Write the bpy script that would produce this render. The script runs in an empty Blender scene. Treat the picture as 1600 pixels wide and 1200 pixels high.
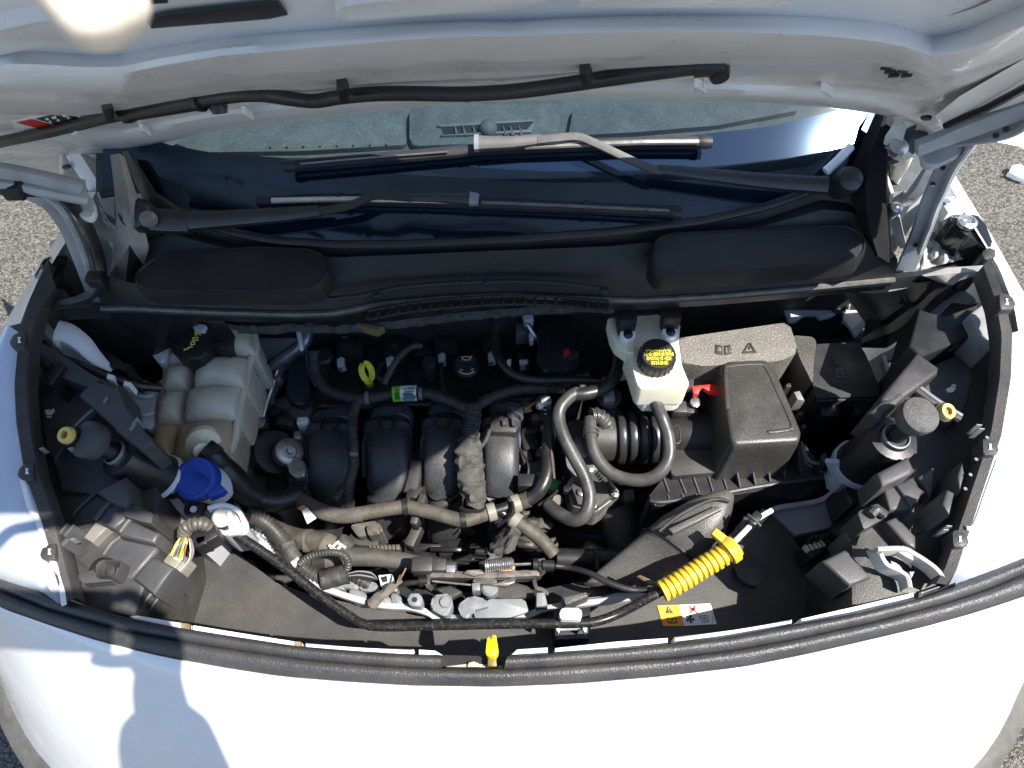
import bpy, bmesh, math, random
from mathutils import Vector as V, Matrix, Quaternion, noise
random.seed(7)
S = bpy.context.scene
COL = S.collection
R = math.radians
# ---------------------------------------------------------------- camera, world, sun, exposure
PITCH, CAMZ, FPX = R(58), 0.88, 1109.0
cam = bpy.data.cameras.new("camera")
cam.sensor_width = 36.0
cam.lens = FPX / 1600 * 36
cam.clip_start = 0.01
cam.clip_end = 500
cam.dof.use_dof = True
cam.dof.focus_distance = 1.0
cam.dof.aperture_fstop = 15
camo = bpy.data.objects.new("camera", cam)
COL.objects.link(camo)
camo.location = (0, 0, CAMZ)
camo.rotation_euler = (R(90) - PITCH, 0, 0)
S.camera = camo
SUN = V((0.478, -0.234, 0.847)).normalized()
w = bpy.data.worlds.new("World")
S.world = w
w.use_nodes = True
wn = w.node_tree
bg = wn.nodes["Background"]
sky = wn.nodes.new("ShaderNodeTexSky")
sky.sky_type = 'NISHITA'
sky.sun_disc = False
sky.sun_elevation = math.asin(SUN.z)
sky.sun_rotation = math.atan2(SUN.x, SUN.y)
sky.air_density = 1.0
sky.dust_density = 0.3
sky.ozone_density = 2.0
wn.links.new(sky.outputs[0], bg.inputs[0])
bg.inputs[1].default_value = 0.098
sl = bpy.data.lights.new("sun", 'SUN')
sl.energy = 4.6
sl.angle = R(0.53)
sl.color = (1.0, 0.95, 0.87)
so = bpy.data.objects.new("sun", sl)
COL.objects.link(so)
so.location = SUN * 8
so.rotation_euler = SUN.to_track_quat('Z', 'Y').to_euler()
S.view_settings.view_transform = 'Standard'
S.view_settings.look = 'None'
S.view_settings.exposure = 1.3
S.view_settings.gamma = 1.0

# ---------------------------------------------------------------- where a sight line meets a plane
CP, SP = math.cos(PITCH), math.sin(PITCH)
EYE = V((0, 0, CAMZ))
def ray(u, v):
    x, y = (u - 800) / FPX, (600 - v) / FPX
    return V((x, CP + y * SP, -SP + y * CP))
ZOFF = 0.0
def P(u, v, z=0.0):
    d = ray(u, v); z += ZOFF
    return EYE + d * ((z - CAMZ) / d.z)
def PL(u, v, o, n, h=0.0):
    d = ray(u, v)
    t = (n.dot(o + n * h - EYE)) / n.dot(d)
    return EYE + d * t
HA = R(50)
HO, HN, HT = V((0, .62, .426)), V((0, -math.sin(HA), -math.cos(HA))), V((0, -math.cos(HA), math.sin(HA)))
def PH(u, v, h=0.0): return PL(u, v, HO, HN, h)           # underside of the raised bonnet
WN = V((0, -.552, .834)).normalized()
WO = P(800, 376, .19)
def PW(u, v, h=0.0): return PL(u, v, WO, WN, h)           # windscreen
def pts(L, z=0.0): return [P(*(p if len(p) == 3 else (p[0], p[1], z))) for p in L]
def px(n, z, at=(800, 600)):                              # length of n picture pixels at height z
    return n / FPX * (P(at[0], at[1], z) - EYE).dot(V((0, CP, -SP)))
def cr(L, n=6, closed=False):                             # smooth curve through points
    L = [V(p) for p in L]
    out = []
    m = len(L)
    for i in range(m if closed else m - 1):
        if closed: a, b, c, d = L[i - 1], L[i], L[(i + 1) % m], L[(i + 2) % m]
        else: a, b, c, d = L[max(i - 1, 0)], L[i], L[i + 1], L[min(i + 2, m - 1)]
        for k in range(n):
            t = k / n
            out.append(.5 * ((2 * b) + (c - a) * t + (2 * a - 5 * b + 4 * c - d) * t * t + (3 * b - a - 3 * c + d) * t ** 3))
    if not closed: out.append(L[-1])
    return out
def resample(L, n):
    L = [V(p) for p in L]
    d = [0]
    for a, b in zip(L, L[1:]): d.append(d[-1] + (b - a).length)
    out, j = [], 0
    for k in range(n):
        s = d[-1] * k / (n - 1)
        while j < len(L) - 2 and d[j + 1] < s: j += 1
        f = (s - d[j]) / max(d[j + 1] - d[j], 1e-9)
        out.append(L[j].lerp(L[j + 1], min(max(f, 0), 1)))
    return out
def rc(L, r, n=4):                                        # round a polygon's corners
    L = [V((p[0], p[1])) for p in L]
    out = []
    m = len(L)
    for i in range(m):
        a, b, c = L[i - 1], L[i], L[(i + 1) % m]
        ra = min(r, (a - b).length * .45, (c - b).length * .45)
        p, q = b + (a - b).normalized() * ra, b + (c - b).normalized() * ra
        for k in range(n + 1):
            t = k / n
            out.append(tuple(p * (1 - t) ** 2 + b * 2 * t * (1 - t) + q * t * t))
    return out

# ---------------------------------------------------------------- mesh builder
class B:
    def __init__(s): s.bm = bmesh.new()
    def vs(s, L): return [s.bm.verts.new(p) for p in L]
    def f(s, L):
        try: return s.bm.faces.new(L)
        except ValueError: return None
    def bev(s, edges, w, seg=2):
        if w > 0 and edges:
            bmesh.ops.bevel(s.bm, geom=list(edges), offset=w, segments=seg, affect='EDGES', profile=.5, clamp_overlap=True)
    def ext(s, top, vec, bevel=.002, seg=2, taper=1.0):    # top outline extruded by a vector
        c = sum(top, V()) / len(top)
        t = s.vs(top)
        b = s.vs([c + (p - c) * taper + vec for p in top])
        ft = s.f(t)
        s.f(b[::-1])
        n = len(t)
        for i in range(n): s.f([t[i], b[i], b[(i + 1) % n], t[(i + 1) % n]])
        if ft: s.bev(ft.edges, bevel, seg)
        return s
    def prism(s, L, z, zb, bevel=.003, seg=2, taper=1.0):
        top = pts(L, z)
        c = sum(top, V()) / len(top)
        t = s.vs(top)
        b = s.vs([V((c.x + (p.x - c.x) * taper, c.y + (p.y - c.y) * taper, zb + ZOFF)) for p in top])
        ft = s.f(t)
        s.f(b[::-1])
        n = len(t)
        for i in range(n): s.f([t[i], b[i], b[(i + 1) % n], t[(i + 1) % n]])
        if ft: s.bev(ft.edges, bevel, seg)
        return s
    def loft(s, rings, closed=True, caps=True):
        rr = [s.vs(r) for r in rings]
        for a, b in zip(rr, rr[1:]):
            n = len(a)
            for i in range(n if closed else n - 1): s.f([a[i], b[i], b[(i + 1) % n], a[(i + 1) % n]])
        if caps and closed:
            s.f(rr[0]); s.f(rr[-1][::-1])
        return s
    def sweep(s, L, w, h=None, n=10, ex=1.0, up=None, wf=None, caps=True):
        L = [V(p) for p in L]
        h = h or w
        T = [(L[min(i + 1, len(L) - 1)] - L[max(i - 1, 0)]).normalized() for i in range(len(L))]
        u = V(up) if up else (V((0, 0, 1)) if abs(T[0].z) < .9 else V((0, 1, 0)))
        rings = []
        for i, p in enumerate(L):
            if up: u = V(up)
            u = (u - T[i] * u.dot(T[i])).normalized()
            sd = T[i].cross(u)
            k = wf(i / (len(L) - 1)) if wf else 1
            k = k if isinstance(k, tuple) else (k, k)
            r = []
            for j in range(n):
                a = 2 * math.pi * j / n
                ca, sa = math.cos(a), math.sin(a)
                r.append(p + sd * (math.copysign(abs(ca) ** ex, ca) * w * k[0]) + u * (math.copysign(abs(sa) ** ex, sa) * h * k[1]))
            rings.append(r)
        return s.loft(rings, True, caps)
    def tube(s, L, r, n=10, z=0.0, k=6, **kw):             # L of picture points with heights
        return s.sweep(cr([P(*(p if len(p) == 3 else (p[0], p[1], z))) for p in L], k), r, n=n, **kw)
    def corr(s, L, r, pitch=.006, amp=.18, n=12):           # corrugated tube along 3-D curve
        tot = sum((b - a).length for a, b in zip(L, L[1:]))
        m = max(8, int(tot / pitch) * 4)
        Q = resample(L, m)
        return s.sweep(Q, r, n=n, wf=lambda t: 1 + amp * (1 if int(round(t * (m - 1))) % 4 < 2 else -1) * .5)
    def lathe(s, c, ax, prof, n=24, ref=None):              # profile of (radius, height along axis)
        ax = V(ax).normalized()
        a = ax.orthogonal().normalized() if ref is None else (V(ref) - ax * V(ref).dot(ax)).normalized()
        b = ax.cross(a)
        rings = [[V(c) + ax * h + (a * math.cos(2 * math.pi * i / n) + b * math.sin(2 * math.pi * i / n)) * max(r, 1e-5) for i in range(n)] for r, h in prof]
        return s.loft(rings)
    def box(s, c, d, M=None, bevel=.002, seg=2):
        M = M or Matrix.Identity(3)
        k = [s.bm.verts.new(V(c) + M @ V((x * d[0] / 2, y * d[1] / 2, z * d[2] / 2))) for x in (-1, 1) for y in (-1, 1) for z in (-1, 1)]
        fs = [s.f([k[i] for i in q]) for q in ((0, 1, 3, 2), (4, 6, 7, 5), (0, 4, 5, 1), (2, 3, 7, 6), (0, 2, 6, 4), (1, 5, 7, 3))]
        s.bev({e for q in fs for e in q.edges}, bevel, seg)
        return s
    def grid(s, fn, nu, nv):
        g = [[s.bm.verts.new(fn(i / nu, j / nv)) for j in range(nv + 1)] for i in range(nu + 1)]
        for i in range(nu):
            for j in range(nv): s.f([g[i][j], g[i + 1][j], g[i + 1][j + 1], g[i][j + 1]])
        return s
    def rows(s, RW, n=40):                                 # loft between 3-D polylines, open
        Q = [resample(r, n) for r in RW]
        return s.loft(Q, closed=False)
    def pillow(s, q, z, bulge, zb, nu=10, nv=10, e=4):      # domed cushion on a quad of picture points
        a, b, c, d = pts(q, z)
        def fn(i, j):
            p = a.lerp(b, i).lerp(d.lerp(c, i), j)
            x, y = abs(2 * i - 1) ** e, abs(2 * j - 1) ** e
            k = (1 - x) * (1 - y)
            cx = (a + b + c + d) / 4
            rr = 1 - .06 * (abs(2 * i - 1) ** 3 * abs(2 * j - 1) ** 3)
            return V((cx.x + (p.x - cx.x) * rr, cx.y + (p.y - cx.y) * rr, p.z + bulge * (k ** .6 - .5)))
        s.grid(fn, nu, nv)
        edge = [fn(i / nu, 0) for i in range(nu)] + [fn(1, j / nv) for j in range(nv)] + [fn(1 - i / nu, 1) for i in range(nu)] + [fn(0, 1 - j / nv) for j in range(nv)]
        return s.loft([edge, [V((p.x, p.y, zb)) for p in edge]], True, False)
    def jit(s, a, f=30.0, fine=0.0):
        for v_ in s.bm.verts: v_.co += noise.noise_vector(v_.co * f) * a
        return s

def thing(name, label, cat, loc=(0, 0, 0), group=None, kind=None):
    o = bpy.data.objects.new(name, None)
    COL.objects.link(o)
    o.empty_display_size = .02
    o.location = loc
    o['label'] = label; o['category'] = cat
    if group: o['group'] = group
    if kind: o['kind'] = kind
    return o
def wloc(p):
    v_ = V()
    while p: v_ += V(p.location); p = p.parent
    return v_
def part(parent, name, b, m, label=None, smooth=38, loc=None, kind=None):
    me = bpy.data.meshes.new(name)
    bmesh.ops.remove_doubles(b.bm, verts=b.bm.verts, dist=1e-6)
    bmesh.ops.recalc_face_normals(b.bm, faces=b.bm.faces)
    off = wloc(parent) if parent else V()
    own = V(loc) - off if loc is not None else V()
    for v_ in b.bm.verts: v_.co -= off + own
    b.bm.to_mesh(me); b.bm.free()
    for p in me.polygons: p.use_smooth = True
    me.set_sharp_from_angle(angle=R(smooth))
    me.materials.append(m)
    o = bpy.data.objects.new(name, me)
    COL.objects.link(o)
    o.location = own
    if parent: o.parent = parent
    if label: o['label'] = label
    if kind: o['kind'] = kind
    return o
def solo(name, label, cat, b, m, group=None, loc=None, kind=None, smooth=38):
    o = part(None, name, b, m, None, smooth, loc)
    if cat: o['category'] = cat
    if label: o['label'] = label
    if group: o['group'] = group
    if kind: o['kind'] = kind
    return o
def dup(root, shift, label=None):
    r = root.copy(); COL.objects.link(r); r.location = V(root.location) + V(shift)
    if label: r['label'] = label
    for c in list(root.children):
        k = c.copy(); COL.objects.link(k); k.parent = r
        for g in list(c.children):
            q = g.copy(); COL.objects.link(q); q.parent = k
    return r

# ---------------------------------------------------------------- materials
def mat(name, col, rough=.5, metal=0.0, bump=0.0, bs=600, var=.15, vs=40, dust=0.0, dcol=(.30, .26, .21), ds=25, coat=0.0, spec=.5, emit=None, trans=0.0, sss=0.0, stain=None, speck=0.0):
    m = bpy.data.materials.new(name)
    m.use_nodes = True
    N, L = m.node_tree.nodes, m.node_tree.links
    p = N["Principled BSDF"]
    tc = N.new("ShaderNodeTexCoord")
    def nz(sc, det=4, ro=.6):
        t = N.new("ShaderNodeTexNoise"); t.inputs["Scale"].default_value = sc; t.inputs["Detail"].default_value = det; t.inputs["Roughness"].default_value = ro
        L.new(tc.outputs["Object"], t.inputs["Vector"]); return t.outputs["Fac"]
    def ramp(src, a, b, x=.35, y=.65):
        r = N.new("ShaderNodeValToRGB"); r.color_ramp.elements[0].position = x; r.color_ramp.elements[1].position = y
        r.color_ramp.elements[0].color = (*a, 1); r.color_ramp.elements[1].color = (*b, 1)
        L.new(src, r.inputs[0]); return r.outputs[0]
    def mix(f, a, b):
        k = N.new("ShaderNodeMix"); k.data_type = 'RGBA'
        L.new(f, k.inputs[0]); L.new(a, k.inputs[6])
        if isinstance(b, tuple): k.inputs[7].default_value = (*b, 1)
        else: L.new(b, k.inputs[7])
        return k.outputs[2]
    lo = tuple(c * (1 - var) for c in col); hi = tuple(min(c * (1 + var), 1) for c in col)
    c = ramp(nz(vs), lo, hi)
    if speck: c = mix(ramp(nz(bs * .8, 2), (0, 0, 0), (speck,) * 3, .5, .72), c, tuple(min(1, x * 3 + .06) for x in col))
    if stain: c = mix(ramp(nz(stain[1], 6, .7), (0, 0, 0), (stain[2],) * 3, .52, .68), c, stain[0])
    if dust: c = mix(ramp(nz(ds, 8, .72), (0, 0, 0), (dust,) * 3, .38, .75), c, dcol)
    L.new(c, p.inputs["Base Color"])
    p.inputs["Metallic"].default_value = metal
    p.inputs["Specular IOR Level"].default_value = spec
    rr = ramp(nz(vs * 1.7), (max(rough - .08, .02),) * 3, (min(rough + .08, 1),) * 3)
    L.new(rr, p.inputs["Roughness"])
    if coat:
        p.inputs["Coat Weight"].default_value = coat; p.inputs["Coat Roughness"].default_value = .04
    if trans: p.inputs["Transmission Weight"].default_value = trans
    if sss:
        p.inputs["Subsurface Weight"].default_value = sss; p.inputs["Subsurface Radius"].default_value = (.02, .018, .014); p.inputs["Subsurface Scale"].default_value = 1.0
    if bump:
        bn = N.new("ShaderNodeBump"); bn.inputs["Strength"].default_value = bump; bn.inputs["Distance"].default_value = .001
        L.new(nz(bs, 2), bn.inputs["Height"]); L.new(bn.outputs[0], p.inputs["Normal"])
    return m
white = mat("white_paint", (.78, .79, .80), .25, coat=.6, var=.02, vs=6)
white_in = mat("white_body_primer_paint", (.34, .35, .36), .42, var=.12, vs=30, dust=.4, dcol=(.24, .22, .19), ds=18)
hoodm = mat("white_inner_bonnet_paint", (.74, .725, .71), .33, var=.02, vs=10, coat=.2, bump=.05, bs=500, dust=.03, dcol=(.42, .40, .37), ds=14)
blk = mat("black_plastic", (.014, .014, .016), .45, bump=.25, bs=700, var=.2, vs=30, dust=.06, dcol=(.12, .11, .10), spec=.35)
blk_d = mat("dusty_black_plastic", (.026, .025, .025), .5, bump=.45, bs=600, var=.25, vs=18, dust=.28, dcol=(.15, .135, .115), ds=14)
grain = mat("grained_grey_black_plastic", (.05, .048, .045), .48, bump=1.0, bs=500, var=.2, vs=25, dust=.25, dcol=(.17, .155, .135), ds=10, speck=.5)
pan = mat("dusty_radiator_panel_plastic", (.034, .034, .035), .5, bump=.5, bs=620, var=.25, vs=12, dust=.30, dcol=(.17, .145, .115), ds=7, speck=.22)
cowlm = mat("cowl_plastic", (.014, .0145, .016), .42, bump=.5, bs=600, var=.2, vs=10, dust=.10, dcol=(.07, .066, .06), ds=9, spec=.32)
rub = mat("black_rubber", (.012, .012, .013), .38, bump=.12, bs=300, var=.2, vs=25, dust=.10, dcol=(.13, .12, .105))
sealm = mat("seal_rubber", (.035, .035, .037), .42, bump=1.0, bs=420, var=.2, vs=20, dust=.22, dcol=(.16, .145, .125), ds=22)
hosem = mat("grey_rubber_hose", (.040, .040, .039), .42, bump=.2, bs=300, var=.25, vs=30, dust=.3, dcol=(.16, .15, .13), ds=30)
tan = mat("dusty_tan_hose", (.055, .049, .038), .66, bump=.6, bs=300, var=.4, vs=60, dust=.5, dcol=(.105, .092, .07), ds=45)
loom = mat("taped_loom", (.022, .021, .020), .62, bump=.9, bs=200, var=.4, vs=90, dust=.3, dcol=(.085, .076, .065), ds=60)
deep = mat("grimy_dark_metal", (.030, .029, .028), .6, metal=.0, bump=.5, bs=200, var=.4, vs=30, dust=.25, dcol=(.06, .055, .047), ds=20)
alu = mat("cast_aluminium", (.42, .42, .41), .45, metal=.85, bump=.4, bs=260, var=.2, vs=35, dust=.2, ds=30)
steel = mat("zinc_steel", (.55, .55, .54), .32, metal=.9, bump=.15, bs=300, var=.15, vs=40)
galv = mat("grey_galvanised_metal", (.20, .215, .23), .45, metal=.35, bump=.1, bs=200, var=.12, vs=20, dust=.25, dcol=(.30, .28, .25))
rusty = mat("rusty_steel", (.30, .20, .13), .7, metal=.5, bump=.5, bs=220, var=.4, vs=60)
cream = mat("cream_plastic", (.62, .60, .53), .42, var=.06, vs=25, sss=.25, dust=.18, dcol=(.42, .36, .27), ds=16, bump=.06, bs=250)
resv = mat("translucent_reservoir_plastic", (.50, .47, .38), .30, var=.14, vs=14, sss=.3, bump=.25, bs=170, stain=((.46, .33, .19), 7, .6))
brk = mat("pale_yellow_reservoir_plastic", (.78, .74, .58), .4, var=.06, vs=18, sss=.35, stain=((.70, .60, .34), 14, .5))
wpl = mat("white_plastic", (.72, .74, .76), .4, var=.06, vs=22, dust=.2, dcol=(.5, .47, .42), bump=.06, bs=300)
blueg = mat("shade_blue_painted_metal", (.42, .46, .52), .4, var=.06, vs=20, dust=.15, dcol=(.4, .38, .35))  # pale metal with the blue of shade put into its base colour
yel = mat("yellow_plastic", (.66, .46, .03), .40, var=.12, vs=40, bump=.2, bs=300, dust=.35, dcol=(.38, .27, .10), ds=50)
ylem = mat("lemon_yellow_plastic", (.75, .66, .05), .42, var=.08, vs=30)
blue = mat("blue_cap_plastic", (.014, .055, .36), .42, var=.15, vs=25, bump=.15, bs=300)
red = mat("red_plastic", (.55, .02, .02), .45, var=.15, vs=40)
grn = mat("green_label", (.22, .62, .05), .55, var=.08, vs=40)
lab = mat("white_label", (.78, .78, .76), .5, var=.05, vs=60)
ink = mat("dark_ink", (.03, .03, .03), .6, var=.1, vs=60)
org = mat("orange_label", (.85, .36, .02), .5, var=.05, vs=40)
redi = mat("red_ink", (.68, .06, .04), .55, var=.1)
lensm = mat("clear_lens_over_silver", (.46, .50, .58), .2, var=.10, vs=14, coat=.8, bump=.35, bs=420, dust=.15, dcol=(.85, .85, .85), ds=10)
felt = mat("grey_felt_trim", (.24, .225, .205), .9, bump=.8, bs=300, var=.25, vs=25, dust=.3, dcol=(.32, .30, .27))
foam = mat("grey_foam_seal", (.035, .037, .04), .95, bump=1.0, bs=350, var=.4, vs=120)
trimg = mat("grey_bumper_trim", (.075, .072, .066), .65, bump=.4, bs=200, var=.3, vs=30, dust=.4, dcol=(.15, .135, .11), ds=14)
frit = mat("black_frit_glass", (.004, .007, .014), .11, var=.05, vs=3, spec=.5)
fp = frit.node_tree.nodes["Principled BSDF"]
frit.node_tree.links.remove(fp.inputs["Roughness"].links[0]); fp.inputs["Roughness"].default_value = .045; fp.inputs["IOR"].default_value = 2.0; fp.inputs["Specular Tint"].default_value = (.48, .70, 1.0, 1)
dash = mat("dashboard_top", (.052, .062, .068), .75, bump=.5, bs=500, var=.2, vs=40, speck=.25)
skin = mat("skin", (.62, .40, .29), .5, var=.08, vs=40, sss=.15, bump=.15, bs=500)
cloth = mat("dark_cloth", (.05, .06, .09), .9, var=.2, vs=60, bump=.5, bs=500)
denim = mat("blue_denim", (.06, .09, .16), .9, var=.25, vs=90, bump=.5, bs=600)
bronze = mat("dull_olive_metal", (.20, .16, .05), .45, metal=.4, var=.2)
# ================================================================ ground
def asphalt():
    m = bpy.data.materials.new("asphalt"); m.use_nodes = True
    N, L = m.node_tree.nodes, m.node_tree.links; p = N["Principled BSDF"]
    tc = N.new("ShaderNodeTexCoord")
    vo = N.new("ShaderNodeTexVoronoi"); vo.inputs["Scale"].default_value = 210
    nz = N.new("ShaderNodeTexNoise"); nz.inputs["Scale"].default_value = 1.2; nz.inputs["Detail"].default_value = 6
    L.new(tc.outputs["Object"], vo.inputs["Vector"]); L.new(tc.outputs["Object"], nz.inputs["Vector"])
    r = N.new("ShaderNodeValToRGB"); e = r.color_ramp.elements
    e[0].position = .0; e[0].color = (.035, .033, .030, 1); e[1].position = .9; e[1].color = (.26, .24, .20, 1)
    k = r.color_ramp.elements.new(.45); k.color = (.115, .105, .09, 1)
    sp = N.new("ShaderNodeSeparateColor"); L.new(vo.outputs["Color"], sp.inputs[0]); L.new(sp.outputs[0], r.inputs[0])
    mx = N.new("ShaderNodeMix"); mx.data_type = 'RGBA'; mx.blend_type = 'MULTIPLY'; mx.inputs[0].default_value = .5
    r2 = N.new("ShaderNodeValToRGB"); r2.color_ramp.elements[0].color = (.5, .5, .5, 1); L.new(nz.outputs["Fac"], r2.inputs[0])
    L.new(r.outputs[0], mx.inputs[6]); L.new(r2.outputs[0], mx.inputs[7]); L.new(mx.outputs[2], p.inputs["Base Color"])
    bn = N.new("ShaderNodeBump"); bn.inputs["Strength"].default_value = 1; bn.inputs["Distance"].default_value = .006; bn.invert = True
    L.new(vo.outputs["Distance"], bn.inputs["Height"]); L.new(bn.outputs[0], p.inputs["Normal"])
    p.inputs["Roughness"].default_value = .9
    return m
GZ = -.95
b = B(); b.f(b.vs([V((-80, -80, GZ)), V((80, -80, GZ)), V((80, 80, GZ)), V((-80, 80, GZ))]))
solo("asphalt_ground", None, None, b, asphalt(), kind="structure")
b = B(); b.grid(lambda s, t: P(1576 + 34 * s - 4 * t, 264 + 8 * s + 11 * t, GZ) + V((0, 0, .012 + .02 * math.sin(5 * s + 3 * t))), 6, 4)
b.ext(pts([(1576, 268), (1598, 264), (1608, 272), (1604, 279), (1590, 275)], GZ + .03), V((0, 0, -.02)), .003)
solo("litter_scrap", "crumpled white scrap lying on the asphalt beside the van", "litter", b, wpl)

# ================================================================ van body: bumper, wings, inner walls
van = thing("van_body", "white front end of the van around the open engine bay", "van", (0, .4, GZ))
LZ = .05
lip = [(-160, 850), (-70, 910), (0, 950), (80, 978), (160, 1004), (256, 1027), (350, 1044), (440, 1058), (540, 1066), (640, 1072), (780, 1074), (900, 1069), (1030, 1058), (1160, 1043), (1260, 1023), (1360, 1000), (1440, 981), (1520, 959), (1600, 933), (1690, 890), (1780, 830)]
lip3 = pts(lip, LZ - .012)
bot = cr([(-.93, .50, -.36), (-.90, .33, -.36), (-.836, .205, -.36), (-.711, .078, -.36), (-.5, -.03, -.36), (-.25, -.085, -.36), (0, -.10, -.36), (.25, -.085, -.36), (.5, -.03, -.36), (.711, .078, -.36), (.836, .205, -.36), (.90, .33, -.36), (.93, .50, -.36)], 6)
n = 60
lp, bp = resample(lip3, n), resample(bot, n)
RW = []
for s in [0, .02, .06, .12, .2, .3, .42, .55, .68, .8, .9, 1.0]:
    row = []
    for a, c in zip(lp, bp):
        p = a.lerp(c, s)
        p.z = a.z + (c.z - a.z) * (s ** 1.35)
        row.append(p)
    RW.append(row)
RW.insert(0, [p + V((0, .015, -.03)) for p in lp])
b = B(); b.loft(RW, closed=False)
part(van, "bumper", b, white)
b = B(); b.loft([[p + V((0, .012, .0)) for p in bp], [p + V((0, -.004, -.004)) + (p - V((0, .6, p.z))).normalized() * .006 for p in bp], [p + (p - V((0, .6, p.z))).normalized() * .036 + V((0, 0, -.03)) for p in bp], [p + (p - V((0, .6, p.z))).normalized() * .040 + V((0, 0, -.07)) for p in bp], [p + V((0, .02, -.4)) for p in bp]], closed=False)
part(van, "bumper_trim", b, trimg)
# white painted ledge showing in pieces behind the seal
fl = [[(-30, 878), (60, 912), (150, 953), (147, 964), (60, 930), (-30, 892)],
      [(200, 962), (215, 961), (296, 975), (296, 984), (210, 969)],
      [(301, 976), (380, 990), (470, 1003), (470, 1012), (380, 1000), (301, 986)],
      [(477, 1004), (560, 1012), (646, 1014), (646, 1024), (560, 1021), (477, 1013)],
      [(654, 1014), (680, 1016), (692, 1023), (654, 1024)],
      [(797, 1024), (808, 1014), (856, 1011), (856, 1021)],
      [(867, 1012), (960, 1003), (1044, 996), (1044, 1006), (960, 1015), (867, 1021)],
      [(1054, 995), (1150, 984), (1238, 967), (1238, 977), (1150, 994), (1054, 1005)],
      [(1252, 966), (1340, 947), (1428, 925), (1430, 936), (1340, 958), (1252, 976)],
      [(1440, 924), (1490, 909), (1514, 900), (1516, 906), (1490, 918), (1440, 934)]]
for i, q in enumerate(fl):
    b = B(); b.prism(q, .035, -.02, .002)
    part(van, "ledge_piece", b, white)
for q in ([(283, 973), (296, 975), (296, 984), (283, 982)], [(460, 1002), (470, 1003), (470, 1012), (460, 1011)]):
    b = B(); b.prism(q, .0362, .03, 0)
    part(van, "rust_stain", b, rusty)
# inner black support below the ledge
lt = [(-70, 862), (-40, 875), (60, 925), (200, 965), (300, 982), (470, 1010), (640, 1022), (790, 1026), (960, 1014), (1150, 993), (1340, 956), (1516, 905), (1620, 860), (1650, 845)]
lq = [p for p in lip if -75 < p[0] < 1660]
b = B(); b.rows([pts(lt, .018), pts(lq, .018), pts(lq, -.2), pts(lt, -.2)], 60)
part(van, "lip_support", b, blk)

# wings (painted) and their inner walls
lw_in = [(150, 300), (120, 350), (95, 390), (70, 430), (45, 470), (32, 505)]
lw_out = [(128, 300), (112, 335), (92, 368), (62, 412), (30, 466), (4, 512)]
b = B(); b.rows([pts(lw_in, .10), pts(lw_in, .12), pts(lw_out, .09), [p + V((-.02, 0, -.05)) for p in pts(lw_out, .09)], [p + V((-.03, 0, -.7)) for p in pts(lw_out, .09)]], 20)
part(van, "wing", b, white)
rw_in = [(1470, 262), (1496, 310), (1515, 345), (1540, 385), (1562, 420), (1585, 480), (1592, 520)]
rw_out = [(1484, 258), (1502, 290), (1530, 335), (1558, 382), (1590, 440), (1640, 520), (1660, 560)]
b = B(); b.rows([pts(rw_in, .10), pts(rw_in, .12), pts(rw_out, .09), [p + V((.02, 0, -.05)) for p in pts(rw_out, .09)], [p + V((.03, 0, -.7)) for p in pts(rw_out, .09)]], 20)
part(van, "wing", b, white)
# floor, firewall and side walls of the bay
b = B()
b.box((0, .42, -.62), (1.7, 1.0, .02), bevel=0)
part(van, "undertray", b, deep)
b = B(); b.box((0, .735, -.29), (1.2, .02, .62), bevel=0)
part(van, "bulkhead", b, deep)
for s in (-1, 1):
    b = B(); b.box((s * .78, .5, -.40), (.02, .5, .6), bevel=0)
    part(van, "inner_wing_wall", b, deep)
b = B(); b.box((0, .24, -.42), (1.3, .03, .4), bevel=.004)
part(van, "radiator_core", b, deep)

# cabin behind the windscreen: sides, roof and side glass
for s in (-1, 1):
    b = B(); b.ext([V((s * .665, y, z)) for y, z in ((.84, -.72), (.84, .20), (1.42, .66), (1.55, .72), (2.9, .76), (2.9, -.72))], V((-s * .03, 0, 0)), .012, 3); part(van, "cabin_side", b, white)
    b = B(); b.ext([V((s * .669, y, z)) for y, z in ((1.12, .12), (1.20, .26), (1.58, .58), (1.95, .60), (1.95, .10))], V((-s * .01, 0, 0)), .004); part(van, "side_window", b, blk)
    b = B(); b.lathe((s * .60, .50, -.65), (s, 0, 0), [(.18, -.10), (.29, -.10), (.30, -.07), (.30, .07), (.29, .10), (.18, .10)], 40); wh_ = part(van, "wheel", b, rub)
    b = B(); b.lathe((s * .60, .50, -.65), (s, 0, 0), [(.18, -.09), (.18, .09), (.15, .06), (.05, .07), (0, .07)], 30); part(wh_, "rim", b, galv)
b = B(); b.grid(lambda i, j: V((-.665 + 1.33 * i, 1.44 + 1.46 * j, .69 + .05 * math.sin(math.pi * i) + .07 * j ** .5)), 12, 8); part(van, "roof", b, white)
b = B(); b.box((0, 2.9, .0), (1.31, .02, 1.44), bevel=.004); part(van, "cabin_rear", b, deep)
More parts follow.
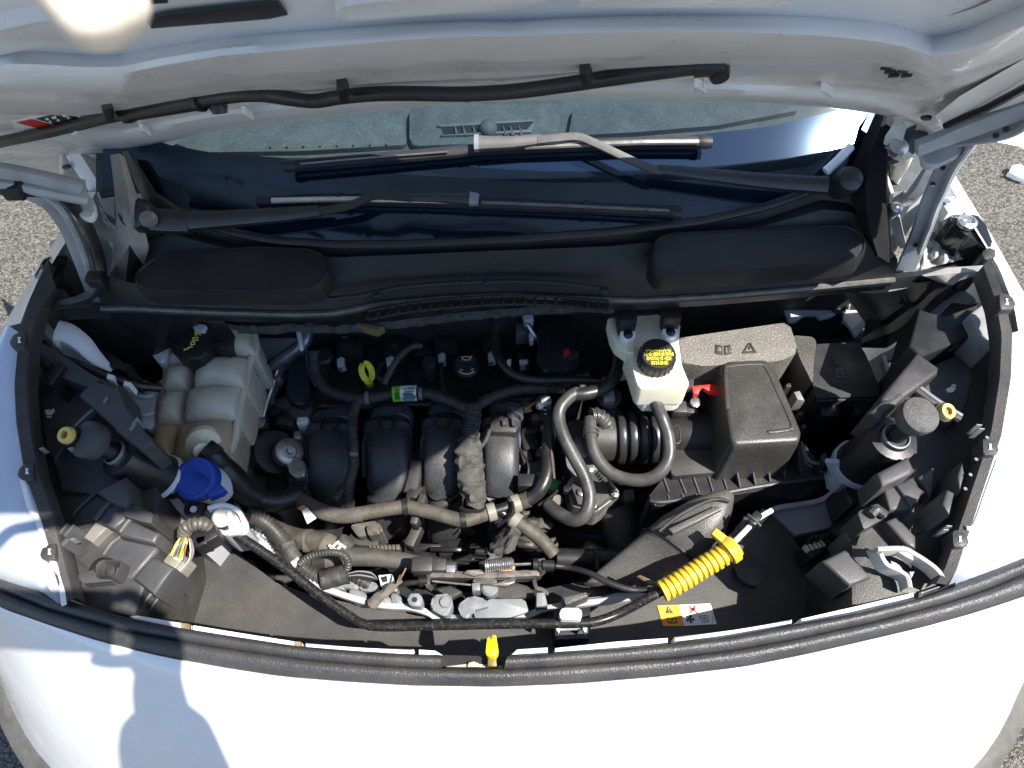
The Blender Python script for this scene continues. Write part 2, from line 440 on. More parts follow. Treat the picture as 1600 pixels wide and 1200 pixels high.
# ================================================================ seal along the front lip
seal = thing("front_seal", "long black rubber seal curving along the front lip", "rubber seal", (0, .15, .03))
up = [(-160, 805), (-70, 868), (0, 906), (100, 937), (200, 966), (296, 985), (400, 1001), (472, 1012), (560, 1019), (640, 1024), (740, 1027), (796, 1026), (860, 1022), (960, 1015), (1046, 1007), (1140, 995), (1240, 977), (1340, 958), (1432, 936), (1516, 906), (1600, 873), (1690, 825), (1780, 760)]
gr = [(-160, 823), (-70, 885), (0, 922), (80, 955), (200, 988), (320, 1009), (400, 1021), (480, 1032), (560, 1039), (640, 1044), (740, 1047), (790, 1047), (860, 1043), (960, 1036), (1050, 1029), (1140, 1018), (1240, 1000), (1360, 974), (1480, 942), (1540, 922), (1600, 897), (1690, 852), (1780, 790)]
def seal_rows(A, C, z0, zt, z1, a=0.0, c=1.0, n=70):
    A, C = resample(pts(A, z0), 160), resample(pts(C, z1), 160)
    i0, i1 = int(a * 159), int(c * 159)
    A, C = A[i0:i1 + 1], C[i0:i1 + 1]
    b = B(); RWS = [[V((p.x, p.y, p.z - .03)) for p in A]]
    for k in range(9):
        t = k / 8
        hgt = math.sin(math.pi * (.06 + .88 * t)) ** .55 * zt
        RWS.append([p.lerp(q, t) + V((0, 0, hgt)) for p, q in zip(A, C)])
    RWS.append([V((p.x, p.y, p.z - .03)) for p in C])
    rr = [[r[i] for r in RWS] for i in range(len(A))]
    b.loft(rr, True, True)
    return b
def frac(L, u, z):
    Q = resample(pts(L, z), 160); x = P(u, 1020, z).x
    return min(range(160), key=lambda i: abs(Q[i].x - x)) / 159
fa, fc = frac(up, 695, .04), frac(up, 789, .04)
part(seal, "upper_ridge", seal_rows(up, gr, .040, .012, .038, 0, fa), sealm)
part(seal, "upper_ridge", seal_rows(up, gr, .040, .012, .038, fc, 1), sealm)
part(seal, "lower_ridge", seal_rows(gr, lip, .037, .014, .030), sealm)
b = B(); b.prism([(697, 1030), (788, 1030), (788, 1046), (697, 1046)], .012, -.05, .001)
part(seal, "notch_base", b, blk)
b = B(); b.prism([(697, 1040), (724, 1038), (738, 1036), (750, 1039), (786, 1040), (786, 1045), (697, 1045)], .02, .0, .001)
b.prism([(732, 1035), (740, 1033), (748, 1036), (748, 1042), (730, 1042)], .024, .01, .001)
part(seal, "notch_rust", b, mat("pale_rusty_paint", (.36, .33, .27), .6, stain=((.40, .2, .08), 60, .8)))

lever = thing("bonnet_release_lever", "small yellow release lever standing in the notch of the front seal", "lever", P(768, 1040, .0))
b = B(); b.prism(rc([(762, 994), (775, 991), (776, 1000), (779, 1018), (776, 1026), (762, 1026), (759, 1020)], 4), .045, .03, .002)
part(lever, "handle", b, mat("bright_yellow_plastic", (.88, .72, .0), .4, var=.05))
b = B(); b.prism([(762, 1020), (776, 1020), (776, 1041), (762, 1041)], .032, .02, .001)
part(lever, "stem", b, bronze)
b = B(); b.prism([(766, 992), (771, 991), (771, 999), (766, 999)], .0465, .04, .0005)
part(lever, "slot", b, bronze)

# ================================================================ radiator cover panel
PZ = -.13
panel = thing("radiator_cover", "wide dusty dark grey cover panel across the front of the bay", "cover panel", P(800, 990, PZ))
pl = [(334, 846), (345, 846), (405, 884), (428, 914), (480, 928), (545, 942), (600, 950), (650, 962), (690, 972), (800, 974), (850, 960), (930, 946), (1030, 932), (1075, 905), (1130, 855), (1160, 806), (1196, 798), (1240, 840), (1345, 975), (1240, 1000), (1050, 1030), (860, 1048), (640, 1050), (470, 1036), (300, 1008), (205, 990)]
b = B(); b.prism(pl, PZ, PZ - .03, .004, 3)
part(panel, "panel", b, pan)
b = B(); b.prism([(600, 905), (660, 925), (740, 925), (850, 920), (1040, 880), (1050, 930), (930, 946), (850, 960), (690, 972), (640, 960)], PZ - .02, PZ - .06, .003)
part(panel, "rear_shelf", b, blk)
b = B()
q = [(1146, 884), (1190, 886), (1193, 898), (1186, 912), (1179, 917), (1165, 911), (1153, 900)]
b.prism(rc(q, 3), PZ + .012, PZ - .01, .004, 3)
part(panel, "thumb_dimple", b, pan)
# warning sticker
stz = PZ + .0015
b = B(); b.prism([(1027, 946), (1061, 945), (1069, 978), (1036, 978)], stz, PZ - .001, 0); part(panel, "orange_sticker_half", b, org)
b = B(); b.prism(rc([(1061, 945), (1110, 943), (1120, 975), (1069, 978)], 2), stz, PZ - .001, 0); part(panel, "white_sticker_half", b, lab)
def ipt(u0, v0, sc, L): return [(u0 + x * sc + .25 * y * sc, v0 + y * sc) for x, y in L]
b = B(); b.prism(ipt(1045, 953, 6.0, [(0, -1), (1.05, .85), (-1.05, .85)]), stz + .0006, stz - .001, 0); part(panel, "warning_triangle", b, ink)
b = B(); b.prism(ipt(1045, 953, 6.0, [(-.1, -.5), (.1, -.5), (.07, .3), (-.07, .3)]), stz + .0012, stz, 0); b.prism(ipt(1045, 953, 6, [(-.1, .45), (.1, .45), (.1, .65), (-.1, .65)]), stz + .0012, stz, 0); part(panel, "exclamation_mark", b, org)
b = B()
for q in ([(-1.2, -.7), (-.1, -.5), (-.1, .9), (-1.2, .7)], [(.1, -.5), (1.2, -.7), (1.2, .7), (.1, .9)]): b.prism(ipt(1050, 969, 6.0, q), stz + .0006, stz - .001, 0)
part(panel, "manual_symbol", b, ink)
b = B()
for q in ([(-.95, -.45), (-.3, -.3), (-.3, .6), (-.95, .45)], [(.3, -.3), (.95, -.45), (.95, .45), (.3, .6)]): b.prism(ipt(1050, 969, 6, q), stz + .0012, stz, 0)
part(panel, "manual_page", b, org)
b = B()
for k in range(5):
    a = 2 * math.pi * k / 5
    c, s_ = math.cos(a), math.sin(a)
    b.prism(ipt(1078, 967, 7, [(x * c - y * s_, x * s_ + y * c) for x, y in [(0.05, 0), (.9, -.15), (1.0, .25), (.6, .45), (.15, .2)]]), stz + .0006, stz - .001, 0)
part(panel, "fan_symbol", b, ink)
b = B()
for q in ([(-1, -.8), (-.8, -1), (1, .8), (.8, 1)], [(-1, .8), (-.8, 1), (1, -.8), (.8, -1)], [(-.6, -.3), (.6, -.4), (.5, .3), (-.5, .4)]): b.prism(ipt(1083, 952, 6.5, q), stz + .0006 + .0002 * len(q), stz - .001, 0)
part(panel, "red_cross_symbol", b, redi)
b = B()
for q in ([(-1, -.7), (.9, -.9), (.9, -.7), (-.9, -.5)], [(-1, -.7), (-.8, -.6), (-.3, .7), (-.5, .8)], [(.7, -.9), (.9, -.8), (.95, .5), (.75, .5)], [(-.4, .6), (.9, .4), (.95, .6), (-.4, .85)], [(-.4, -.3), (.4, -.4), (.5, .1), (-.1, .2)]): b.prism(ipt(1100, 967, 7, q), stz + .0006, stz - .001, 0)
for k in range(5): b.prism(ipt(1114, 960 + 3 * k, 1.2, [(-.6, -.6), (.6, -.6), (.6, .5), (-.6, .5)]), stz + .0006, stz - .001, 0)
part(panel, "belt_symbol", b, mat("grey_ink", (.25, .25, .25), .6))

# ================================================================ windscreen, dashboard
ws = thing("windscreen", "sloping windscreen with black border below the raised bonnet", "windscreen", P(800, 376, .19))
base = [(150, 300), (210, 290), (262, 318), (300, 342), (360, 362), (430, 376), (530, 383), (640, 382), (800, 375), (950, 364), (1100, 345), (1200, 322), (1300, 285), (1350, 262), (1420, 240)]
base3 = [PW(*p) for p in resample([(u, v, 0) for u, v in base], 60) for p in [p[:2]]]
fr_ = [(150, 190), (200, 200), (255, 222), (330, 236), (440, 245), (560, 246), (700, 240), (850, 234), (1000, 222), (1100, 208), (1200, 196), (1300, 172), (1400, 140), (1480, 110)]
fr3 = [PW(*p) for p in resample([(u, v, 0) for u, v in fr_], 60) for p in [p[:2]]]
WU = V((0, WN.z, -WN.y))                                   # up the glass
def curv(p): return p - WN * (.050 * p.x * p.x)
b = B(); RWS = [[curv(a.lerp(c, t)) for a, c in zip(base3, fr3)] for t in (0, .2, .4, .6, .8, 1)]
RWS = [[p - WN * .005 for p in RWS[0]]] + RWS
b.loft(RWS, closed=False)
part(ws, "black_border", b, frit, smooth=80)
gm = bpy.data.materials.new("tinted_glass"); gm.use_nodes = True
N, L = gm.node_tree.nodes, gm.node_tree.links
N.remove(N["Principled BSDF"])
gl = N.new("ShaderNodeBsdfGlossy"); gl.inputs["Roughness"].default_value = .04
tr = N.new("ShaderNodeBsdfTransparent"); tr.inputs[0].default_value = (.66, .75, .76, 1)
fz = N.new("ShaderNodeFresnel"); fz.inputs[0].default_value = 1.5
ms = N.new("ShaderNodeMixShader"); L.new(fz.outputs[0], ms.inputs[0]); L.new(tr.outputs[0], ms.inputs[1]); L.new(gl.outputs[0], ms.inputs[2])
L.new(ms.outputs[0], N["Material Output"].inputs[0])
b = B(); top3 = [p + WU * .75 for p in fr3]
b.loft([[curv(a.lerp(c, t)) for a, c in zip(fr3, top3)] for t in (0, .1, .25, .5, .75, 1)], closed=False)
part(ws, "glass", b, gm, smooth=80)
b = B(); b.sweep([curv(p) + WN * .003 for p in base3], .006, .004, n=8, up=WN)
part(ws, "lower_seal", b, rub)
# dashboard under the glass
dashb = thing("dashboard", "grey green dashboard top with defroster vent seen through the windscreen", "dashboard", P(800, 200, .18))
DN = V((0, -.22, 1)).normalized(); DO = PW(800, 236) - WN * .07
def PD(u, v, h=0.0): return PL(u, v, DO, DN, h)
b = B(); b.loft([[PD(u, v) for u in range(150, 1500, 50)] for v in (300, 262, 240, 200, 170, 150, 125, 90)], closed=False)
part(dashb, "dash_top", b, dash, smooth=80)
b = B()
b.ext([PD(u, v, .012) for u, v in rc([(640, 165), (700, 160), (880, 158), (872, 220), (640, 228)], 12)], -DN * .02, .004, 3)
part(dashb, "centre_pad", b, dash)
b = B(); b.ext([PD(u, v, .010) for u, v in rc([(255, 240), (300, 205), (400, 190), (630, 172), (636, 226), (470, 236), (300, 238)], 10)], -DN * .02, .005, 3)
part(dashb, "left_pad", b, dash)
b = B(); b.ext([PD(u, v, .010) for u, v in rc([(888, 212), (896, 170), (1000, 162), (1140, 160), (1250, 172), (1120, 196), (1000, 206)], 8)], -DN * .02, .005, 3)
part(dashb, "right_pad", b, dash)
b = B(); b.ext([PD(u, v, .016) for u, v in [(682, 196), (690, 193), (836, 185), (836, 189), (690, 198)]], -DN * .008, .001)
b.ext([PD(u, v, .0165) for u, v in [(688, 210), (690, 212), (830, 206), (838, 188), (834, 188), (824, 203)]], -DN * .008, .001)
part(dashb, "vent_rim", b, mat("vent_rim_plastic", (.09, .10, .105), .5))
b = B(); b.ext([PD(u, v, .0125) for u, v in [(688, 197), (834, 189), (824, 206), (694, 212)]], -DN * .004, .0)
part(dashb, "vent_opening", b, blk)
for u in (709, 722, 738, 785, 796, 810):
    b = B(); b.ext([PD(x, y, .0165) for x, y in [(u, 196), (u + 2, 196), (u + 8, 211), (u + 3, 211)]], -DN * .004, .0005)
    part(dashb, "vent_blade", b, dash)
b = B(); b.lathe(PD(763, 204, .012), DN, [(.013, 0), (.013, .006), (.011, .011), (.006, .014), (0, .0145)], 20)
part(dashb, "sun_sensor", b, dash)
for k in range(8):
    b = B(); u = 420 + 26 * k
    b.ext([PD(x, y, .012) for x, y in [(u, 229 - k * .6), (u + 3, 229 - k * .6), (u + 3, 231 - k * .6), (u, 231 - k * .6)]], -DN * .003, 0)
    part(dashb, "side_vent_slot", b, blk)

# ================================================================ wipers
def wl(L, h): return [PW(u, v, h) for u, v in L]
w1 = thing("wiper", "upper wiper with chrome edged blade lying across the windscreen", "wiper", PW(1290, 290), "windscreen wipers")
def blade(t, L, r, hi, capL, capR):
    b = B(); b.sweep(cr(wl(L, .022), 8), r, r * .75, n=8, up=WN); part(t, "blade", b, hi)
    b = B(); b.sweep(cr(wl([(u, v + 6) for u, v in L], .012), 8), r * .35, .010, n=6, up=WN); part(t, "rubber_edge", b, rub)
    for c in (capL, capR):
        b = B(); b.sweep(wl(c, .022), r * 1.25, r, n=10, up=WN, wf=lambda q: .8 if q in (0, 1) else 1.0); part(t, "end_cap", b, blk)
wsteel = mat("satin_wiper_strip", (.16, .15, .145), .35, metal=.5)
wl1 = [(455, 258), (560, 250), (700, 238), (760, 232), (900, 226), (1000, 223), (1095, 222)]
blade(w1, wl1, .0075, blk, [(442, 259), (450, 258.5), (462, 257)], [(1090, 222), (1102, 222), (1112, 222)])
b = B(); b.sweep(cr(wl([(470, 256), (560, 248), (700, 237)], .031), 6), .0012, n=6); part(w1, "blade_spine", b, wsteel)
b = B(); b.sweep(cr(wl([(820, 229), (900, 226), (1000, 222), (1092, 221)], .030), 6), .0035, .002, n=6, up=WN); part(w1, "blade_spine", b, wsteel)
b = B(); b.sweep(wl([(744, 224), (760, 224), (800, 223), (846, 218)], .033), .010, .008, n=10, up=WN, ex=.6, wf=lambda t: 1 - .35 * t); part(w1, "blade_clip", b, mat("wiper_clip_grey", (.075, .07, .068), .5))
b = B(); b.sweep(wl([(741, 224), (748, 224)], .033), .0105, .009, n=10, up=WN, ex=.6); part(w1, "clip_cap", b, mat("clip_cap_grey", (.18, .19, .20), .4))
armm = mat("wiper_arm_satin_black", (.020, .020, .020), .38, coat=.15, var=.1)
b = B(); b.sweep(cr(wl([(840, 219), (870, 216), (902, 214), (930, 224), (985, 250), (1020, 265), (1034, 267)], .036), 5), .0055, .003, n=8, up=WN, ex=.5); part(w1, "arm", b, mat("wiper_rod", (.06, .056, .054), .4))
b = B(); b.sweep(cr(wl([(1026, 265), (1060, 268), (1120, 275), (1200, 284), (1290, 290)], .034), 5), .008, .007, n=10, up=WN, ex=.6, wf=lambda t: .7 + .7 * t); part(w1, "arm_cover", b, armm)
b = B(); b.lathe(PW(1310, 290, -.01), WN, [(.018, 0), (.018, .028), (.015, .036), (.008, .039), (0, .0395)], 24); part(w1, "pivot_cap", b, armm)
w2 = thing("wiper", "lower wiper with its pivot at the left end of the windscreen base", "wiper", PW(240, 345), "windscreen wipers")
wl2 = [(412, 314), (520, 312), (640, 313), (760, 318), (900, 324), (1050, 331)]
blade(w2, wl2, .0075, blk, [(402, 314), (412, 314), (424, 314)], [(1046, 331), (1056, 332), (1065, 332)])
b = B(); b.sweep(cr(wl([(424, 313.5), (520, 311), (640, 312), (730, 315)], .030), 6), .0035, .002, n=6, up=WN); part(w2, "blade_spine", b, mat("bright_wiper_strip", (.50, .46, .42), .35, metal=.4))
b = B(); b.sweep(cr(wl([(752, 316), (900, 322), (1046, 329)], .0305), 6), .0022, .0016, n=6, up=WN); part(w2, "blade_spine", b, wsteel)
for u, v in ((531, 312), (916, 324)):
    b = B(); b.sweep(wl([(u - 4, v), (u + 4, v)], .023), .0092, .0085, n=8, up=WN); part(w2, "blade_clamp", b, blk)
b = B(); b.sweep(wl([(640, 309), (680, 309), (720, 311), (738, 311)], .034), .008, .008, n=10, up=WN, ex=.6, wf=lambda t: .55 + .45 * t); part(w2, "blade_clip", b, armm)
b = B(); b.sweep(wl([(734, 311), (748, 312)], .034), .0095, .009, n=10, up=WN, ex=.7, wf=lambda t: 1 - .2 * t); part(w2, "clip_cap", b, mat("clip_cap_dark_grey", (.16, .17, .18), .4))
b = B(); b.sweep(cr(wl([(645, 309), (590, 305), (575, 309), (545, 322), (500, 330), (490, 330)], .036), 5), .0055, .003, n=8, up=WN, ex=.5); part(w2, "arm", b, armm)
b = B(); b.sweep(cr(wl([(500, 330), (440, 336), (360, 342), (298, 346)], .033), 5), .009, .009, n=10, up=WN, ex=.6, wf=lambda t: .8 + .6 * t); part(w2, "arm_cover", b, armm)
b = B(); b.sweep(cr(wl([(298, 346), (270, 346), (240, 344)], .030), 5), .016, .013, n=10, up=WN, ex=.7); part(w2, "arm_head", b, armm)
b = B(); b.lathe(PW(236, 345, 0.0), WN, [(.022, 0), (.022, .035), (.018, .045), (.0105, .048)], 24); part(w2, "pivot_base", b, armm)
b = B(); b.lathe(PW(234, 343, .045), WN, [(.0105, 0), (.0105, .006), (.008, .010), (0, .011)], 18); part(w2, "pivot_nut", b, mat("satin_nut_cover", (.16, .15, .14), .35))
# ================================================================ cowl
cw = thing("scuttle_cowl", "dark plastic cowl panel running below the windscreen", "cowl", P(800, 450, .14))
c_top = [(168, 452), (184, 404), (214, 352), (262, 330), (300, 348), (360, 366), (430, 379), (530, 386), (640, 385), (800, 378), (950, 367), (1100, 348), (1200, 325), (1290, 292), (1336, 300), (1366, 345), (1388, 400)]
c_edge = [(160, 481), (200, 480), (330, 486), (460, 490), (520, 488), (600, 474), (700, 465), (800, 461), (930, 467), (1000, 468), (1120, 461), (1250, 450), (1396, 436)]
c3 = [PW(u, v, -.006) for u, v in c_top]
e3 = pts(c_edge, .115)
A, C = resample(c3, 60), resample(e3, 60)
RWS = []
for t in (0, .08, .3, .6, .85, .96, 1): RWS.append([a.lerp(c, t) + V((0, 0, .02 * math.sin(math.pi * t) - (.012 if t == .08 else 0))) for a, c in zip(A, C)])
RWS.append([p + V((0, -.004, -.006)) for p in C]); RWS.append([p + V((0, .004, -.028)) for p in C]); RWS.append([p + V((0, .10, -.04)) for p in C])
b = B(); b.loft(RWS, closed=False); part(cw, "cowl_skin", b, cowlm)
b = B(); b.sweep([p + V((0, -.002, .001)) for p in C], .004, n=6); part(cw, "front_edge_bead", b, mat("pale_edge_plastic", (.10, .095, .085), .45, var=.3, vs=60))  # bead in a paler colour than the cowl skin
for L in ([(94, 482), (130, 481), (166, 481)], [(1390, 436), (1450, 429), (1500, 421)]):
    b = B(); q = pts(L, .115); b.rows([[p + V((0, .012, -.004)) for p in q], q, [p + V((0, -.004, -.02)) for p in q]], 10); part(cw, "side_lip", b, blk)
# raised centre step and vent row
arc = [(548, 478), (640, 462), (760, 452), (860, 450), (990, 458)]
b = B(); b.sweep(cr(pts([(480, 470), (560, 462), (640, 447), (760, 440), (860, 441), (950, 452)], .150), 6), .0035, n=6); part(cw, "step_edge", b, cowlm)
vr = cr([(575, 492, 0), (640, 480, 0), (720, 472, 0), (800, 468, 0), (870, 470, 0), (950, 478, 0)], 8)
b = B(); b.rows([[P(p.x, p.y - 6, .118) for p in vr], [P(p.x, p.y - 6, .121) for p in vr], [P(p.x, p.y + 8, .105) for p in vr], [P(p.x, p.y + 8, .08) for p in vr]], 40); part(cw, "vent_channel", b, blk)
for p in resample(vr, 24):
    b = B(); q = P(p.x, p.y, .119); b.box(q, (.003, .016, .006), bevel=.0008, seg=1); part(cw, "vent_rib", b, cowlm)
b = B(); b.sweep([P(p.x, p.y - 6, .121) for p in vr], .0022, n=6); b.sweep([P(p.x, p.y + 7, .113) for p in vr], .0026, n=6); part(cw, "vent_rim", b, cowlm)
fo = [(375, 514), (420, 516), (460, 512), (520, 514), (590, 510), (700, 497), (800, 487), (900, 482), (960, 482)]
b = B(); b.sweep(cr(pts(fo, .085), 8), .005, .008, n=8); b.jit(.003, 90); part(cw, "foam_strip", b, foam)
b = B(); b.prism([(556, 503), (600, 510), (588, 517), (556, 508)], .094, .08, .001); part(cw, "peeling_tape", b, mat("ochre_tape", (.10, .075, .03), .7))
for u, v in ((590, 463), (758, 443), (943, 456)):
    b = B(); b.lathe(P(u, v, .147), (0, 0, 1), [(.006, 0), (.006, .004), (.004, .006), (0, .006)], 12); part(cw, "clip_stud", b, cowlm)
# grille pads
gmesh = mat("fine_grille_plastic", (.010, .0105, .012), .5, bump=1.0, bs=620, var=.5, vs=420, dust=.12, dcol=(.11, .10, .09))
def pad(outline, skirt, z, name, label):
    t = thing(name, label, "grille cover", P(*outline[0], .12), "raised grille covers on the cowl")
    top = pts(outline, z)
    b = B(); c = sum(top, V()) / len(top)
    rings = [[c + (p - c) * k + V((0, 0, dz)) for p in top] for k, dz in ((1.03, -.03), (1.028, -.010), (1.012, -.003), (1.0, 0), (.985, 0), (.975, -.0022))]
    b.loft(rings, True, False); part(t, "cover_frame", b, cowlm)
    b = B(); b.f(b.vs([c + (p - c) * .976 + V((0, 0, -.002)) for p in top])); part(t, "grille_face", b, gmesh)
pad(rc([(211, 440), (212, 425), (238, 402), (300, 393), (395, 385), (485, 388), (507, 398), (514, 420), (498, 446), (470, 452), (235, 452)], 14), None, .19, "grille_cover", "raised black grille cover on the left half of the cowl")
pad(rc([(1020, 412), (1024, 372), (1045, 364), (1180, 357), (1322, 351), (1347, 362), (1354, 385), (1345, 402), (1322, 408), (1180, 420), (1035, 430)], 12), None, .20, "grille_cover", "raised black grille cover at the right end of the cowl, half sunlit")
# black side extension of the cowl lip on the right (torn plastic)
tw = thing("cowl_end_flap", "torn black plastic flap at the right end of the cowl edge", "plastic flap", P(1480, 440, .1))
b = B(); b.rows([pts([(1318, 462), (1360, 456), (1420, 448), (1486, 430)], .108), pts([(1335, 480), (1375, 478), (1430, 474), (1484, 446)], .06), pts([(1350, 505), (1390, 510), (1440, 496), (1490, 458)], .0), pts([(1345, 545), (1385, 545), (1420, 525), (1480, 480)], -.06)], 24); b.jit(.005, 22); part(tw, "flap", b, rub)
b = B(); b.rows([pts([(1440, 430), (1480, 418), (1545, 414), (1548, 420)], .118), pts([(1445, 432), (1485, 428), (1520, 424), (1545, 424)], .122), pts([(1470, 442), (1488, 446), (1500, 438), (1535, 428)], .10)], 14); part(tw, "curled_edge", b, mat("dusty_light_plastic", (.26, .25, .235), .55, dust=.3))
lf = thing("cowl_end_flap", "black plastic shield below the left end of the cowl edge", "plastic flap", P(150, 500, .1))
b = B(); b.rows([pts([(95, 484), (160, 486), (260, 490), (330, 492)], .108), pts([(110, 505), (170, 520), (240, 525), (300, 510)], .05), pts([(150, 540), (190, 560), (230, 575), (250, 560)], -.03), pts([(170, 590), (200, 600), (240, 605), (255, 590)], -.09)], 20); b.jit(.005, 22); part(lf, "flap", b, blk)

# A-pillar trims
t = thing("pillar_trim", "grey felt faced pillar trim beside the left wiper pivot", "trim piece", P(200, 340, .2))
b = B(); b.rows([[PW(u, v, h) for u, v, h in ((172, 242, .06), (178, 290, .05), (182, 345, .04), (172, 430, -.03))], [PW(u, v, h) for u, v, h in ((186, 240, .075), (198, 290, .065), (206, 345, .055), (192, 440, -.01))], [PW(u, v, h) for u, v, h in ((194, 244, .06), (212, 300, .045), (232, 384, .02), (220, 440, -.03))], [PW(u, v, h) for u, v, h in ((196, 250, .02), (214, 305, .01), (234, 388, 0), (222, 445, -.05))]], 24)
part(t, "felt_face", b, felt)
b = B(); b.rows([[PW(u, v, .004) for u, v in ((190, 236), (214, 292), (240, 345))], [PW(u, v, .014) for u, v in ((200, 236), (236, 300), (290, 338))], [PW(u, v, .002) for u, v in ((204, 238), (244, 300), (296, 336))]], 20)
part(t, "corner_gusset", b, blk_d)
b = B(); b.rows([[PW(u, v, -.02) for u, v in ((184, 345), (172, 430))], [PW(u, v, .03) for u, v in ((205, 360), (196, 440))], [PW(u, v, -.01) for u, v in ((232, 388), (222, 445))]], 10)
part(t, "lower_skirt", b, rub)
t = thing("pillar_trim", "black pillar trim at the right edge of the windscreen", "trim piece", P(1360, 300, .2))
b = B(); b.rows([[PW(u, v, .0) for u, v in ((1372, 168), (1350, 215), (1330, 262), (1330, 310), (1350, 370), (1368, 400))], [PW(u, v, .022) for u, v in ((1384, 172), (1366, 230), (1352, 290), (1356, 350), (1372, 400))], [PW(u, v, .02) for u, v in ((1394, 182), (1386, 240), (1384, 300), (1386, 370), (1388, 410))], [PW(u, v, -.06) for u, v in ((1400, 184), (1392, 240), (1390, 300), (1392, 370), (1392, 410))]], 24); part(t, "trim_face", b, mat("matte_black_trim", (.012, .012, .013), .9, spec=.1, bump=.3, bs=400))
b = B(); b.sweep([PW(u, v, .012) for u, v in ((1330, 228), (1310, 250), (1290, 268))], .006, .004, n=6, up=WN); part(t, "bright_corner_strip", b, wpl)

# ================================================================ bonnet
bon = thing("bonnet", "raised white bonnet seen from its inner side above the windscreen", "bonnet", V((0, .62, .42)))
edge = [(-260, 330), (-120, 282), (0, 240), (60, 238), (130, 240), (185, 238), (260, 220), (345, 203), (450, 190), (550, 178), (640, 167), (730, 159), (881, 154), (1000, 154), (1144, 158), (1240, 163), (1297, 168), (1370, 177), (1417, 188), (1462, 205), (1520, 190), (1620, 150), (1760, 90)]
def rowpx(f, h):
    Q = resample([(u, v, 0) for u, v in edge], 90)
    return [PH(p.x, p.y - f(p.x), h) for p in Q]
def gv(a, c, e): return lambda u: (a + (c - a) * min(max(u / 800, 0), 1)) if u < 800 else c + (e - c) * min((u - 800) / 800, 1)
RWS = [rowpx(gv(-1, -1, -1), -.012), rowpx(gv(0, 0, 0), .0), rowpx(gv(4, 3, 4), .004), rowpx(gv(14, 8, 10), .006), rowpx(gv(28, 16, 22), .004), rowpx(gv(36, 20, 34), .0),
       rowpx(gv(44, 26, 50), .004), rowpx(gv(60, 40, 62), .016), rowpx(gv(88, 58, 84), .030), rowpx(gv(98, 64, 90), .035), rowpx(gv(128, 100, 118), .036), rowpx(gv(140, 110, 128), .032), rowpx(gv(160, 124, 150), .02), rowpx(gv(185, 145, 180), .018)]
# on to the front corner outline, out of the picture
fo_ = cr([(-.62, .52, 0), (-.60, .35, 0), (-.55, .22, 0), (-.435, .10, 0), (-.25, .05, 0), (0, .035, 0), (.25, .05, 0), (.415, .09, 0), (.45, .20, 0), (.485, .305, 0), (.565, .42, 0), (.62, .53, 0)], 6)
fo_ = [V((p.x, p.y, HO.z + math.tan(HA) * (HO.y - p.y))) for p in fo_]
last = RWS[-1]
F = resample(fo_, 90)
hb = [(last[i].lerp(F[i], t)) for t in (1,) for i in range(90)]
for t in (.2, .45, .7, .9): RWS.append([last[i].lerp(F[i], t) for i in range(90)])
RWS.append(F)
b = B(); b.loft(RWS, closed=False)
part(bon, "inner_panel", b, hoodm, smooth=60)
b = B(); b.loft([[p - HN * .018 for p in RWS[0]]] + [[last[i].lerp(F[i], t) - HN * (.04 - .03 * t) for i in range(90)] for t in (0, .4, .8)] + [[p - HN * .012 for p in F], F], closed=False)
part(bon, "outer_skin", b, white, smooth=60)
def HQ(x, y, h=0.0): return V((x, y, HO.z + math.tan(HA) * (HO.y - y))) + HN * h
b = B(); b.ext([HQ(x, y, -.004) for x, y in ((.47, .585), (.60, .605), (.637, .555), (.580, .447), (.490, .312), (.44, .20), (.30, .34), (.31, .40))], HN * -.02, .004)
part(bon, "side_panel", b, hoodm)
# front and side hem turned over
b = B(); b.sweep(F, .008, n=8); part(bon, "front_hem", b, white)
# openings, raised emboss, small stamped lugs
def hslab(L, h, th, m, name, bev=.001, par=None):
    b = B(); b.ext([PH(u, v, h) for u, v in L], HN * -th, bev); return part(par or bon, name, b, m)
hslab([(228, 32), (258, 24), (430, 5), (436, 6), (450, 25), (420, 30), (236, 46)], .0215, .002, blk, "slot_opening")
hslab([(236, -4), (252, -6), (263, 6), (236, 8)], .0215, .002, blk, "slot_opening")
hslab(rc([(522, 22), (540, 9), (600, 2), (850, -12), (852, 8), (780, 16), (560, 32), (526, 31)], 9), .026, .012, hoodm, "raised_emboss", .003)
hslab(rc([(-60, 60), (60, 34), (130, 28), (135, 60), (40, 78), (-60, 100)], 9), .026, .012, hoodm, "raised_emboss", .003)
hslab(rc([(900, 0), (1040, -8), (1240, -10), (1240, 14), (1060, 12), (905, 14)], 8), .028, .012, hoodm, "raised_emboss", .003)
for u, v in ((1092, 138), (785, 128 - 8), (490, 138)):
    hslab(rc([(u - 8, v + 6), (u + 8, v - 1), (u + 9, v + 2), (u - 4, v + 9)], 2), .010, .008, hoodm, "stamped_lug", .002)
for u, v in ((225, 208), (385, 182), (1092, 140), (1290, 146)):
    hslab(rc([(u - 9, v - 4), (u - 2, v - 4), (u + 12, v + 6), (u + 6, v + 7)], 2), .012, .008, hoodm, "stamped_lug", .003)
hslab([(720, 157), (728, 155), (738, 155), (741, 157), (734, 159.5), (724, 159.5)], .0075, .003, blk, "drain_hole", 0)
hslab([(97, 262), (103, 260), (110, 260), (112, 262), (106, 264), (98, 264)], .010, .003, blk, "drain_hole", 0)
hslab([(1438, 186), (1446, 184), (1456, 185), (1454, 188), (1444, 189)], .012, .003, blk, "drain_hole", 0)
for i, (u, v) in enumerate(((1378, 107), (1396, 104), (1420, 103), (1384, 113), (1404, 112), (1428, 110), (1390, 119), (1410, 119), (1440, 102), (1450, 110))):
    hslab([(u, v), (u + 16, v - 1), (u + 13, v + 2), (u - 3, v + 3)], .030, .003, blk if i < 8 else white, "label_slot", 0)
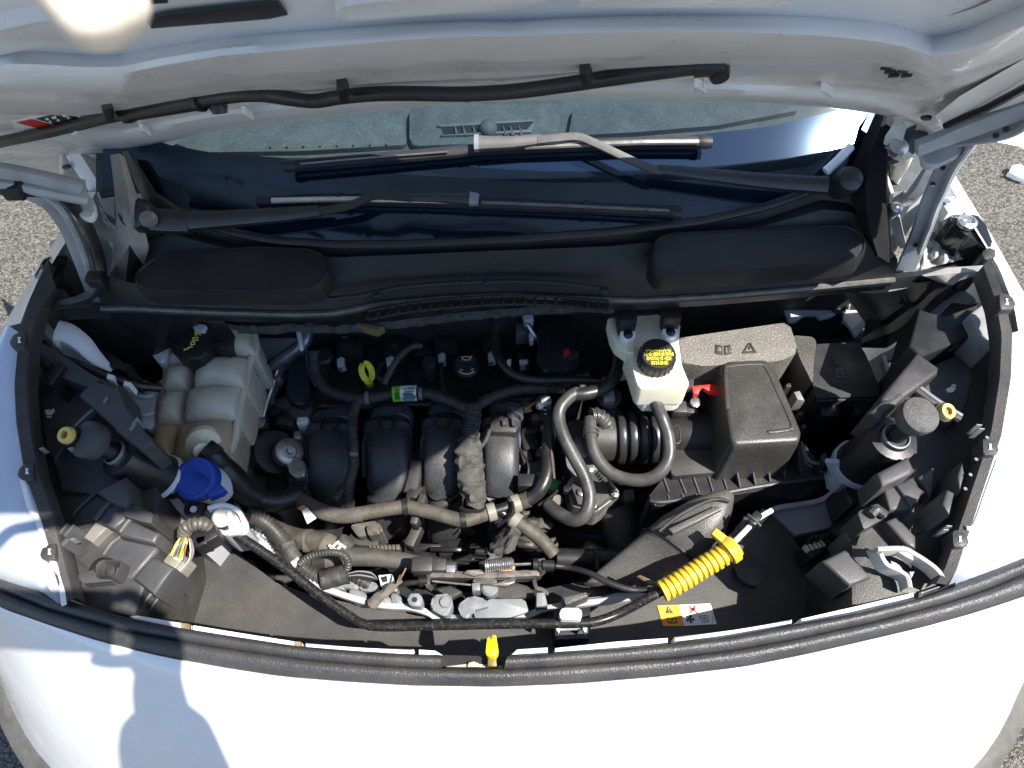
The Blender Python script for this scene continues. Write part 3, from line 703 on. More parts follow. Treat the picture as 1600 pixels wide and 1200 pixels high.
# sticker at the left end
hslab([(18, 190), (110, 170), (148, 178), (90, 196), (40, 204), (22, 200)], .016, .001, lab, "sticker", 0)
hslab([(26, 192), (50, 187), (82, 196), (60, 201)], .0168, .001, red, "sticker_red_corner", 0)
hslab([(56, 186), (108, 173.5), (142, 179), (88, 194), (80, 193)], .0166, .001, ink, "sticker_print", 0)
for u, v, a in ((70, 186, 5), (80, 184, 7), (88, 188, 4), (97, 181, 6), (104, 184, 4), (112, 179, 5), (120, 182, 6), (128, 179, 3), (92, 178, 3), (76, 190, 3)):
    hslab([(u, v), (u + a, v - a * .3), (u + a + 2, v + 1.5), (u + 3, v + 2.2)], .0172, .0008, lab, "sticker_mark", 0)
# folded side flanges of the bonnet towards the hinges
b = B(); b.rows([[PH(u, v, .0) for u, v in ((-60, 262), (25, 230), (140, 240))], [PH(u, v, -.03) for u, v in ((-60, 275), (30, 245), (145, 246))], [PH(u, v, -.02) for u, v in ((-60, 290), (10, 260), (85, 275))], [PH(u, v, -.04) for u, v in ((-60, 300), (10, 270), (90, 278))]], 16); part(bon, "side_flange", b, hoodm)
b = B(); b.grid(lambda s, t: PH(92 + 75 * s, 240 + 2 * s + (40 + 16 * math.sin(5 * s)) * t, -.01 - .03 * t + .012 * math.sin(9 * s + 1)), 14, 6); part(bon, "hinge_plate", b, hoodm)
b = B(); b.rows([[PH(u, v, .02) for u, v in ((1460, 182), (1500, 150), (1600, 92), (1680, 40))], [PH(u, v, .012) for u, v in ((1470, 194), (1520, 168), (1620, 108), (1690, 60))], [PH(u, v, -.01) for u, v in ((1475, 200), (1530, 176), (1630, 116), (1700, 70))], [PH(u, v, -.03) for u, v in ((1480, 204), (1535, 184), (1630, 125), (1700, 80))]], 20); part(bon, "side_flange", b, hoodm)
b = B(); b.sweep([PH(u, v, .012) for u, v in ((1478, 196), (1540, 170), (1620, 128), (1700, 85))], .004, n=6); part(bon, "flange_seal", b, rub)
b = B(); b.grid(lambda s, t: PH(1385 + 80 * s, 180 + 8 * s + (34 + 8 * math.sin(6 * s)) * t, -.005 - .035 * t + .010 * math.sin(8 * s)), 14, 6); part(bon, "hinge_plate", b, hoodm)

# washer hose under the bonnet
wh = thing("washer_hose", "black washer hose clipped along the underside of the bonnet", "hose", PH(700, 150, .02))
hp = [(-40, 232), (0, 222), (80, 205), (150, 187), (200, 176), (270, 164), (320, 156), (370, 149), (410, 148), (450, 154), (490, 158), (530, 152), (580, 147), (640, 146), (720, 147), (800, 143), (880, 133), (960, 121), (1040, 110), (1095, 103), (1125, 101)]
b = B(); b.sweep(cr([PH(u, v, .022) for u, v in hp], 6), .0062, n=10); part(wh, "hose", b, rub)
b = B(); b.sweep(cr([PH(u, v, .022) for u, v in [(195, 177), (230, 171), (290, 161), (315, 157)]], 4), .0088, n=10, wf=lambda t: 1.1 if t < .15 or t > .85 else .92); part(wh, "hose_sleeve", b, rub)
b = B(); b.sweep([PH(u, v, .022) for u, v in [(1085, 104), (1110, 102), (1132, 101)]], .0085, n=10); part(wh, "end_elbow", b, rub)
for u, v in ((168, 182), (535, 152), (914, 127)):
    b = B(); b.ext([PH(u + x, v + y, .032) for x, y in ((-9, -9), (7, -13), (11, 6), (8, 9), (-4, 10))], -HN * .026, .002); part(wh, "hose_clip", b, blk)
for u, v in ((340, 157), (1122, 104)):
    b = B(); b.sweep([PH(u, v, .02), PH(u + 2, v + 12, .028), PH(u + 4, v + 20, .032)], .009, n=10, wf=lambda t: 1 - .25 * t); part(wh, "spray_nozzle", b, rub)
b = B(); b.ext([PH(u, v, .03) for u, v in ((112, 212), (119, 207), (124, 213))], -HN * .01, .001); part(wh, "white_tab", b, wpl)

# ================================================================ hinges
hng = mat("pale_grey_hinge_paint", (.34, .36, .385), .42, metal=.1, var=.15, vs=30, dust=.3, dcol=(.24, .225, .2), ds=30, bump=.1, bs=250)
def strap(L, wd, th, b=None, up=(0, 0, 1)):
    b = b or B(); return b.sweep(cr([P(*p) for p in L], 5), wd, th, n=8, ex=.45, up=up)
lh = thing("hinge_linkage", "white painted bonnet hinge at the left rear corner of the bay", "hinge", P(140, 440, .12))
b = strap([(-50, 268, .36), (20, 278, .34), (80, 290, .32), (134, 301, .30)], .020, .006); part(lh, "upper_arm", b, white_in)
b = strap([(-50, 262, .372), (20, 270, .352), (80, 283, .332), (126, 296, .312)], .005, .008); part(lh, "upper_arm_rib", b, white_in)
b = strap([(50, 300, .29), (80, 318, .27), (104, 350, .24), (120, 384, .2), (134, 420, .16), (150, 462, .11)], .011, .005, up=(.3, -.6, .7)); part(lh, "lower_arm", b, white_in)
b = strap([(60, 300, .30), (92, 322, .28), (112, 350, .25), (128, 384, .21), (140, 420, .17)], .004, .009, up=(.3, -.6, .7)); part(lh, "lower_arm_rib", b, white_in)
b = B(); b.prism(rc([(90, 296), (135, 300), (146, 312), (148, 332), (140, 342), (124, 336), (104, 318)], 8), .27, .262, .002); part(lh, "pivot_plate", b, cream)
b = B(); b.lathe(P(124, 316, .272), (0, -.4, .9), [(.007, 0), (.007, .004), (.004, .006), (0, .0062)], 12); part(lh, "pivot_bolt", b, steel)
b = B(); b.prism([(116, 343), (134, 341), (140, 354), (120, 358)], .235, .225, .001); part(lh, "cream_clip", b, cream)
b = B(); b.prism([(128, 363), (144, 362), (147, 374), (140, 376)], .22, .21, .001); part(lh, "cream_clip", b, wpl)
rh = thing("hinge_linkage", "grey metal bonnet hinge with two arms at the right rear corner", "hinge", P(1420, 420, .1))
b = strap([(1510, 218, .33), (1480, 262, .29), (1462, 300, .25), (1450, 330, .22), (1442, 355, .19), (1430, 385, .15), (1415, 420, .11)], .013, .005, up=(-.3, -.6, .7)); part(rh, "main_arm", b, hng)
b = strap([(1517, 222, .34), (1488, 266, .295), (1470, 304, .255), (1457, 335, .225), (1448, 358, .195), (1436, 390, .155)], .003, .010, up=(-.3, -.6, .7)); part(rh, "main_arm_flange", b, hng)
b = strap([(1465, 255, .28), (1450, 275, .26), (1432, 298, .23), (1418, 310, .21), (1396, 313, .2)], .011, .005, up=(0, -.6, .8)); part(rh, "short_arm", b, hng)
b = B(); b.prism(rc([(1440, 232), (1490, 214), (1512, 222), (1500, 240), (1462, 258), (1444, 254)], 6), .33, .322, .002); part(rh, "pivot_plate", b, hng)
b = strap([(1432, 232, .345), (1480, 214, .36), (1540, 192, .385), (1600, 170, .41), (1680, 140, .44)], .006, .010); b = strap([(1510, 215, .345), (1560, 205, .37), (1620, 182, .40), (1680, 160, .43)], .026, .004, b); part(rh, "bonnet_rail", b, hng)
for u, v, z in ((1556, 212, .395), (1572, 202, .40), (1473, 262, .303), (1457, 288, .275), (1430, 383, .165)):
    b = B(); b.lathe(P(u, v, z), (-.2, -.5, .8), [(.0032, 0), (.0032, .0008), (0, .001)], 12); part(rh, "arm_hole", b, blk)
b = B(); b.ext(pts([(1395, 318, .20), (1406, 322, .2), (1404, 340, .18), (1419, 386, .1), (1414, 388, .1), (1396, 345, .16)]), V((0, .01, -.01)), .002); part(rh, "stay_bracket", b, blueg)
b = B(); b.lathe(P(1398, 327, .205), (0, -.3, .95), [(.008, -.012), (.009, 0), (.008, .006), (.004, .008), (0, .008)], 16); part(rh, "stay_bolt", b, steel)
b = B(); b.prism(rc([(1398, 408), (1430, 396), (1440, 418), (1410, 424), (1388, 424)], 6), .10, .06, .004); part(rh, "foot_plate", b, hng)
ub = thing("upper_bracket", "folded white metal bracket beside the right windscreen pillar", "bracket", P(1410, 240, .25))
b = B(); b.ext([P(u, v, z) for u, v, z in ((1408, 190, .33), (1420, 198, .33), (1412, 224, .29), (1390, 226, .28), (1394, 210, .3))], V((0, .012, -.012)), .003); part(ub, "upper_leaf", b, wpl)
b = B(); b.ext([P(u, v, z) for u, v, z in ((1390, 228, .28), (1412, 226, .285), (1430, 244, .26), (1420, 250, .25), (1394, 238, .26))], V((0, .01, -.012)), .003); part(ub, "shelf", b, wpl)
b = B(); b.lathe(P(1403, 230, .288), (0, -.3, .95), [(.012, -.004), (.012, .003), (.007, .006), (0, .007)], 16); part(ub, "shelf_bolt", b, steel)
b = B(); b.ext([P(u, v, z) for u, v, z in ((1392, 244, .25), (1428, 248, .25), (1416, 266, .22), (1404, 290, .19), (1392, 280, .2), (1400, 262, .23))], V((0, .02, -.01)), .003); part(ub, "lower_leaf", b, cream)
b = B(); b.ext([P(u, v, z) for u, v, z in ((1382, 266, .24), (1388, 270, .24), (1398, 300, .2), (1392, 305, .2), (1384, 285, .22))], V((0, .01, -.01)), .002); part(ub, "edge_strip", b, wpl)

# inner wing metal and covers in the rear corners
ic = thing("inner_wing_panel", "pale, shade-blue inner wing sheet metal in the left rear corner", "body panel", P(110, 430, .05))
b = B(); b.grid(lambda s, t: P(78 + 100 * s, 376 + 118 * t - 20 * s * (1 - t), .03 + .02 * math.sin(6 * s + 2 * t) + .01 * math.sin(11 * t)), 16, 14); part(ic, "sheet", b, blueg)
b = B(); b.prism([(150, 440), (192, 444), (200, 470), (160, 478), (140, 470)], .085, .05, .006, 3); part(ic, "stamped_step", b, galv)
for u, v in ((176, 473), (181, 452), (107, 378)):
    b = B(); b.lathe(P(u, v, .09), (0, 0, 1), [(.006, 0), (.006, .003), (.003, .005), (0, .005)], 10); part(ic, "bolt", b, steel)
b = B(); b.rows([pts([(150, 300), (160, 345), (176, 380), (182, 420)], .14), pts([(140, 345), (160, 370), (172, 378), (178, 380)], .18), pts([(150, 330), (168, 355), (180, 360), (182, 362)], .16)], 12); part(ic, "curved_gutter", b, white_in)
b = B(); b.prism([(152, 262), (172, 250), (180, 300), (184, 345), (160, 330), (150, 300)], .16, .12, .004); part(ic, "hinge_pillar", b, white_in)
ic2 = thing("inner_wing_panel", "crinkled pale sheet in the right rear corner beside the hinge", "body panel", P(1470, 400, .05))
b = B(); b.grid(lambda s, t: P(1425 + 80 * s, 350 + 75 * t - 20 * s, .06 + .012 * noise.noise(V((7 * s, 6 * t, 1))) + .02 * s), 22, 18); part(ic2, "sheet", b, mat("dusty_pale_sheet", (.33, .34, .33), .4, dust=.3, dcol=(.4, .38, .34), ds=20, coat=.2))
b = B(); b.prism([(1466, 308), (1492, 306), (1526, 332), (1482, 332)], .12, .10, .003); part(ic2, "painted_flange", b, white)
b = B(); b.lathe(P(1478, 316, .122), (0, 0, 1), [(.006, 0), (.006, .003), (0, .004)], 10); part(ic2, "bolt", b, steel)
# black covers at the outer corners
cc = thing("corner_cover", "black plastic corner cover at the left rear wing edge", "corner cover", P(75, 430, .1))
b = B(); b.prism(rc([(72, 400), (103, 396), (106, 408), (98, 432), (84, 446), (56, 446), (54, 430)], 4), .10, .04, .006, 3); part(cc, "cover_body", b, rub)
b = B(); b.lathe(P(82, 416, .10), (0, 0, 1), [(.014, 0), (.014, .006), (.009, .009), (.006, .004), (0, .004)], 16); part(cc, "fastener", b, blk)
b = B(); b.prism([(98, 424), (106, 428), (104, 433), (95, 430)], .08, .07, .001); part(cc, "side_tab", b, blk)
b = B(); b.prism([(45, 446), (98, 450), (97, 470), (46, 474), (40, 462)], .09, .0, .004); part(cc, "lower_block", b, blk_d)
cc2 = thing("corner_cover", "glossy black corner cover at the right rear wing edge", "corner cover", P(1520, 360, .1))
b = B(); b.prism(rc([(1486, 334), (1525, 334), (1540, 350), (1552, 382), (1540, 388), (1510, 368), (1488, 350)], 4), .115, .05, .006, 3); part(cc2, "cover_body", b, mat("gloss_black_plastic", (.015, .015, .017), .15))
b = B(); b.lathe(P(1509, 350, .117), (0, 0, 1), [(.014, 0), (.014, .006), (.009, .009), (.006, .004), (0, .004)], 16); part(cc2, "fastener", b, steel)
b = B(); b.prism(rc([(1535, 390), (1552, 386), (1558, 398), (1550, 406), (1536, 404)], 5), .12, .05, .006, 3); part(cc2, "end_knob", b, blk_d)
b = B(); b.prism([(1490, 350), (1530, 385), (1540, 410), (1500, 430), (1490, 400)], .07, .0, .004); part(cc2, "lower_block", b, blk)
# black washer pipe on the left hinge
ps = thing("washer_pipe", "black pipe curving from the left hinge down behind the headlight", "pipe", P(150, 440, .14))
b = B(); b.tube([(-20, 293, .34), (35, 298, .33), (70, 300, .32), (98, 308, .30), (120, 330, .27), (136, 352, .25), (148, 380, .22), (157, 410, .19), (158, 435, .17), (148, 456, .15), (120, 470, .14), (90, 476, .13), (70, 488, .11), (58, 510, .08), (62, 535, .06), (84, 556, .04), (112, 566, .06), (150, 580, .07), (180, 592, .07), (215, 602, .06), (250, 606, .04)], .0066, n=10); part(ps, "pipe", b, rub)
for u, v, z in ((22, 297, .335), (152, 437, .175)):
    b = B(); b.box(P(u, v, z), (.022, .016, .018), bevel=.002); part(ps, "pipe_clip", b, blk)
for u, v in ((172, 588), (198, 599)):
    b = B(); b.prism([(u - 4, v - 5), (u + 6, v - 2), (u + 4, v + 6), (u - 6, v + 3)], .082, .06, .001); part(ps, "white_tape_band", b, wpl)
# door mirror glimpsed at the right edge
dm = thing("door_mirror", "white door mirror housing just showing at the right edge", "door mirror", V((1.0, 1.08, -.02)))
def mir(u, v, t): return EYE + ray(u, v) * t
b = B(); b.ext([mir(u, v, 1.32) for u, v in ((1556, 226), (1600, 232), (1680, 240), (1700, 215), (1640, 208), (1585, 216))], V((.03, .10, .05)), .008, 3); part(dm, "housing", b, white)
# ================================================================ headlight housings
hl = thing("headlight", "black headlight housing with clear outer lens in the left front corner", "headlight", P(130, 720, -.1), "headlights in the front corners")
lo_ = [(75, 405), (45, 470), (30, 520), (22, 600), (25, 660), (38, 740), (60, 800), (80, 880), (100, 945)]
li_ = [(88, 450), (62, 480), (50, 530), (46, 600), (50, 660), (64, 738), (86, 800), (104, 870), (120, 935)]
SZ = .06
def fz(v): return .065 + .085 * min(max((900 - v) / 430, 0), 1)
def Z3(L, d=0.0): return [(u, v, fz(v) + d) for u, v in L]
def flange(t, outer, inner, z, drop):
    b = B(); o, i = resample(pts(Z3(outer)), 40), resample(pts(Z3(inner, -.004)), 40)
    b.loft([[p + V((0, 0, -.02)) for p in o], o, [p.lerp(q, .12) + V((0, 0, .003)) for p, q in zip(o, i)], [p.lerp(q, .85) + V((0, 0, .003)) for p, q in zip(o, i)], i, [q + V((0, 0, -drop)) for q in i]], closed=False)
    return part(t, "top_flange", b, blk_d)
flange(hl, lo_, li_, SZ, .02)
b = B(); lens_o = [(4, 512), (-50, 610), (-90, 720), (-95, 800), (-60, 870), (0, 905), (60, 930), (100, 950)]
o, i = resample(pts(Z3(lens_o, -.03)), 30), resample(pts(Z3([(30, 520), (22, 600), (25, 660), (38, 740), (60, 800), (80, 880), (100, 945)], -.006)), 30)
b.loft([i, [p.lerp(q, .3) + V((0, 0, .012)) for p, q in zip(i, o)], [p.lerp(q, .7) + V((0, 0, .008)) for p, q in zip(i, o)], o, [q + V((-.01, -.01, -.08)) for q in o], [q + V((-.02, -.02, -.4)) for q in o]], closed=False)
part(hl, "lens", b, lensm, smooth=70)
b = B(); b.sweep(cr(pts(Z3([(33, 740), (46, 790), (60, 815), (70, 850), (92, 900), (100, 945)], .003)), 5), .003, .002, n=6); part(hl, "lens_edge", b, wpl)
def tabs(t, L, z):
    for (u, v, s) in L:
        z = fz(v)
        b = B(); b.prism(rc([(u - 11 * s, v - 14), (u + 4 * s, v - 11), (u + 14 * s, v), (u + 12 * s, v + 12), (u - 10 * s, v + 13)], 4), z + .006, z - .02, .002); part(t, "clip_tab", b, blk_d)
        b = B(); b.prism([(u - 2, v - 5), (u + 3, v - 5), (u + 1, v - 1), (u + 4, v + 4), (u - 2, v + 4), (u, v)], z + .0072, z, .0005); part(t, "tab_opening", b, wpl)
tabs(hl, [(29, 531, -1), (41, 736, -1), (76, 862, -1)], SZ)
for u, v in ((66, 828), (60, 700), (105, 700), (108, 842)):
    b = B(); b.prism([(u, v), (u + 8, v - 2), (u + 8.5, v - .5), (u + .5, v + 1.5)], fz(v) + .004, fz(v) - .01, .0005); part(hl, "flange_slot", b, galv)
b = B(); b.prism([(54, 505), (66, 535), (120, 585), (180, 625), (236, 692), (244, 760), (250, 850), (210, 965), (120, 950), (92, 880), (66, 760), (46, 600)], .028, -.25, .006); part(hl, "housing_base", b, blk_d)
def blk_(t, L, z, zb=None, m=None, bev=.004, name="housing_step", r=0, taper=1.0):
    zb = (z - .06) if zb is None else zb
    b = B(); b.prism(rc(L, r) if r else L, z, zb, bev, 3, taper); return part(t, name, b, m or blk_d)
HB = blk_d
smooth_blk = mat("smooth_grey_black_plastic", (.042, .043, .047), .5, bump=.25, bs=500, var=.2, vs=15, dust=.35, dcol=(.14, .125, .105), ds=12)
ZOFF = .105
blk_(hl, [(56, 530), (90, 545), (150, 595), (168, 602), (165, 618), (110, 594), (64, 580)], -.02, m=smooth_blk)
blk_(hl, [(58, 548), (76, 560), (76, 572), (58, 568)], .0, m=blk)
blk_(hl, [(64, 585), (84, 558), (100, 570), (78, 602)], -.01, m=blk)
blk_(hl, [(60, 618), (108, 598), (150, 630), (158, 640), (100, 690), (86, 726), (70, 700)], -.055, m=smooth_blk)
blk_(hl, [(122, 618), (142, 598), (152, 594), (180, 612), (186, 600), (194, 640), (234, 680), (238, 690), (222, 702), (180, 672), (170, 655)], .0, m=smooth_blk, bev=.005)
blk_(hl, [(80, 720), (112, 686), (160, 690), (210, 742), (200, 782), (152, 768), (95, 770)], -.07, m=smooth_blk)
b = B(); b.tube([(110, 676, -.035), (132, 655, -.035), (155, 634, -.035)], .006, n=8); part(hl, "adjuster_rail", b, smooth_blk)
b = B(); b.tube([(113, 671, -.029), (133, 651, -.029), (152, 634, -.029)], .0018, n=6); part(hl, "rail_edge_line", b, galv)  # thin pale metal line along the rail
for q in ([(205, 662), (214, 650), (216, 653), (208, 664)], [(201, 670), (210, 659), (212, 661), (204, 673)], [(160, 628), (166, 618), (168, 620), (162, 630)]):
    blk_(hl, q, .003, -.02, galv, .0005, "small_rib")
for q in ([(70, 641), (77, 639), (75, 643), (84, 638), (85, 642), (80, 648), (72, 648)], [(73, 650), (80, 650), (79, 652), (73, 652)]):
    blk_(hl, q, -.0538, -.058, lab, 0, "paint_mark")
# yellow adjuster wheel
ylw = mat("pale_yellow_plastic", (.60, .44, .12), .45, var=.08)
def adjuster(t, u, v, z, tilt):
    b = B(); b.lathe(P(u, v, z), tilt, [(.0052, -.004), (.0052, .004), (.0095, .004), (.0105, .001), (.0105, -.004)], 24); part(t, "adjuster_ring", b, ylw)
    b = B(); b.lathe(P(u, v, z), tilt, [(.0054, -.006), (.0054, -.001), (.0, -.001)], 6); part(t, "adjuster_hex", b, mat("amber_plastic", (.30, .15, .02), .5))
    b = B(); b.lathe(P(u, v, z), tilt, [(.0125, -.02), (.0125, -.003), (.011, -.003)], 24); part(t, "adjuster_socket", b, blk)
adjuster(hl, 104, 680, .01, (-.2, -.3, .9))
# lower sunlit steps
blk_(hl, [(62, 792), (120, 778), (148, 768), (172, 785), (140, 822), (100, 832)], -.075, m=smooth_blk)
blk_(hl, [(150, 815), (172, 786), (196, 792), (195, 812), (178, 826)], -.055, m=smooth_blk)
blk_(hl, [(148, 768), (196, 744), (202, 778), (196, 790), (172, 784)], -.035, m=smooth_blk)
blk_(hl, [(195, 780), (212, 788), (240, 803), (236, 818), (225, 816), (193, 806)], -.045, m=blk_d, r=3)
blk_(hl, [(130, 840), (149, 815), (167, 824), (144, 848)], -.06, m=mat("light_grey_tab", (.16, .15, .135), .5, dust=.3), bev=.002)
blk_(hl, [(178, 826), (196, 808), (248, 832), (241, 850), (186, 838)], -.06, m=smooth_blk, bev=.006)
blk_(hl, [(112, 872), (118, 866), (152, 830), (176, 830), (246, 852), (244, 862), (205, 906), (150, 904)], -.075, m=smooth_blk, bev=.006)
blk_(hl, [(206, 904), (238, 868), (272, 886), (240, 930)], -.065, m=smooth_blk, bev=.005)
blk_(hl, [(184, 912), (210, 912), (240, 932), (206, 972), (158, 962)], -.095, m=smooth_blk, bev=.006)
blk_(hl, [(136, 920), (182, 912), (160, 958), (130, 945)], -.10, m=smooth_blk, bev=.006)
blk_(hl, [(242, 930), (262, 906), (264, 914), (228, 962), (214, 970)], -.10, m=blk_d)
for L in ([(162, 868, -.073), (174, 850, -.073), (190, 838, -.073)], [(188, 832, -.058), (200, 816, -.058), (206, 810, -.058)], [(148, 812, -.053), (162, 794, -.053), (174, 782, -.053)], [(114, 806, -.073), (126, 792, -.073), (148, 772, -.073)], [(208, 965, -.09), (224, 944, -.09), (238, 926, -.09)], [(185, 956, -.093), (200, 936, -.093), (214, 918, -.093)]):
    b = B(); b.tube(L, .0035, n=8); part(hl, "moulded_ridge", b, smooth_blk)
for q in ([(90, 832), (104, 816), (106, 818), (93, 835)], [(98, 836), (114, 818), (116, 820), (101, 839)], [(93, 850), (102, 840), (108, 842), (98, 854)]):
    blk_(hl, q, -.03, -.1, smooth_blk, .001, "small_rib")
b = B(); rg = rc([(150, 884), (160, 875), (192, 876), (190, 888), (180, 904), (150, 903)], 6); top = pts(rg, -.055); c = sum(top, V()) / len(top)
b.loft([[V((p.x, p.y, -.1)) for p in top], top, [c + (p - c) * .93 + V((0, 0, .003)) for p in top], [c + (p - c) * .8 for p in top], [c + (p - c) * .72 + V((0, 0, -.02)) for p in top]], True, False); part(hl, "socket_frame", b, smooth_blk)
b = B(); b.lathe(P(162, 893, -.078), (-.1, -.2, .9), [(.017, -.02), (.017, .004), (.012, .010), (0, .011)], 20); part(hl, "bulb_plug", b, rub)
b = B(); b.prism([(116, 900), (148, 888), (150, 902), (176, 904), (172, 908), (130, 912)], -.06, -.1, .002); part(hl, "socket_arm", b, smooth_blk)
ZOFF = .075
# wiring connector
cn = thing("headlight_connector", "grey connector with thin coloured wires beside the left headlight", "connector", P(275, 870, -.08))
b = B(); b.prism(rc([(254, 876), (270, 858), (290, 868), (272, 890)], 3), -.07, -.11, .003); part(cn, "connector_body", b, mat("beige_connector", (.19, .18, .15), .5, dust=.2))
b = B(); b.prism([(270, 872), (276, 864), (284, 868), (278, 876)], -.066, -.075, .001); part(cn, "latch", b, wpl)
b = B(); b.prism([(240, 925), (286, 876), (290, 880), (246, 930)], -.075, -.1, .002); part(cn, "rail", b, mat("pale_rail", (.20, .19, .165), .5))
wm = [mat("wire_" + n_, c_, .4) for n_, c_ in (("yellow", (.7, .6, .05)), ("white", (.6, .6, .55)), ("brown", (.25, .10, .04)), ("grey", (.2, .2, .2)), ("green", (.2, .4, .05)))]
for k in range(8):
    b = B(); b.tube([(266 + 3 * k, 868 + 1.0 * k, -.066), (276 + 2.4 * k + random.uniform(-3, 3), 852 + random.uniform(-3, 4), -.05), (283 + 1.6 * k, 838 + random.uniform(-2, 2), -.055), (288 + k, 830, -.06)], .0011, n=6); part(cn, "wire", b, wm[k % 5])
for k in range(3):
    b = B(); b.tube([(296 + k, 842, -.058), (298 + 2 * k, 862, -.06), (292 + k, 880, -.07), (262 + 3 * k, 912, -.085)], .0012, n=6); part(cn, "wire", b, wm[(k + 1) % 5])
b = B(); b.corr(cr(pts([(288, 836, -.06), (290, 826, -.045), (300, 820, -.04), (314, 818, -.04), (326, 824, -.05), (330, 836, -.06)]), 8), .008, .005, .2); part(cn, "corrugated_sleeve", b, mat("brown_grey_conduit", (.07, .06, .05), .5, dust=.3))
b = B(); b.box(P(326, 842, -.06), (.03, .022, .03), Matrix.Rotation(.6, 3, 'Z'), .004); b.box(P(320, 850, -.06), (.016, .014, .03), Matrix.Rotation(.2, 3, 'Z'), .003); part(cn, "black_plug", b, blk)

ZOFF = 0.0
hr = thing("headlight", "black headlight housing with clear outer lens in the right front corner", "headlight", P(1470, 720, -.1), "headlights in the front corners")
ro_ = [(1548, 402), (1570, 470), (1582, 520), (1580, 590), (1565, 680), (1545, 740), (1515, 830), (1495, 890), (1478, 915)]
ri_ = [(1532, 420), (1552, 475), (1560, 525), (1557, 592), (1543, 680), (1522, 742), (1492, 830), (1472, 888), (1458, 912)]
flange(hr, ro_, ri_, SZ, .02)
lens_o = [(1655, 520), (1690, 610), (1710, 720), (1690, 800), (1640, 860), (1570, 893), (1490, 916)]
o, i = resample(pts(Z3(lens_o, -.03)), 30), resample(pts(Z3([(1582, 520), (1580, 590), (1565, 680), (1545, 740), (1515, 830), (1495, 890), (1482, 914)], -.006)), 30)
b = B(); b.loft([i, [p.lerp(q, .3) + V((0, 0, .012)) for p, q in zip(i, o)], [p.lerp(q, .7) + V((0, 0, .008)) for p, q in zip(i, o)], o, [q + V((.01, -.01, -.08)) for q in o], [q + V((.02, -.02, -.4)) for q in o]], closed=False)
part(hr, "lens", b, lensm, smooth=70)
b = B(); b.sweep(cr(pts(Z3([(1558, 720), (1540, 770), (1522, 820), (1510, 825)], .003)), 5), .0025, .002, n=6); part(hr, "lens_edge", b, wpl)
tabs(hr, [(1573, 471, 1), (1547, 698, 1), (1500, 842, 1)], SZ)
for u, v in ((1525, 718), (1516, 742), (1508, 764), (1542, 684)):
    b = B(); b.lathe(P(u, v, fz(v) + .004), (0, 0, 1), [(.0022, 0), (.0022, .001), (0, .001)], 8); part(hr, "flange_pip", b, galv)
for u, v in ((1526, 662), (1530, 668), (1474, 826), (1479, 820)):
    b = B(); b.prism([(u, v), (u + 9, v + 1), (u + 9, v + 2.6), (u, v + 2)], fz(v) + .004, fz(v) - .02, .0005); part(hr, "flange_slot", b, galv)
b = B(); b.prism([(1552, 480), (1490, 470), (1420, 540), (1400, 620), (1390, 730), (1330, 850), (1330, 945), (1400, 955), (1462, 930), (1490, 850), (1530, 740), (1562, 600)], .028, -.25, .006); part(hr, "housing_base", b, blk_d)
ZOFF = .105
blk_(hr, [(1428, 596), (1445, 575), (1515, 545), (1520, 600), (1505, 650), (1488, 660), (1440, 612)], -.055, m=smooth_blk)
blk_(hr, [(1376, 620), (1434, 550), (1468, 574), (1466, 584), (1400, 630), (1378, 626)], -.0, m=blk_d, bev=.006)
blk_(hr, [(1358, 642), (1404, 602), (1420, 612), (1416, 622), (1376, 652)], .0, m=blk_d, bev=.006)
blk_(hr, [(1404, 608), (1416, 598), (1468, 638), (1460, 648), (1430, 640)], -.025, m=mat("sunlit_tone_plastic", (.13, .13, .135), .5, dust=.2))  # paler base colour stands in for sunlight on this strip
b = B(); b.tube([(1418, 600, -.015), (1455, 628, -.015), (1500, 656, -.015)], .005, n=8); part(hr, "adjuster_rail", b, blk_d)
b = B(); b.tube([(1424, 595, -.015), (1462, 624, -.015), (1503, 650, -.015)], .003, n=8); part(hr, "adjuster_rail", b, galv)
for q in ([(1478, 608), (1486, 604), (1494, 606), (1490, 612), (1482, 613)], [(1488, 600), (1494, 601), (1493, 604), (1487, 603)]):
    blk_(hr, q, -.0538, -.058, lab, 0, "paint_mark")
adjuster(hr, 1479, 643, .01, (.2, -.3, .9))
blk_(hr, [(1436, 480), (1476, 500), (1530, 470), (1530, 520), (1470, 545), (1440, 560), (1420, 540)], -.02, m=blk)
blk_(hr, [(1515, 490), (1536, 474), (1552, 500), (1553, 540), (1530, 520)], .0, m=mat("light_grey_flap", (.22, .225, .23), .5))
blk_(hr, [(1370, 738), (1420, 712), (1431, 735), (1424, 742), (1378, 762)], -.02, m=smooth_blk, bev=.006)
blk_(hr, [(1380, 762), (1428, 744), (1442, 770), (1428, 796), (1390, 798)], -.05, m=smooth_blk)
blk_(hr, [(1400, 758), (1420, 749), (1446, 768), (1429, 780), (1426, 794)], -.045, m=smooth_blk, bev=.003)
blk_(hr, [(1434, 745), (1460, 728), (1462, 750), (1455, 776)], -.05, m=smooth_blk)
blk_(hr, [(1472, 788), (1480, 764), (1492, 770), (1484, 806)], -.0, m=smooth_blk, bev=.003)
blk_(hr, [(1496, 745), (1504, 720), (1508, 740), (1500, 770)], -.01, m=smooth_blk, bev=.003)
blk_(hr, [(1340, 800), (1372, 786), (1388, 806), (1350, 828)], -.05, m=blk_d, r=3)
b = B(); b.tube([(1360, 805, -.045), (1370, 797, -.045), (1384, 806, -.045)], .006, n=8); part(hr, "moulded_ridge", b, smooth_blk)
blk_(hr, [(1384, 814), (1402, 806), (1432, 838), (1432, 858), (1418, 852)], -.055, m=smooth_blk)
blk_(hr, [(1430, 780), (1466, 800), (1446, 830), (1432, 836), (1404, 800)], -.075, m=smooth_blk)
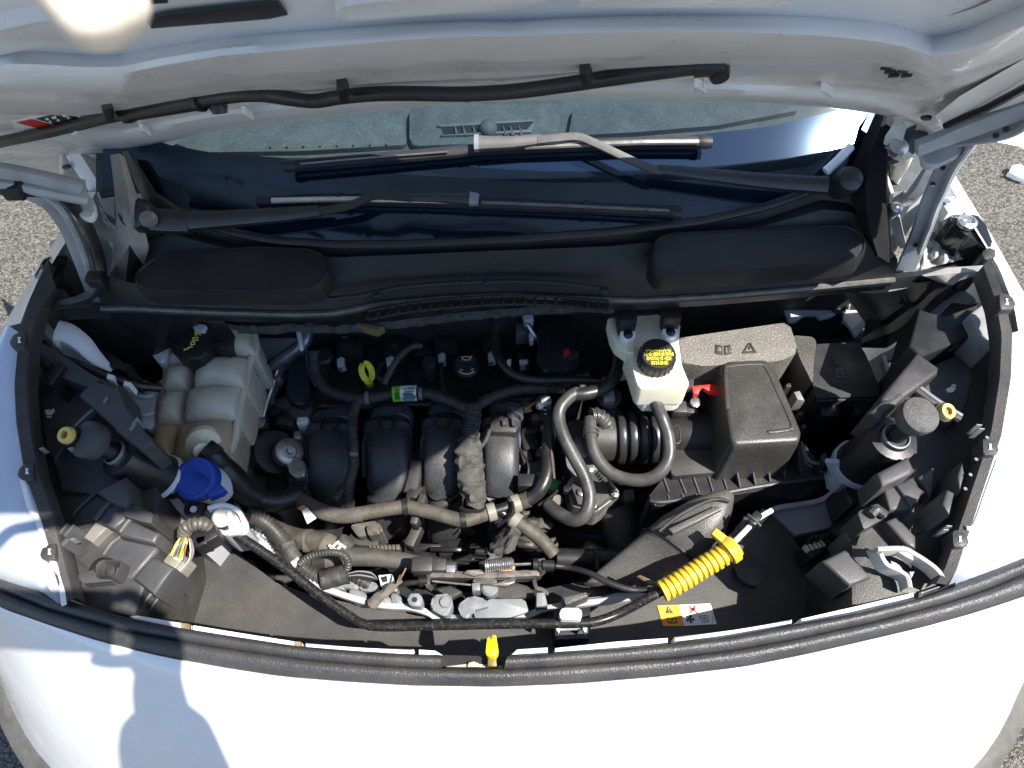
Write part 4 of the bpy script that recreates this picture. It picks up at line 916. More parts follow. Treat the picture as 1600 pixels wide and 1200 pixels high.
blk_(hr, [(1320, 830), (1382, 815), (1420, 852), (1400, 905), (1350, 900)], -.09, m=smooth_blk)
blk_(hr, [(1284, 876), (1324, 856), (1362, 902), (1328, 916)], -.065, m=smooth_blk, bev=.005)
blk_(hr, [(1322, 918), (1362, 904), (1384, 948), (1336, 952)], -.10, m=smooth_blk, bev=.005)
blk_(hr, [(1420, 860), (1466, 830), (1490, 800), (1480, 870), (1450, 900)], -.10, m=smooth_blk)
b = B(); b.lathe(P(1398, 880, -.085), (.1, -.2, .9), [(.021, -.03), (.021, .006), (.014, .014), (0, .016)], 20); part(hr, "bulb_plug", b, rub)
pale = mat("pale_bracket", (.42, .41, .38), .5, dust=.2)
b = strap([(1366, 862, -.04), (1404, 861, -.04), (1420, 868, -.045), (1440, 880, -.05), (1456, 892, -.05), (1470, 908, -.05)], .003, .012); part(hr, "bulb_bracket", b, pale)
b = strap([(1366, 862, -.04), (1378, 884, -.05), (1400, 896, -.06), (1412, 905, -.06), (1416, 922, -.06)], .003, .012); part(hr, "bulb_bracket", b, pale)
b = B(); b.prism([(1396, 858), (1412, 852), (1426, 866), (1428, 876), (1416, 870)], -.035, -.045, .001); part(hr, "bulb_bracket_tab", b, pale)
b = B(); b.prism([(1421, 893), (1429, 893), (1424, 904)], -.055, -.06, .0005); part(hr, "bulb_bracket_tab", b, pale)
ZOFF = 0.0
cn = thing("headlight_connector", "black connector with white wires at the right end of the radiator cover", "connector", P(1275, 855, -.08))
b = B(); b.prism([(1256, 850), (1290, 836), (1300, 856), (1266, 874)], -.08, -.12, .003); part(cn, "connector_body", b, blk)
for k in range(5):
    b = B(); b.prism([(1257 + 6 * k, 852 - 2 * k), (1260 + 6 * k, 851 - 2 * k), (1267 + 6 * k, 860 - 2 * k), (1264 + 6 * k, 861 - 2 * k)], -.074, -.085, .0005); part(cn, "wire_end", b, wm[1])
for k in range(4):
    b = B(); b.tube([(1260 + 8 * k, 852 - 2 * k, -.076), (1270 + 8 * k, 838 - k, -.06), (1290 + 5 * k, 838, -.07), (1305, 850, -.09)], .0013, n=6); part(cn, "wire", b, rub)

# ================================================================ bump stops in their brackets
def bumpstop(name, label, head, stem, c0, c1, zz, rad, m_head):
    t = thing(name, label, "bump stop", P(c1[0], c1[1], zz[2]), "rubber bonnet bump stops")
    H, ST, A, Z = P(*head, zz[0]), P(*stem, zz[0] - .02), P(*c0, zz[1]), P(*c1, zz[2])
    ax = (A - Z).normalized()
    b = B(); b.lathe(A - ax * 0, ax, [(rad * .55, 0), (rad * .62, -.004), (rad * .95, -.006), (rad, -.014), (rad, -(A - Z).length)], 26); part(t, "rubber_sleeve", b, rub)
    b = B(); b.lathe(A, ax, [(rad * .56, -.002), (rad * .56, .002), (rad * .50, .003), (rad * .5, -.002)], 24); part(t, "steel_ring", b, galv)
    b = B(); b.sweep([A - ax * .01, A.lerp(H, .5), H], .011, n=14); part(t, "post", b, blk)
    hx = ((H - A).normalized() + V((0, -.35, .5))).normalized()
    b = B(); b.lathe(H, hx, [(.012, -.022), (.021, -.018), (.0225, -.015), (.0235, .0), (.0225, .003), (.019, .0050), (.008, .0062), (0, .0065)], 30); part(t, "rubber_head", b, m_head)
    return t, A, Z, ax
ZOFF = .07
headm = mat("matte_rubber_head", (.050, .052, .056), .8, bump=.3, bs=500, var=.15, dust=.15, dcol=(.12, .115, .11))
ZOFF = .045
t, A, Z, ax = bumpstop("bump_stop", "round topped black bump stop standing beside the coolant reservoir", (134, 686), (165, 702), (180, 708), (256, 746), (.06, .03, -.04), .0285, headm)
b = B(); b.lathe(Z, ax, [(.0295, -.004), (.0315, -.003), (.0315, .003), (.0295, .004), (.029, 0), (.0295, -.004)], 28); part(t, "white_collar", b, wpl)
ZOFF = .07
t, A, Z, ax = bumpstop("bump_stop", "round topped black bump stop in the right shade-blue bracket", (1437, 649), (1405, 670), (1400, 682), (1340, 726), (.06, .01, -.09), .0315, mat("dusty_rubber_head", (.065, .063, .06), .8, bump=.8, bs=420, var=.25, speck=.25))
b = B(); b.lathe(Z, ax, [(.0325, -.006), (.0355, -.005), (.0355, .005), (.0325, .006), (.032, 0), (.0325, -.006)], 28); part(t, "grey_collar", b, blueg)

ZOFF = 0.0
# ================================================================ bolster / crossmember
cast = mat("chalky_cast_metal", (.18, .195, .21), .6, metal=.1, bump=.5, bs=260, var=.25, vs=60, dust=.45, dcol=(.17, .16, .145), ds=40)
xm = thing("lock_carrier", "white painted lock carrier with stamped holes behind the radiator cover", "crossmember", P(760, 950, -.12))
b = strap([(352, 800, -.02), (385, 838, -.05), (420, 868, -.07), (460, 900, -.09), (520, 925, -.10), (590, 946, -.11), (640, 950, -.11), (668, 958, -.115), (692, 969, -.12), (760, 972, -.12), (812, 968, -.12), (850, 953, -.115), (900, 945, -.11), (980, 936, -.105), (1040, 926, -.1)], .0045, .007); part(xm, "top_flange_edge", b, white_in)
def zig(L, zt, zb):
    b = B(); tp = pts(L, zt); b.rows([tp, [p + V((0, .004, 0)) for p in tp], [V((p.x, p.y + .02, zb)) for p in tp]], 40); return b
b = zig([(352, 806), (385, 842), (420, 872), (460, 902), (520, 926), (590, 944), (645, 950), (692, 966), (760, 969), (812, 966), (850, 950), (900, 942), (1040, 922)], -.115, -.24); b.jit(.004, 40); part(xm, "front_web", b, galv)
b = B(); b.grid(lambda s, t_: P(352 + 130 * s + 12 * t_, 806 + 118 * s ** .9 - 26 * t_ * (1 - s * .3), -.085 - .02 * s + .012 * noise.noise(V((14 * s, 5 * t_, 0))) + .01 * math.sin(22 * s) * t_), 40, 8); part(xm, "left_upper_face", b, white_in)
b = B(); b.prism(rc([(637, 946), (637, 930), (648, 925), (660, 930), (660, 948)], 7), -.085, -.11, .002); part(xm, "lug", b, cast)
b = B(); b.lathe(P(648, 937, -.084), (0, 0, 1), [(.0035, 0), (.0035, .0006), (0, .0006)], 14); part(xm, "lug_hole", b, blk)
b = B(); b.prism(rc([(672, 950), (676, 930), (704, 927), (708, 945), (700, 963), (690, 962)], 5), -.09, -.13, .004); part(xm, "pressed_boss", b, cast)
b = B(); b.lathe(P(696, 941, -.089), (0, 0, 1), [(.008, 0), (.007, .003), (0, .003)], 14); part(xm, "pressed_boss_button", b, cast)
b = B(); b.prism(rc([(714, 946), (736, 930), (760, 936), (764, 948), (738, 954), (734, 966), (722, 966)], 5), -.095, -.13, .005); part(xm, "pressed_boss", b, cast)
b = B(); b.prism(rc([(766, 938), (820, 936), (828, 958), (780, 968), (740, 966), (740, 952)], 4), -.105, -.14, .004); b.jit(.003, 70); part(xm, "pressed_boss", b, galv)
b = B(); b.prism([(838, 926), (851, 925), (856, 946), (838, 948)], -.09, -.16, .002); part(xm, "end_tab", b, cast)
for u, v, w_, h_ in ((600, 938, 14, 10), (620, 938, 10, 12), (560, 932, 16, 12), (575, 916, 20, 10), (545, 908, 16, 14), (610, 915, 12, 10), (520, 914, 20, 8)):
    b = B(); b.prism(rc([(u - w_, v - h_), (u + w_ * .7, v - h_ * .6), (u + w_, v + h_), (u - w_ * .6, v + h_ * .7)], 5), -.105, -.14, .004); part(xm, "pressed_boss", b, cast if (u // 5) % 2 else galv)
b = B(); b.prism(rc([(330, 800), (350, 794), (372, 802), (384, 822), (380, 834), (352, 838), (336, 826)], 5), .0, -.06, .005, 3); part(xm, "left_end_bracket", b, white_in)
b = B(); b.lathe(P(349, 808, .004), (-.1, -.2, .95), [(.013, 0), (.014, .004), (.010, .008), (.005, .003), (0, .003)], 20); part(xm, "cream_grommet", b, cream)
b = strap([(327, 796, .01), (350, 791, .01), (372, 799, .005), (382, 815, 0), (383, 832, -.01)], .003, .007); part(xm, "left_end_flange", b, white)
lb = thing("bolster_bracket", "pale grey bracket below the blue filler cap", "bracket", P(280, 800, -.05))
b = B(); b.prism([(244, 798), (262, 764), (272, 760), (318, 794), (330, 800), (332, 830), (312, 856), (284, 840), (252, 830), (242, 812)], -.05, -.18, .005, 3); part(lb, "bracket_plate", b, mat("pale_grey_paint", (.33, .34, .355), .4, var=.06, dust=.15, dcol=(.4, .37, .33)))
for u in (246, 254, 264):
    b = B(); b.ext(pts([(u - 8, 760, -.0), (u + 2, 764, -.0), (u + 4, 800, -.06), (u, 800, -.06)]), V((.004, 0, -.004)), .001); part(lb, "bracket_rib", b, blueg)
b = strap([(266, 772, -.02), (274, 782, -.02), (286, 796, -.02), (300, 806, -.02)], .006, .006); part(lb, "black_retainer", b, white_in)
for u, v in ((271, 767), (303, 796)):
    b = B(); b.lathe(P(u, v, -.012), (0, -.2, 1), [(.012, -.01), (.012, .004), (.006, .005), (.006, .001), (0, .001)], 16); part(lb, "retainer_boss", b, blk)
    b = B(); b.lathe(P(u, v, -.008), (0, -.2, 1), [(.0045, 0), (.0045, .002), (0, .002)], 12); part(lb, "retainer_pin", b, wpl)
rbk = thing("bolster_bracket", "painted bracket in a shade-blue tone holding the right bump stop", "bracket", P(1290, 780, -.05))
b = B(); b.prism([(1204, 800), (1216, 796), (1252, 790), (1290, 780), (1304, 760), (1312, 758), (1324, 812), (1290, 826), (1244, 838)], -.165, -.26, .003); part(rbk, "bracket_plate", b, blueg)
b = strap([(1190, 812, -.12), (1210, 796, -.14), (1250, 789, -.155), (1280, 783, -.155), (1300, 770, -.15), (1304, 758, -.14)], .004, .006); part(rbk, "rolled_edge", b, mat("white_rolled_edge", (.72, .74, .76), .35))
b = strap([(1300, 720, -.01), (1312, 748, -.05), (1318, 780, -.14), (1323, 815, -.155)], .004, .010); part(rbk, "upright_fin", b, blueg)
b = B(); b.prism([(1304, 722), (1322, 742), (1360, 740), (1366, 730), (1362, 748), (1320, 752), (1308, 745)], -.03, -.07, .003); part(rbk, "cradle", b, blueg)
b = B(); b.prism([(1318, 752), (1350, 748), (1370, 740), (1378, 770), (1330, 790), (1322, 770)], -.05, -.12, .004); part(rbk, "lower_block", b, blk_d)
b = B(); b.prism([(1322, 800), (1336, 788), (1340, 800), (1326, 812)], -.17, -.2, .003); part(rbk, "foot", b, blueg)

# ================================================================ bonnet stay rod with yellow grip
rod = thing("bonnet_stay_rod", "black bonnet stay rod lying across the front with a yellow grip", "stay rod", P(700, 972, -.06))
RZ = -.055
rp = [(336, 816, -.0), (380, 842, -.012), (440, 883, -.03), (500, 930, -.045), (545, 962, RZ), (566, 974, RZ), (600, 979, RZ), (700, 977, RZ), (800, 975, RZ), (900, 974, RZ), (935, 970, RZ), (970, 957, RZ), (1010, 936, -.045), (1040, 920, -.04)]
rodm = mat("gloss_black_rod", (.012, .012, .012), .28, stain=((.30, .28, .25), 240, .18))
b = B(); b.tube(rp, .0062, n=12, k=8); part(rod, "rod", b, rodm)
b = B(); b.tube([(1130, 868, -.02), (1150, 845, -.015), (1172, 822, -.012), (1196, 800, -.01)], .0055, n=10); part(rod, "rod_end", b, rodm)
b = B(); b.tube([(1138, 856, -.012), (1158, 836, -.008), (1182, 812, -.006), (1206, 797, -.004)], .0035, n=8); part(rod, "rod_tip", b, wpl)
gp = [P(*p) for p in cr([(1034, 924, -.038), (1060, 910, -.034), (1095, 888, -.028), (1125, 870, -.022), (1150, 852, -.016)], 10)]
b = B(); Q = resample(gp, 160)
b.sweep(Q, .0145, n=18, wf=lambda t: (1.0 if (t * 14.2) % 1 < .58 else .80) * (1 if t < .84 else 1.0)); part(rod, "yellow_grip", b, yel)
b = B(); ax = (gp[-1] - gp[-6]).normalized(); b.lathe(gp[-1] - ax * .016, ax, [(.013, 0), (.0185, .001), (.0185, .011), (.014, .015), (.008, .016)], 20); part(rod, "grip_collar", b, yel)
b = B(); b.box(gp[-1] + V((-.018, .006, .006)), (.012, .03, .008), Matrix.Rotation(.8, 3, 'Z'), .002); part(rod, "grip_tab", b, yel)
b = B(); b.box(P(1178, 812, -.004), (.012, .02, .016), Matrix.Rotation(-.8, 3, 'Z'), .002); b.sweep([P(1168, 804, .004), P(1178, 812, .004), P(1188, 822, 0)], .0025, n=6); part(rod, "rod_clip", b, blk)
ck = thing("rod_clip_block", "white topped clip block holding the stay rod near the middle", "clip", P(893, 975, -.06))
b = B(); b.prism(rc([(874, 955), (880, 950), (906, 950), (910, 957), (908, 968), (876, 968)], 3), -.035, -.08, .003); part(ck, "white_saddle", b, wpl)
b = B(); b.prism([(866, 982), (920, 980), (920, 998), (868, 1000)], -.085, -.13, .003); part(ck, "clip_base", b, mat("blue_black_plastic", (.035, .04, .05), .45))
b = B(); b.prism([(868, 978), (918, 976), (918, 981), (868, 983)], -.06, -.07, .002); part(ck, "white_crossbar", b, wpl)
for u in (872, 914):
    b = B(); b.prism([(u - 4, 977), (u + 4, 977), (u + 3, 984), (u + 1, 989), (u - 3, 984)], -.056, -.07, .001); part(ck, "white_prong", b, wpl)
b = B(); b.prism([(866, 952), (922, 948), (924, 978), (866, 980)], -.07, -.13, .004); part(ck, "clip_housing", b, blk)

# ================================================================ air intake duct at the front
dt = thing("air_intake_duct", "dusty grey flared air intake duct with a thin black strap", "air duct", P(1040, 870, -.08))
def duct_ring(a, b_, zc, hw, z2):
    p, q = P(*a, zc), P(*b_, zc); c = (p + q) / 2; s_ = (q - p) / 2
    return [c + s_ * (math.copysign(abs(math.cos(x)) ** .7, math.cos(x))) + V((0, 0, z2)) * (math.copysign(abs(math.sin(x)) ** .8, math.sin(x))) for x in [2 * math.pi * k / 24 for k in range(24)]]
ductm = mat("grained_duct_plastic", (.060, .058, .055), .45, bump=.5, bs=650, var=.15, vs=12, dust=.3, dcol=(.16, .145, .12), ds=8, speck=.35)
RG = [duct_ring((912, 912), (1030, 922), -.13, 0, .012), duct_ring((930, 895), (1045, 908), -.12, 0, .016), duct_ring((985, 850), (1068, 900), -.105, 0, .026), duct_ring((1000, 838), (1076, 890), -.095, 0, .034), duct_ring((1030, 812), (1100, 872), -.08, 0, .04), duct_ring((1068, 790), (1130, 838), -.07, 0, .042), duct_ring((1098, 780), (1140, 806), -.065, 0, .04), duct_ring((1118, 776), (1142, 790), -.065, 0, .035)]
b = B(); b.loft(RG, True, True); part(dt, "duct_body", b, ductm, smooth=50)
b = B()
def scl(r, k): 
    c = sum(r, V()) / len(r); return [c + (p - c) * k for p in r]
b.loft([scl(RG[3], 1.0), scl(RG[3], 1.04), scl([a.lerp(c, .2) for a, c in zip(RG[3], RG[4])], 1.04), scl([a.lerp(c, .2) for a, c in zip(RG[3], RG[4])], 1.0)], True, False); part(dt, "coupling_band", b, ductm)
st = [a.lerp(c, .12) for a, c in zip(RG[3], RG[4])]
b = B(); st = scl(st, 1.07); b.sweep(st + [st[0]], .0022, n=6); part(dt, "strap", b, rub)
b = B(); b.ext(pts([(1044, 826, -.032), (1118, 790, -.02), (1128, 792, -.02), (1128, 796, -.02), (1052, 834, -.032)]), V((0, 0, -.012)), .002); part(dt, "moulded_lip", b, ductm)
b = B(); b.sweep(cr(pts([(1030, 830, -.036), (1060, 806, -.026), (1098, 786, -.02), (1120, 780, -.02), (1138, 784, -.024)]), 6), .0025, .004, n=8); part(dt, "rim", b, blk_d)
# plastic pieces between duct and rod
ed = thing("edge_clip", "rusty brown clip beside the start of the yellow grip", "clip", P(1018, 914, -.06))
b = B(); b.ext(pts([(994, 900, -.055), (1000, 898, -.05), (1032, 912, -.05), (1028, 917, -.05), (1006, 908, -.055)]), V((0, 0, -.006)), .001); part(ed, "clip_blade", b, mat("rust_brown_clip", (.20, .13, .07), .6, var=.3))
b = B(); b.ext(pts([(980, 918, -.07), (1000, 910, -.065), (1006, 916, -.065), (990, 924, -.07)]), V((0, 0, -.01)), .002); part(ed, "clip_base", b, deep)
sb = thing("seal_block", "small grey black block resting on the lock carrier", "block", P(910, 930, -.1))
b = B(); b.prism([(878, 932), (916, 924), (920, 932), (884, 946)], -.075, -.12, .003); part(sb, "block_body", b, grain)
# ================================================================ bonnet latch
la = thing("bonnet_latch", "grimy bonnet latch mechanism with coil spring and lever plates", "latch", P(760, 900, -.12))
LT = -.085
b = strap([(672, 898, LT), (700, 898, LT), (760, 899, LT), (830, 896, LT), (844, 895, LT), (848, 888, LT + .01), (846, 874, LT + .01)], .005, .003); part(la, "carrier_plate", b, mat("grimy_steel", (.13, .12, .11), .5, metal=.6, var=.5, vs=90, dust=.15, dcol=(.12, .10, .08)))
b = B(); b.prism(rc([(668, 898), (690, 895), (830, 893), (848, 898), (838, 903), (780, 906), (700, 904), (670, 904)], 3), LT - .004, LT - .02, .001); part(la, "carrier_plate", b, deep)
sp = []
for k in range(13 * 12):
    a = 2 * math.pi * k / 12; x = k / (13 * 12)
    c = P(758 + 44 * x, 884 - 4 * x, LT + .012)
    sp.append(c + V((0, math.cos(a) * .0075, math.sin(a) * .0075)))
b = B(); b.sweep(sp, .0011, n=5); part(la, "coil_spring", b, steel)
b = B(); b.tube([(770, 884, LT + .012), (830, 881, LT + .012)], .002, n=6); part(la, "pull_wire", b, steel)
b = B(); b.prism(rc([(776, 880), (800, 876), (806, 886), (800, 892), (778, 892)], 3), LT + .01, LT - .01, .002); part(la, "spring_seat", b, rusty)
b = B(); b.box(P(661, 886, LT), (.03, .022, .03), bevel=.004); b.box(P(684, 886, LT), (.026, .018, .026), bevel=.003); b.box(P(703, 888, LT), (.02, .014, .02), bevel=.003); part(la, "sensor_body", b, blk_d)
b = B(); b.box(P(704, 889, LT + .012), (.012, .01, .004), bevel=.001); part(la, "sensor_contact", b, galv)
b = B(); b.prism(rc([(724, 896), (730, 891), (752, 890), (756, 896), (740, 900)], 2), LT + .008, LT, .001); b.prism(rc([(738, 905), (770, 901), (778, 909), (770, 913), (740, 911)], 3), LT + .002, LT - .01, .002); b.prism(rc([(780, 910), (800, 903), (806, 902), (804, 910), (790, 916), (768, 914)], 2), LT, LT - .01, .002); part(la, "lever_plate", b, mat("worn_latch_steel", (.18, .165, .15), .45, metal=.7, var=.35, vs=80))
b = B(); b.tube([(675, 908, LT), (736, 914, LT)], .0014, n=6); part(la, "pull_wire", b, steel)
b = B(); b.prism([(737, 911), (750, 910), (750, 922), (738, 923)], LT + .004, LT - .02, .001); part(la, "cable_anchor", b, galv)
b = B(); b.lathe(P(765, 918, LT - .01), (0, 0, 1), [(.012, -.02), (.012, 0), (.009, .003), (0, .003)], 16); part(la, "pivot_stud", b, galv)
b = strap([(834, 904, LT - .01), (838, 918, LT - .02), (848, 922, -.11), (856, 928, -.115)], .003, .002); part(la, "support_leg", b, deep)
b = strap([(670, 900, LT), (668, 912, LT), (674, 920, LT - .01)], .004, .003); part(la, "cable_fork", b, deep)
b = B(); b.prism([(740, 930), (770, 920), (800, 908), (830, 916), (838, 934), (790, 936)], -.115, -.16, .003); b.prism([(680, 920), (704, 914), (724, 924), (706, 936)], -.115, -.16, .003); part(la, "latch_lower_body", b, deep)
cb = thing("latch_cable", "thin black latch cable curving from the latch to the yellow grip", "cable", P(900, 890, -.07))
b = B(); b.tube([(868, 884, LT + .012), (890, 887, LT + .012), (920, 895, -.06), (950, 910, -.055), (980, 920, -.055), (1000, 922, -.055), (1034, 922, -.05)], .0042, n=10); part(cb, "cable", b, rub)
b = B(); b.tube([(848, 883, LT + .012), (866, 884, LT + .012)], .0075, n=12); part(cb, "ferrule", b, rub)
b = B(); b.lathe(P(840, 882, LT + .012), (1, 0, 0), [(.008, -.006), (.008, 0), (.004, .003), (.004, .010)], 14); part(cb, "end_bush", b, blk)
cb = thing("latch_cable", "short black latch cable running left from the latch into the loom", "cable", P(640, 915, -.09))
b = B(); b.tube([(664, 908, LT), (640, 911, LT), (622, 914, -.09), (606, 922, -.10)], .004, n=10); part(cb, "cable", b, rub)
b = B(); b.tube([(654, 908, LT), (668, 907, LT)], .0065, n=10); part(cb, "ferrule", b, rub)
tl = thing("zip_tied_cloth_tape", "frayed pale cloth tape wrapped round the cable near the lug", "cloth tape", P(600, 930, -.09))
b = B(); b.tube([(582, 944, -.095), (598, 928, -.085), (614, 917, -.075), (628, 908, -.07)], .008, n=8, wf=lambda t: 1.1 - .75 * t); b.jit(.003, 80); part(tl, "tape_wrap", b, mat("frayed_tape", (.15, .135, .11), .9, bump=.6, bs=200, var=.25))
b = B(); b.tube([(622, 910, -.065), (630, 896, -.055), (634, 888, -.05)], .0012, n=5); b.tube([(620, 912, -.065), (626, 898, -.06)], .0012, n=5); part(tl, "loose_thread", b, rusty)
# ================================================================ engine
en = thing("engine", "black four cylinder engine with plastic intake runners in the middle of the bay", "engine", P(680, 650, -.3))
ez = -.12
eblk = mat("engine_cover_plastic", (.018, .019, .022), .38, bump=.35, bs=450, var=.25, vs=25, dust=.08, dcol=(.06, .055, .05), ds=20)
b = B(); b.prism([(430, 640), (455, 560), (480, 500), (900, 470), (930, 560), (900, 650), (700, 660), (500, 668)], -.19, -.5, .01, 3); part(en, "cylinder_head", b, deep)
b = B(); b.prism(rc([(470, 560), (486, 520), (700, 500), (800, 496), (838, 520), (840, 618), (700, 632), (512, 640), (484, 620)], 10), -.15, -.25, .01, 4); part(en, "valve_cover", b, eblk)
b = B(); b.prism(rc([(447, 612), (452, 580), (468, 552), (480, 556), (484, 620), (470, 634), (452, 628)], 8), -.12, -.25, .014, 5); part(en, "timing_cover", b, mat("blue_black_cover", (.022, .026, .033), .4, bump=.2, bs=500, dust=.12, dcol=(.06, .06, .06)))
b = B(); b.prism(rc([(586, 518), (620, 510), (760, 504), (768, 512), (762, 520), (600, 530)], 5), -.135, -.2, .006, 3); part(en, "rear_rail", b, eblk)
b = B(); b.tube([(590, 516, -.13), (660, 511, -.13), (740, 507, -.13), (764, 509, -.13), (772, 514, -.14)], .0035, n=8); part(en, "rail_tube", b, rub)
for u, v in ((539, 527), (612, 523), (686, 521), (759, 518)):
    b = B(); b.lathe(P(u, v, -.128), (0, -.2, 1), [(.0055, -.01), (.0055, .004), (.003, .005), (0, .005)], 10); part(en, "cover_bolt", b, alu)
# coil packs
for (u, v, w_, c) in ((546, 540, 22, (532, 567)), (617, 540, 20, (609, 565)), (697, 538, 19, (690, 560)), (768, 534, 17, (768, 558))):
    b = B(); b.prism(rc([(u - w_, v - 12), (u + w_, v - 14), (u + w_ - 3, v + 14), (u - w_ + 2, v + 16)], 3), -.112, -.17, .004, 3); b.prism(rc([(u - w_ + 4, v - 8), (u + w_ - 5, v - 10), (u + w_ - 7, v + 8), (u - w_ + 6, v + 10)], 2), -.108, -.13, .002); k = part(en, "coil_pack", b, eblk)
    b = B(); b.prism([(u - 5, v - 4), (u + 3, v - 5), (u + 3, v + 1), (u - 5, v + 2)], -.1066, -.11, .0005); part(k, "coil_mark", b, deep)
    cu, cv = c
    b = B(); b.prism(rc([(cu - 9, cv - 11), (cu + 8, cv - 12), (cu + 9, cv + 2), (cu - 9, cv + 4)], 2), -.118, -.15, .002); part(k, "connector_shroud", b, eblk)
    b = B(); b.prism(rc([(cu - 6, cv - 7), (cu + 6, cv - 8), (cu + 6, cv + 3), (cu - 5, cv + 6)], 1.5), -.112, -.13, .001); b.prism([(cu - 2, cv - 9), (cu + 4, cv - 9), (cu + 2, cv - 3)], -.110, -.12, .0005); part(k, "white_connector", b, mat("pale_connector", (.55, .58, .60), .45) if "pale_connector" not in bpy.data.materials else bpy.data.materials["pale_connector"])
    for j in range(3):
        b = B(); b.tube([(cu - 4 + 3 * j, cv + 3, -.118), (cu - 5 + 3 * j, cv + 12, -.12), (cu - 8 + 3 * j, cv + 22, -.135), (cu - 12 + 2 * j, cv + 34, -.15)], .0011, n=5); part(k, "lead", b, rub)
b = B(); b.prism(rc([(808, 552), (828, 550), (830, 576), (812, 582)], 4), -.10, -.16, .004); part(en, "sensor_housing", b, eblk)
b = B(); b.prism([(811, 562), (825, 561), (825, 567), (812, 569)], -.096, -.11, .001); part(en, "sensor_connector", b, bpy.data.materials["pale_connector"])
b = B(); b.lathe(P(817, 575, -.10), (0, 0, 1), [(.0055, 0), (.0055, .003), (.0035, .0035), (0, .002)], 12); part(en, "sensor_nut", b, alu)
b = B(); b.prism([(792, 562), (799, 560), (796, 575), (791, 574)], -.1, -.12, .001); part(en, "paper_tag", b, lab)
# oil cap with can symbol
b = B(); cc_ = P(729, 570, -.075); b.lathe(cc_, (0, -.12, 1), [(.019, -.05), (.019, -.02), (.0205, -.018), (.0205, -.003), (.018, 0), (0, .0005)], 28); oc = part(en, "oil_filler_cap", b, eblk)
b = B(); b.box(cc_ + V((0, .006, .004)), (.032, .010, .010), Matrix.Rotation(.05, 3, 'Z'), .003); part(oc, "cap_grip", b, eblk)
gold = mat("pale_gold_print", (.62, .55, .36), .5)
b = B()
for L in ([(722, 559), (727, 557), (734, 558), (738, 556)], [(722, 559), (724, 562), (733, 562), (736, 558)], [(720, 557), (722, 559)]): b.tube([(u, v, -.0655) for u, v in L], .0007, n=5)
part(oc, "oil_can_symbol", b, gold)
b = B()
for L in ([(717, 580), (722, 583), (732, 584), (741, 580)], [(719, 577), (723, 579)], [(736, 578), (740, 576)]): b.tube([(u, v, -.076) for u, v in L], .0008, n=5)
part(oc, "rim_print", b, gold)
# dipstick
b = B(); cen = P(573, 581, -.075); ring = []
for k in range(25):
    a = 2 * math.pi * k / 24; ring.append(cen + V((.0075 * math.cos(a) - .004 * math.sin(a), .012 * math.sin(a) + .002 * math.cos(a), .012 * math.sin(a) * .55)))
b.sweep(ring, .0021, .0055, n=8, ex=.6, up=(.85, .25, .45)); ds_ = part(en, "dipstick_handle", b, ylem)
b = B(); b.lathe(P(576, 596, -.092), (0.1, -.3, 1), [(.006, -.02), (.007, 0), (.007, .005), (.004, .008), (0, .008)], 14); part(en, "dipstick_plug", b, ylem)
